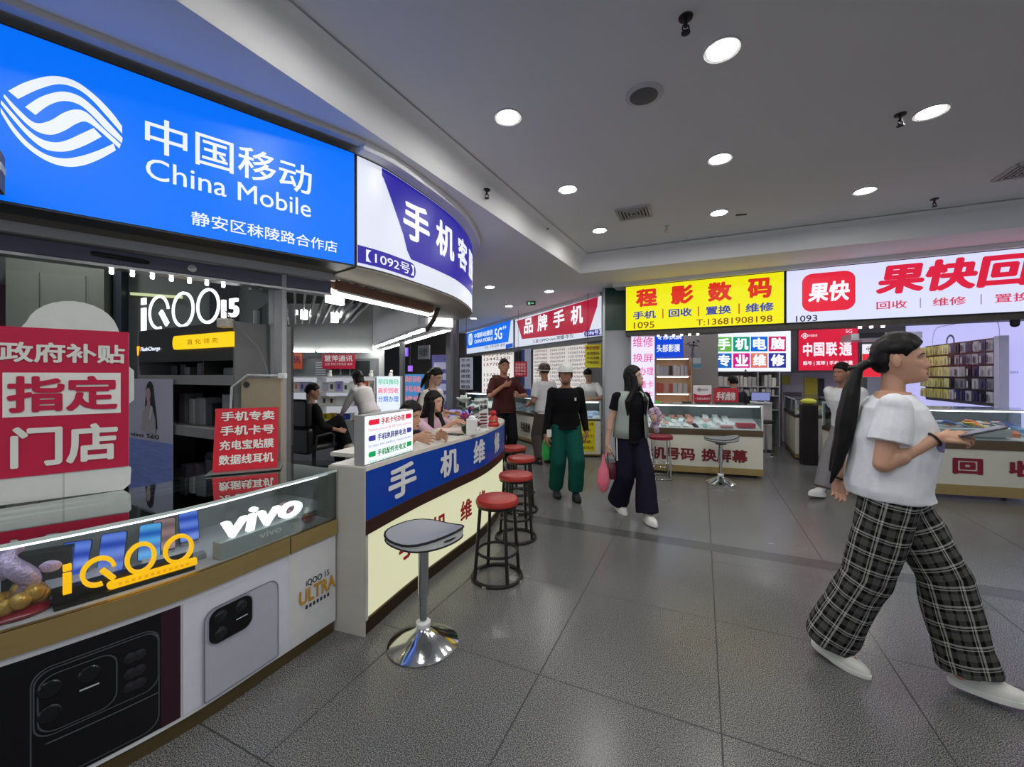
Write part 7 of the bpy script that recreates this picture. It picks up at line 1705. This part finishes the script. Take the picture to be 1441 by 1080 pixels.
def pony(J, hb):
    MH, P = J['MH'], J['P']; k = J['k']
    a = MH @ V((0, -0.115, -0.01)); b = MH @ V((0.02, -0.155, -0.03))
    tail = [a, b, P(0.06, -0.15, 1.42), P(0.075, -0.165, 1.31), P(0.08, -0.18, 1.19), P(0.08, -0.205, 1.08), P(0.08, -0.235, 0.99)]
    hb.tube(tail, [0.032, 0.03, 0.046, 0.054, 0.052, 0.040, 0.012], 16, flat=0.75)
    for q in (-1, 1): hb.tube([p + J['r'] * 0.025 * q + V((0, 0, -0.01 * i)) for i, p in enumerate(tail)], [0.02, 0.022, 0.03, 0.034, 0.03, 0.022, 0.006], 10)
    J['tie'] = b
def near_extra(J):
    t = J['t']; k = J['k']
    b = J['tie']; MB().ring(tuple(b), 0.034, 0.008, 20, 8).ob('hair_tie', BLACK, t, True)
    for s, q in ((1, 0.94), (0, 0.93)):
        S, E_, W_ = J['arm%d' % s]; d = (W_ - E_).normalized(); a, b2, _ = basis(d); c = E_.lerp(W_, q)
        MB().tube([c + (a * cos(2 * pi * i / 20) + b2 * sin(2 * pi * i / 20)) * 0.030 for i in range(20)], 0.0055, 8, True).ob('bracelet', BLACK, t, True)
    P = J['P']; pr = MB()
def tee():
    m = mat('printed_tee', (224, 226, 232), 0.88, var=0.05, scale=9, bump=0.9, spec=0.12); nt = m.node_tree; N = nt.nodes; Lk = nt.links; b = N['Principled BSDF']
    src = b.inputs['Base Color'].links[0].from_socket
    tc = N.new('ShaderNodeTexCoord'); mp = N.new('ShaderNodeMapping'); mp.inputs['Location'].default_value = (0, -0.15, -1.175); mp.vector_type = 'POINT'
    Lk.new(tc.outputs['Object'], mp.inputs['Vector'])
    sc = N.new('ShaderNodeVectorMath'); sc.operation = 'MULTIPLY'; sc.inputs[1].default_value = (8.0, 12.0, 22.0); Lk.new(mp.outputs[0], sc.inputs[0])
    ln_ = N.new('ShaderNodeVectorMath'); ln_.operation = 'LENGTH'; Lk.new(sc.outputs[0], ln_.inputs[0])
    lt = N.new('ShaderNodeMath'); lt.operation = 'LESS_THAN'; lt.inputs[1].default_value = 1.0; Lk.new(ln_.outputs['Value'], lt.inputs[0])
    mx = N.new('ShaderNodeMix'); mx.data_type = 'RGBA'; mx.inputs[7].default_value = (*L3((132, 124, 168)), 1); Lk.new(lt.outputs[0], mx.inputs[0]); Lk.new(src, mx.inputs[6]); Lk.new(mx.outputs[2], b.inputs['Base Color'])
    return m
NL = (1.905, 2.075); NF = (0.755, -0.656)
J = person('person with long ponytail, white t-shirt and black plaid trousers striding past with a phone', NL, NF, 1.60, (0, 0.02, 1), ((-0.06, 0.27, 0.10), (0.055, -0.25, 0.092)), None,
           (((-0.24, -0.235, 0.875), (0.1, -1, 0), (0.05, 0.15, -1), (0.2, 1, 0)), ((0.14, 0.155, 1.215), (0.3, -0.5, -1), (-0.15, 0.95, 0.12), (-0.7, 0, 0.75))),
           (0.0, 0.02), (192, 148, 124), 1.16, 1.0, 0.0042, dict(mat=tee(), color=(224, 226, 232), sleeve=0.62, ease=1.14, hem=-0.06, wr=0.009, sr=1.25, hemr=(0.165, 0.140), box=(0.162, 0.132)),
           dict(mat=plaid(), r=(0.108, 0.100, 0.102), wr=0.016, len=0.98, uvf=plaid_uv), (214, 214, 208), 'tied', dict(hair=pony, after=near_extra), footdir=((0.05, 1), (0.42, 1)), heel=(-0.06, 0.12), hands=((0.55, 0.05, 0.5), (0.55, 0.06, 0.5)), legk=1.10, hs=1.09)
W_ = J['arm1'][2]; hd = J['D'](-0.15, 0.95, 0.12).normalized()
pp = W_ + hd * 0.115 + V((0, 0, 0.022)); sd_ = hd.cross(V((0, 0, 1))).normalized(); nn_ = sd_.cross(hd).normalized()
t = thing('phone', 'smartphone held level in the hands of the plaid trousered walker', 'phone', tuple(pp))
T = Matrix((tuple(sd_) + (0,), tuple(hd) + (0,), tuple(nn_) + (0,), (0, 0, 0, 1))).transposed(); T = Matrix.Translation(pp + hd * 0.02) @ T @ Matrix.Rotation(0.22, 4, 'X')
MB().prism(rrect(-0.037, 0.037, -0.075, 0.075, 0.01), -0.004, 0.004, T).ob('body', paint((58, 64, 66), 0.3), t, bevel=0.002)
MB().prism(rrect(-0.034, 0.034, -0.072, 0.072, 0.008), 0.0042, 0.005, T).ob('screen', paint((70, 84, 84), 0.12), t)
# printed mark and dark lilac print on the shirt chest
S_ = J['shirt']

# ---------------------------------------------------------------- people in the passage
GRNT = (14, 76, 66)
def hat(J):
    t, MH = J['t'], J['MH']; WHT = paint((206, 208, 206), 0.35)
    h = MB().lathe([(0.108, 0.035), (0.109, 0.05), (0.105, 0.085), (0.09, 0.118), (0.06, 0.142), (0.02, 0.152), (0.001, 0.153)], n=32, M=MH, sx=0.9, sy=1.08).ob('hard_hat', WHT, t, True)
    MB().lathe([(0.108, 0.036), (0.132, 0.030), (0.134, 0.034), (0.109, 0.045)], n=32, M=MH, sx=0.9, sy=1.1).ob('brim', WHT, h, True)
    MB().tube([MH @ V((-0.078, 0.02, 0.04)), MH @ V((-0.078, 0.03, -0.04)), MH @ V((-0.05, 0.055, -0.105)), MH @ V((0, 0.07, -0.128)), MH @ V((0.05, 0.055, -0.105)), MH @ V((0.078, 0.03, -0.04)), MH @ V((0.078, 0.02, 0.04))], 0.005, 6).ob('chin_strap', BLACK, t, True)
    c = J['nb'] - J['sd'] * 0.13 + J['rt'] * -0.09 + J['fw'] * 0.128
    MB().box(tuple(c), (0.02, 0.012, 0.035)).ob('badge', WHITE, t)
person('person in a white hard hat, black long sleeved top and green trousers walking forward', (0.655, 5.05), (0.10, -1), 1.62, (0, 0.02, 1), ((-0.10, 0.08, 0.085), (0.10, -0.10, 0.085)), None,
       (((-0.255, 0.02, 0.80), (-0.3, -1, 0), (0.1, 0.15, -1), (0.3, 1, 0)), ((0.26, 0.06, 0.76), (0.3, -1, 0), (-0.05, 0.25, -1), (-0.4, 1, 0))), (0.25, 0.0), (150, 104, 82), 1.06, 0, 0.007,
       dict(color=(12, 12, 15), sleeve=1.94, ease=1.1, hem=-0.02, name='long_sleeved_top'), dict(color=GRNT, r=(0.108, 0.096, 0.092), wr=0.010), (34, 42, 46), 'crop', dict(after=hat))
mb = MB().lathe([(0.01, 0.30), (0.03, 0.27), (0.06, 0.2), (0.07, 0.08), (0.05, 0.01), (0.02, 0)], n=16, sx=0.9, sy=0.6, M=Matrix.Translation((0.42, 5.02, 0.46)))
tag(mb.ob('green_bag', mat('green_plastic', (40, 150, 72), 0.3, bump=0.6, scale=22), smooth=True), 'green plastic bag held beside the green trousers', 'bag')
tag(MB().box((0.445, 4.94, 0.80), (0.06, 0.012, 0.09), 0.5, ).ob('paper_slip', paint((214, 210, 204))), 'white slip of paper in the right hand of the hard hat wearer', 'paper')

def camo(J):
    t, MH = J['t'], J['MH']; m = mat('camouflage', (64, 52, 44), 0.4, var=0.9, scale=30)
    h = MB().lathe([(0.106, 0.02), (0.110, 0.05), (0.105, 0.09), (0.088, 0.12), (0.055, 0.142), (0.001, 0.15)], n=28, M=MH, sx=0.92, sy=1.1).ob('helmet', m, t, True)
    MB().box((0, 0.13, 0.035), (0.15, 0.06, 0.012), M=MH @ Matrix.Rotation(-0.2, 4, 'X')).ob('visor', BLACK, h, bevel=0.004)
    MB().lathe([(0.1075, 0.018), (0.111, 0.026), (0.109, 0.034)], n=28, M=MH, sx=0.92, sy=1.1).ob('white_band', paint((190, 180, 176)), h, True)
    MB().tube([MH @ V((-0.08, 0.0, 0.02)), MH @ V((-0.07, 0.03, -0.08)), MH @ V((0, 0.07, -0.125)), MH @ V((0.07, 0.03, -0.08)), MH @ V((0.08, 0.0, 0.02))], 0.005, 6).ob('chin_strap', BLACK, t, True)
person('person in a patterned helmet and white t-shirt seen from behind at the lit counter', (0.56, 6.95), (-0.55, 0.8), 1.68, (0, 0.03, 1), ((-0.10, 0.02, 0.085), (0.10, -0.05, 0.085)), None,
       (((-0.2, 0.22, 0.98), (-0.4, -0.6, -0.6), (0.3, 1, 0.1), (0.3, 0, 1)), ((0.2, 0.22, 1.0), (0.4, -0.6, -0.6), (-0.3, 1, 0.1), (-0.3, 0, 1))), (0.3, 0.1), (150, 108, 88), 1.08, 0, 0.008,
       dict(color=(206, 204, 208), sleeve=0.75, ease=1.14, hem=-0.08), dict(color=(76, 68, 66), r=(0.104, 0.088, 0.08)), (28, 26, 28), 'crop', dict(after=camo))
person('person with black hair and white t-shirt bending over the counter beside the pillar', (1.62, 8.42), (-0.5, -0.9), 1.66, (0, 0.38, 1), None, None,
       (((-0.16, 0.42, 1.03), (-0.6, -0.2, -0.6), (0.5, 1, -0.1), (0.3, 0, 1)), ((0.16, 0.42, 1.03), (0.6, -0.2, -0.6), (-0.5, 1, -0.1), (-0.3, 0, 1))), (-0.1, -0.75), (186, 146, 124), 1.0, 0, 0.008,
       dict(color=(226, 226, 226), sleeve=0.85, ease=1.16, hem=-0.05, sr=1.15), dict(color=(50, 54, 66)), (40, 40, 44), 'short')
def polo(J):
    nb, fw, sd, rt, t = J['nb'], J['fw'], J['sd'], J['rt'], J['t']
    MB().box(tuple(nb - sd * 0.055 + fw * 0.088), (0.03, 0.012, 0.10), atan2(J['f'].y, J['f'].x) - pi / 2).ob('placket', paint((150, 120, 108)), J['shirt'])
person('person in a brown polo shirt standing in the passage, one arm raised to the chest', (-0.13, 6.65), (0.42, -0.9), 1.76, (0, -0.02, 1), None, None,
       (((-0.12, 0.30, 1.17), (-0.9, -0.3, -0.5), (0.6, 0.7, 0.2), (0, 0, 1)), ((0.10, 0.20, 1.33), (0.9, -0.5, -0.5), (-0.9, 0.1, 0.25), (0, 0.2, 1))), (0.12, 0.0), (160, 112, 88), 1.06, 0, 0.007,
       dict(color=(70, 34, 34), sleeve=0.9, ease=1.12, hem=-0.08, collar=True, name='polo_shirt'), dict(color=(20, 20, 24)), (70, 36, 34), 'crop', dict(after=polo))
def seated_glasses(J, rim=(30, 26, 26)):
    MH, t = J['MH'], J['t']
    gl = MB()
    for s in (-1, 1):
        c = V((0.034 * s, head_pt((0.3 * s, 0.95, 0.05)).y + 0.012, 0.004))
        gl.tube([MH @ (c + V((0.023 * cos(2 * pi * i / 18), -0.006 * abs(cos(2 * pi * i / 18)), 0.019 * sin(2 * pi * i / 18)))) for i in range(18)], 0.0016, 6, True)
        gl.tube([MH @ (c + V((0.023 * s, -0.006, 0.006))), MH @ V((0.078 * s, 0.02, 0.008)), MH @ V((0.078 * s, -0.01, 0.0))], 0.0016, 6)
    gl.tube([MH @ V((-0.011, 0.112, 0.008)), MH @ V((0.011, 0.112, 0.008))], 0.0016, 6); gl.ob('glasses', paint(rim, 0.3), t, True)
def walker(J):
    seated_glasses(J, (120, 116, 114)); t = J['t']; k = J['k']
    # open sleeveless vest: two front edges and a back, as one shell round the torso
    n = 22; rings = []
    for tt, rx, ry, fs in ((0.0, 0.20, 0.155, 0), (0.2, 0.192, 0.145, 0), (0.45, 0.178, 0.135, 0.0), (0.7, 0.186, 0.135, 0.004), (0.88, 0.196, 0.122, 0.0), (0.98, 0.15, 0.10, -0.004), (1.02, 0.10, 0.09, -0.01)):
        full = J['ring'](tt, rx, ry, fs, 48); a0, a1 = 16, 56
        rings.append([full[(i) % 48] for i in range(a0, a1 + 1)])
    outer = MB(); outer.loft(rings, caps=False, closed=False)
    o = outer.ob('vest', mat('sage_cloth', (150, 160, 154), 0.8, var=0.08, scale=20, bump=0.1), t, True); so = o.modifiers.new('thickness', 'SOLIDIFY'); so.thickness = 0.008; so.offset = 1
    L_ = MB()
    for s in (0, 1):
        H_, K_, A_ = J['leg%d' % s]; side = J['rt'] * (-1 if s == 0 else 1)
        L_.tube([H_ + side * 0.105 * k + V((0, 0, 0.06)) + J['fw'] * 0.03, H_.lerp(K_, 0.6) + side * 0.105 * k + J['fw'] * 0.02], 0.006, 6)
    L_.ob('white_piping', WHITE, t, True)
WJ = person('person with long black hair, glasses, sage vest and wide navy trousers walking through the passage', (1.275, 4.42), (0.22, -0.97), 1.60, (0, 0.02, 1), ((-0.05, 0.24, 0.085), (0.06, -0.17, 0.10)), None,
       (((-0.17, 0.20, 1.05), (-0.5, -0.8, -0.3), (0.5, 0.8, 0.1), (0.2, 0.0, 1)), ((0.26, -0.03, 0.76), (0.3, -1, 0), (0.0, 0.1, -1), (-0.2, 1, 0))), (-0.85, 0.12), (196, 156, 136), 0.98, 1.0, 0.006,
       dict(color=(14, 14, 18), sleeve=0.5, ease=1.08, hem=-0.12, name='black_top'), dict(color=(24, 22, 40), r=(0.102, 0.104, 0.125), wr=0.012, len=0.97), (216, 214, 212), 'long', dict(after=walker), footdir=((0.1, 1), (0.0, 1)), heel=(-0.05, 0.18), hands=((0.5, 0.05), (0.7, 0.03, 0.5)))
hw = WJ['arm1'][2] + V((0, 0, -0.08))
t = thing('pink_bag', 'crumpled pink plastic bag carried low by the long haired walker', 'bag', tuple(hw + V((-0.05, -0.04, -0.42))))
mb = MB().lathe([(0.012, 0.40), (0.02, 0.33), (0.06, 0.24), (0.075, 0.12), (0.05, 0.03), (0.015, 0)], n=18, sx=0.9, sy=0.55); mb.ob('pouch', mat('pink_plastic', (218, 110, 130), 0.35, bump=0.7, scale=24), t, True, world=False)
MB().tube([(0.02, 0, 0.38), (0.04, 0.03, 0.43), (0.05, 0.04, 0.38)], 0.005, 6).ob('handle', mat('pink_plastic', (218, 110, 130)), t, True, world=False)
t = thing('handbag', 'dark wine red handbag hanging beside the pink plastic bag', 'bag', tuple(hw + V((0.07, 0.04, -0.30))))
MB().lathe([(0.05, 0), (0.095, 0.03), (0.10, 0.10), (0.07, 0.16), (0.02, 0.18)], n=22, sx=1.0, sy=0.45).ob('body', paint((86, 24, 38), 0.4), t, True, world=False)
MB().tube([(-0.05, 0, 0.15), (-0.055, 0, 0.25), (-0.06, -0.03, 0.30), (0.0, 0, 0.27), (0.05, 0, 0.15)], 0.006, 6).ob('strap', paint((86, 24, 38), 0.4), t, True, world=False)
lw = WJ['arm0'][2]
t = thing('plush_charm', 'lilac fluffy bundle held under the arm of the long haired walker', 'bundle', tuple(lw))
mb = MB(); random.seed(6)
for k in range(26): mb.ell((random.uniform(-0.05, 0.05), random.uniform(-0.04, 0.06), random.uniform(-0.14, 0.10)), (0.028, 0.028, 0.03), nu=8, nv=6)
mb.ob('tuft', mat('lilac_fluff', (176, 156, 178), 0.9, var=0.3, scale=40, bump=0.5), t, True, world=False)
person('person with short dark hair and a white shirt walking left behind the near ponytailed walker', (4.20, 5.12), (-0.9, -0.32), 1.73, (0, 0.22, 1), ((-0.08, -0.26, 0.12), (0.06, 0.42, 0.10)), None,
       (((-0.24, 0.18, 0.82), (0, -1, 0), (0, 0.4, -1), (0, 1, 0)), ((0.24, -0.16, 0.80), (0, -1, 0), (0, -0.1, -1), (0, 1, 0))), (0.1, -0.05), (150, 108, 90), 1.02, 0, 0.008,
       dict(color=(214, 216, 220), sleeve=0.75, ease=1.15, hem=-0.08), dict(color=(120, 118, 122), r=(0.104, 0.09, 0.086)), (206, 206, 206), 'short', footdir=((0, 1), (0, 1)), heel=(0.35, -0.15))

# ---------------------------------------------------------------- people in the booth
person('person in a pale pink top seated at the repair counter, hands together on the worktop', (-0.93, 4.42), (0.86, -0.5), 1.60, (0, 0.16, 1), ((-0.10, 0.28, 0.12), (0.10, 0.28, 0.12)), (0, 0, 0.58),
       (((-0.06, 0.46, 1.035), (-0.6, -0.4, -0.7), (0.3, 1, -0.05), (0.2, 0, 1)), ((0.10, 0.46, 1.03), (0.6, -0.4, -0.7), (-0.3, 1, -0.05), (-0.2, 0, 1))), (-0.25, -0.10), (200, 156, 134), 1.0, 1.0, 0.006,
       dict(color=(206, 172, 190), sleeve=0.8, ease=1.1, hem=-0.1), dict(color=(60, 60, 80)), (60, 60, 60), 'long')
J = person('person in a dark top leaning low over the repair counter behind the light box', (-1.10, 3.62), (0.80, -0.45), 1.64, (0, 0.50, 1), ((-0.10, 0.25, 0.12), (0.10, 0.25, 0.12)), (0, 0, 0.56),
       (((0.02, 0.60, 1.03), (-0.5, -0.3, -0.7), (0.2, 1, -0.1), (0.2, 0, 1)), ((0.24, 0.56, 1.03), (0.6, -0.3, -0.7), (-0.2, 1, -0.1), (-0.4, 0, 1))), (-0.1, -0.25), (190, 146, 122), 1.02, 0, 0.006,
       dict(color=(26, 26, 42), sleeve=0.85, ease=1.1, hem=-0.1), dict(color=(40, 42, 60)), (60, 60, 60), 'short')
def straps(J):
    nb, fw, rt, sd, t = J['nb'], J['fw'], J['rt'], J['sd'], J['t']
    for s in (-1, 1): MB().tube([nb - sd * 0.30 - fw * 0.13 + rt * 0.10 * s, nb - sd * 0.08 - fw * 0.125 + rt * 0.09 * s, nb - sd * 0.0 + rt * 0.085 * s, nb - sd * 0.1 + fw * 0.13 + rt * 0.085 * s, nb - sd * 0.3 + fw * 0.135 + rt * 0.08 * s], 0.014, 8).ob('apron_strap', BLACK, t, True)
    seated_glasses(J)
def pony2(J, hb): MH = J['MH']; hb.tube([MH @ V((0, -0.11, 0.02)), MH @ V((0, -0.14, -0.03)), MH @ V((0.01, -0.155, -0.12)), MH @ V((0.01, -0.16, -0.22))], [0.03, 0.03, 0.03, 0.012], 12)
person('person with a ponytail, white top and black apron straps working behind the seated people', (-1.10, 5.28), (0.9, -0.35), 1.60, (0, 0.22, 1), None, None,
       (((-0.2, 0.30, 1.0), (-0.4, -0.6, -0.6), (0.2, 1, 0), (0.2, 0, 1)), ((0.2, 0.30, 1.0), (0.4, -0.6, -0.6), (-0.2, 1, 0), (-0.2, 0, 1))), (0, -0.35), (190, 150, 130), 1.0, 1.0, 0.007,
       dict(color=(214, 208, 200), sleeve=0.6, ease=1.08, hem=-0.1), dict(color=(30, 30, 34)), (30, 30, 30), 'tied', dict(after=straps, hair=pony2))
person('person in dark clothes sitting in the black office chair with one leg crossed out', (-3.02, 6.24), (0.75, 0.66), 1.72, (0, -0.04, 1), ((-0.05, 0.42, 0.10), (0.20, 0.46, 0.40)), (0, 0, 0.56),
       (((-0.22, 0.30, 0.66), (-0.4, -0.6, -0.4), (0, 1, -0.2), (0.5, 0, 1)), ((0.22, 0.30, 0.66), (0.4, -0.6, -0.4), (0, 1, -0.2), (-0.5, 0, 1))), (0.25, -0.25), (170, 126, 104), 1.05, 0, 0.008,
       dict(color=(24, 24, 27), sleeve=1.6, ease=1.1, hem=-0.08, name='dark_jacket'), dict(color=(20, 20, 24)), (196, 194, 186), 'short')
person('person in a pale grey shirt bending towards the booth shelves', (-2.31, 6.72), (-0.85, 0.35), 1.62, (0, 0.48, 1), None, None,
       (((-0.2, 0.50, 0.74), (-0.3, -0.4, -0.8), (0, 0.8, -0.7), (0.3, 0.4, 0.6)), ((0.2, 0.46, 0.72), (0.3, -0.4, -0.8), (0, 0.8, -0.7), (-0.3, 0.4, 0.6))), (0.0, -0.35), (190, 150, 130), 1.08, 1.0, 0.008,
       dict(color=(196, 192, 194), sleeve=1.5, ease=1.15, hem=-0.15, name='loose_shirt'), dict(color=(104, 98, 96), r=(0.11, 0.10, 0.098)), (50, 50, 50), 'bob')
person('dark haired person behind the red counter sign in the shop under the yellow sign', (4.03, 7.45), (0.1, 1), 1.62, (0, 0.12, 1), ((-0.1, 0.25, 0.085), (0.1, 0.25, 0.085)), (0, 0, 0.72),
       (((-0.18, 0.28, 0.98), (-0.4, -0.6, -0.6), (0.2, 1, 0), (0.2, 0, 1)), ((0.18, 0.28, 0.98), (0.4, -0.6, -0.6), (-0.2, 1, 0), (-0.2, 0, 1))), (0, -0.2), (186, 146, 124), 1.0, 0, 0.009, dict(color=(44, 44, 50), sleeve=0.8), dict(color=(40, 42, 48)), (40, 40, 40), 'short')
# ---- tidy up
bpy.data.scenes.remove(TMP)
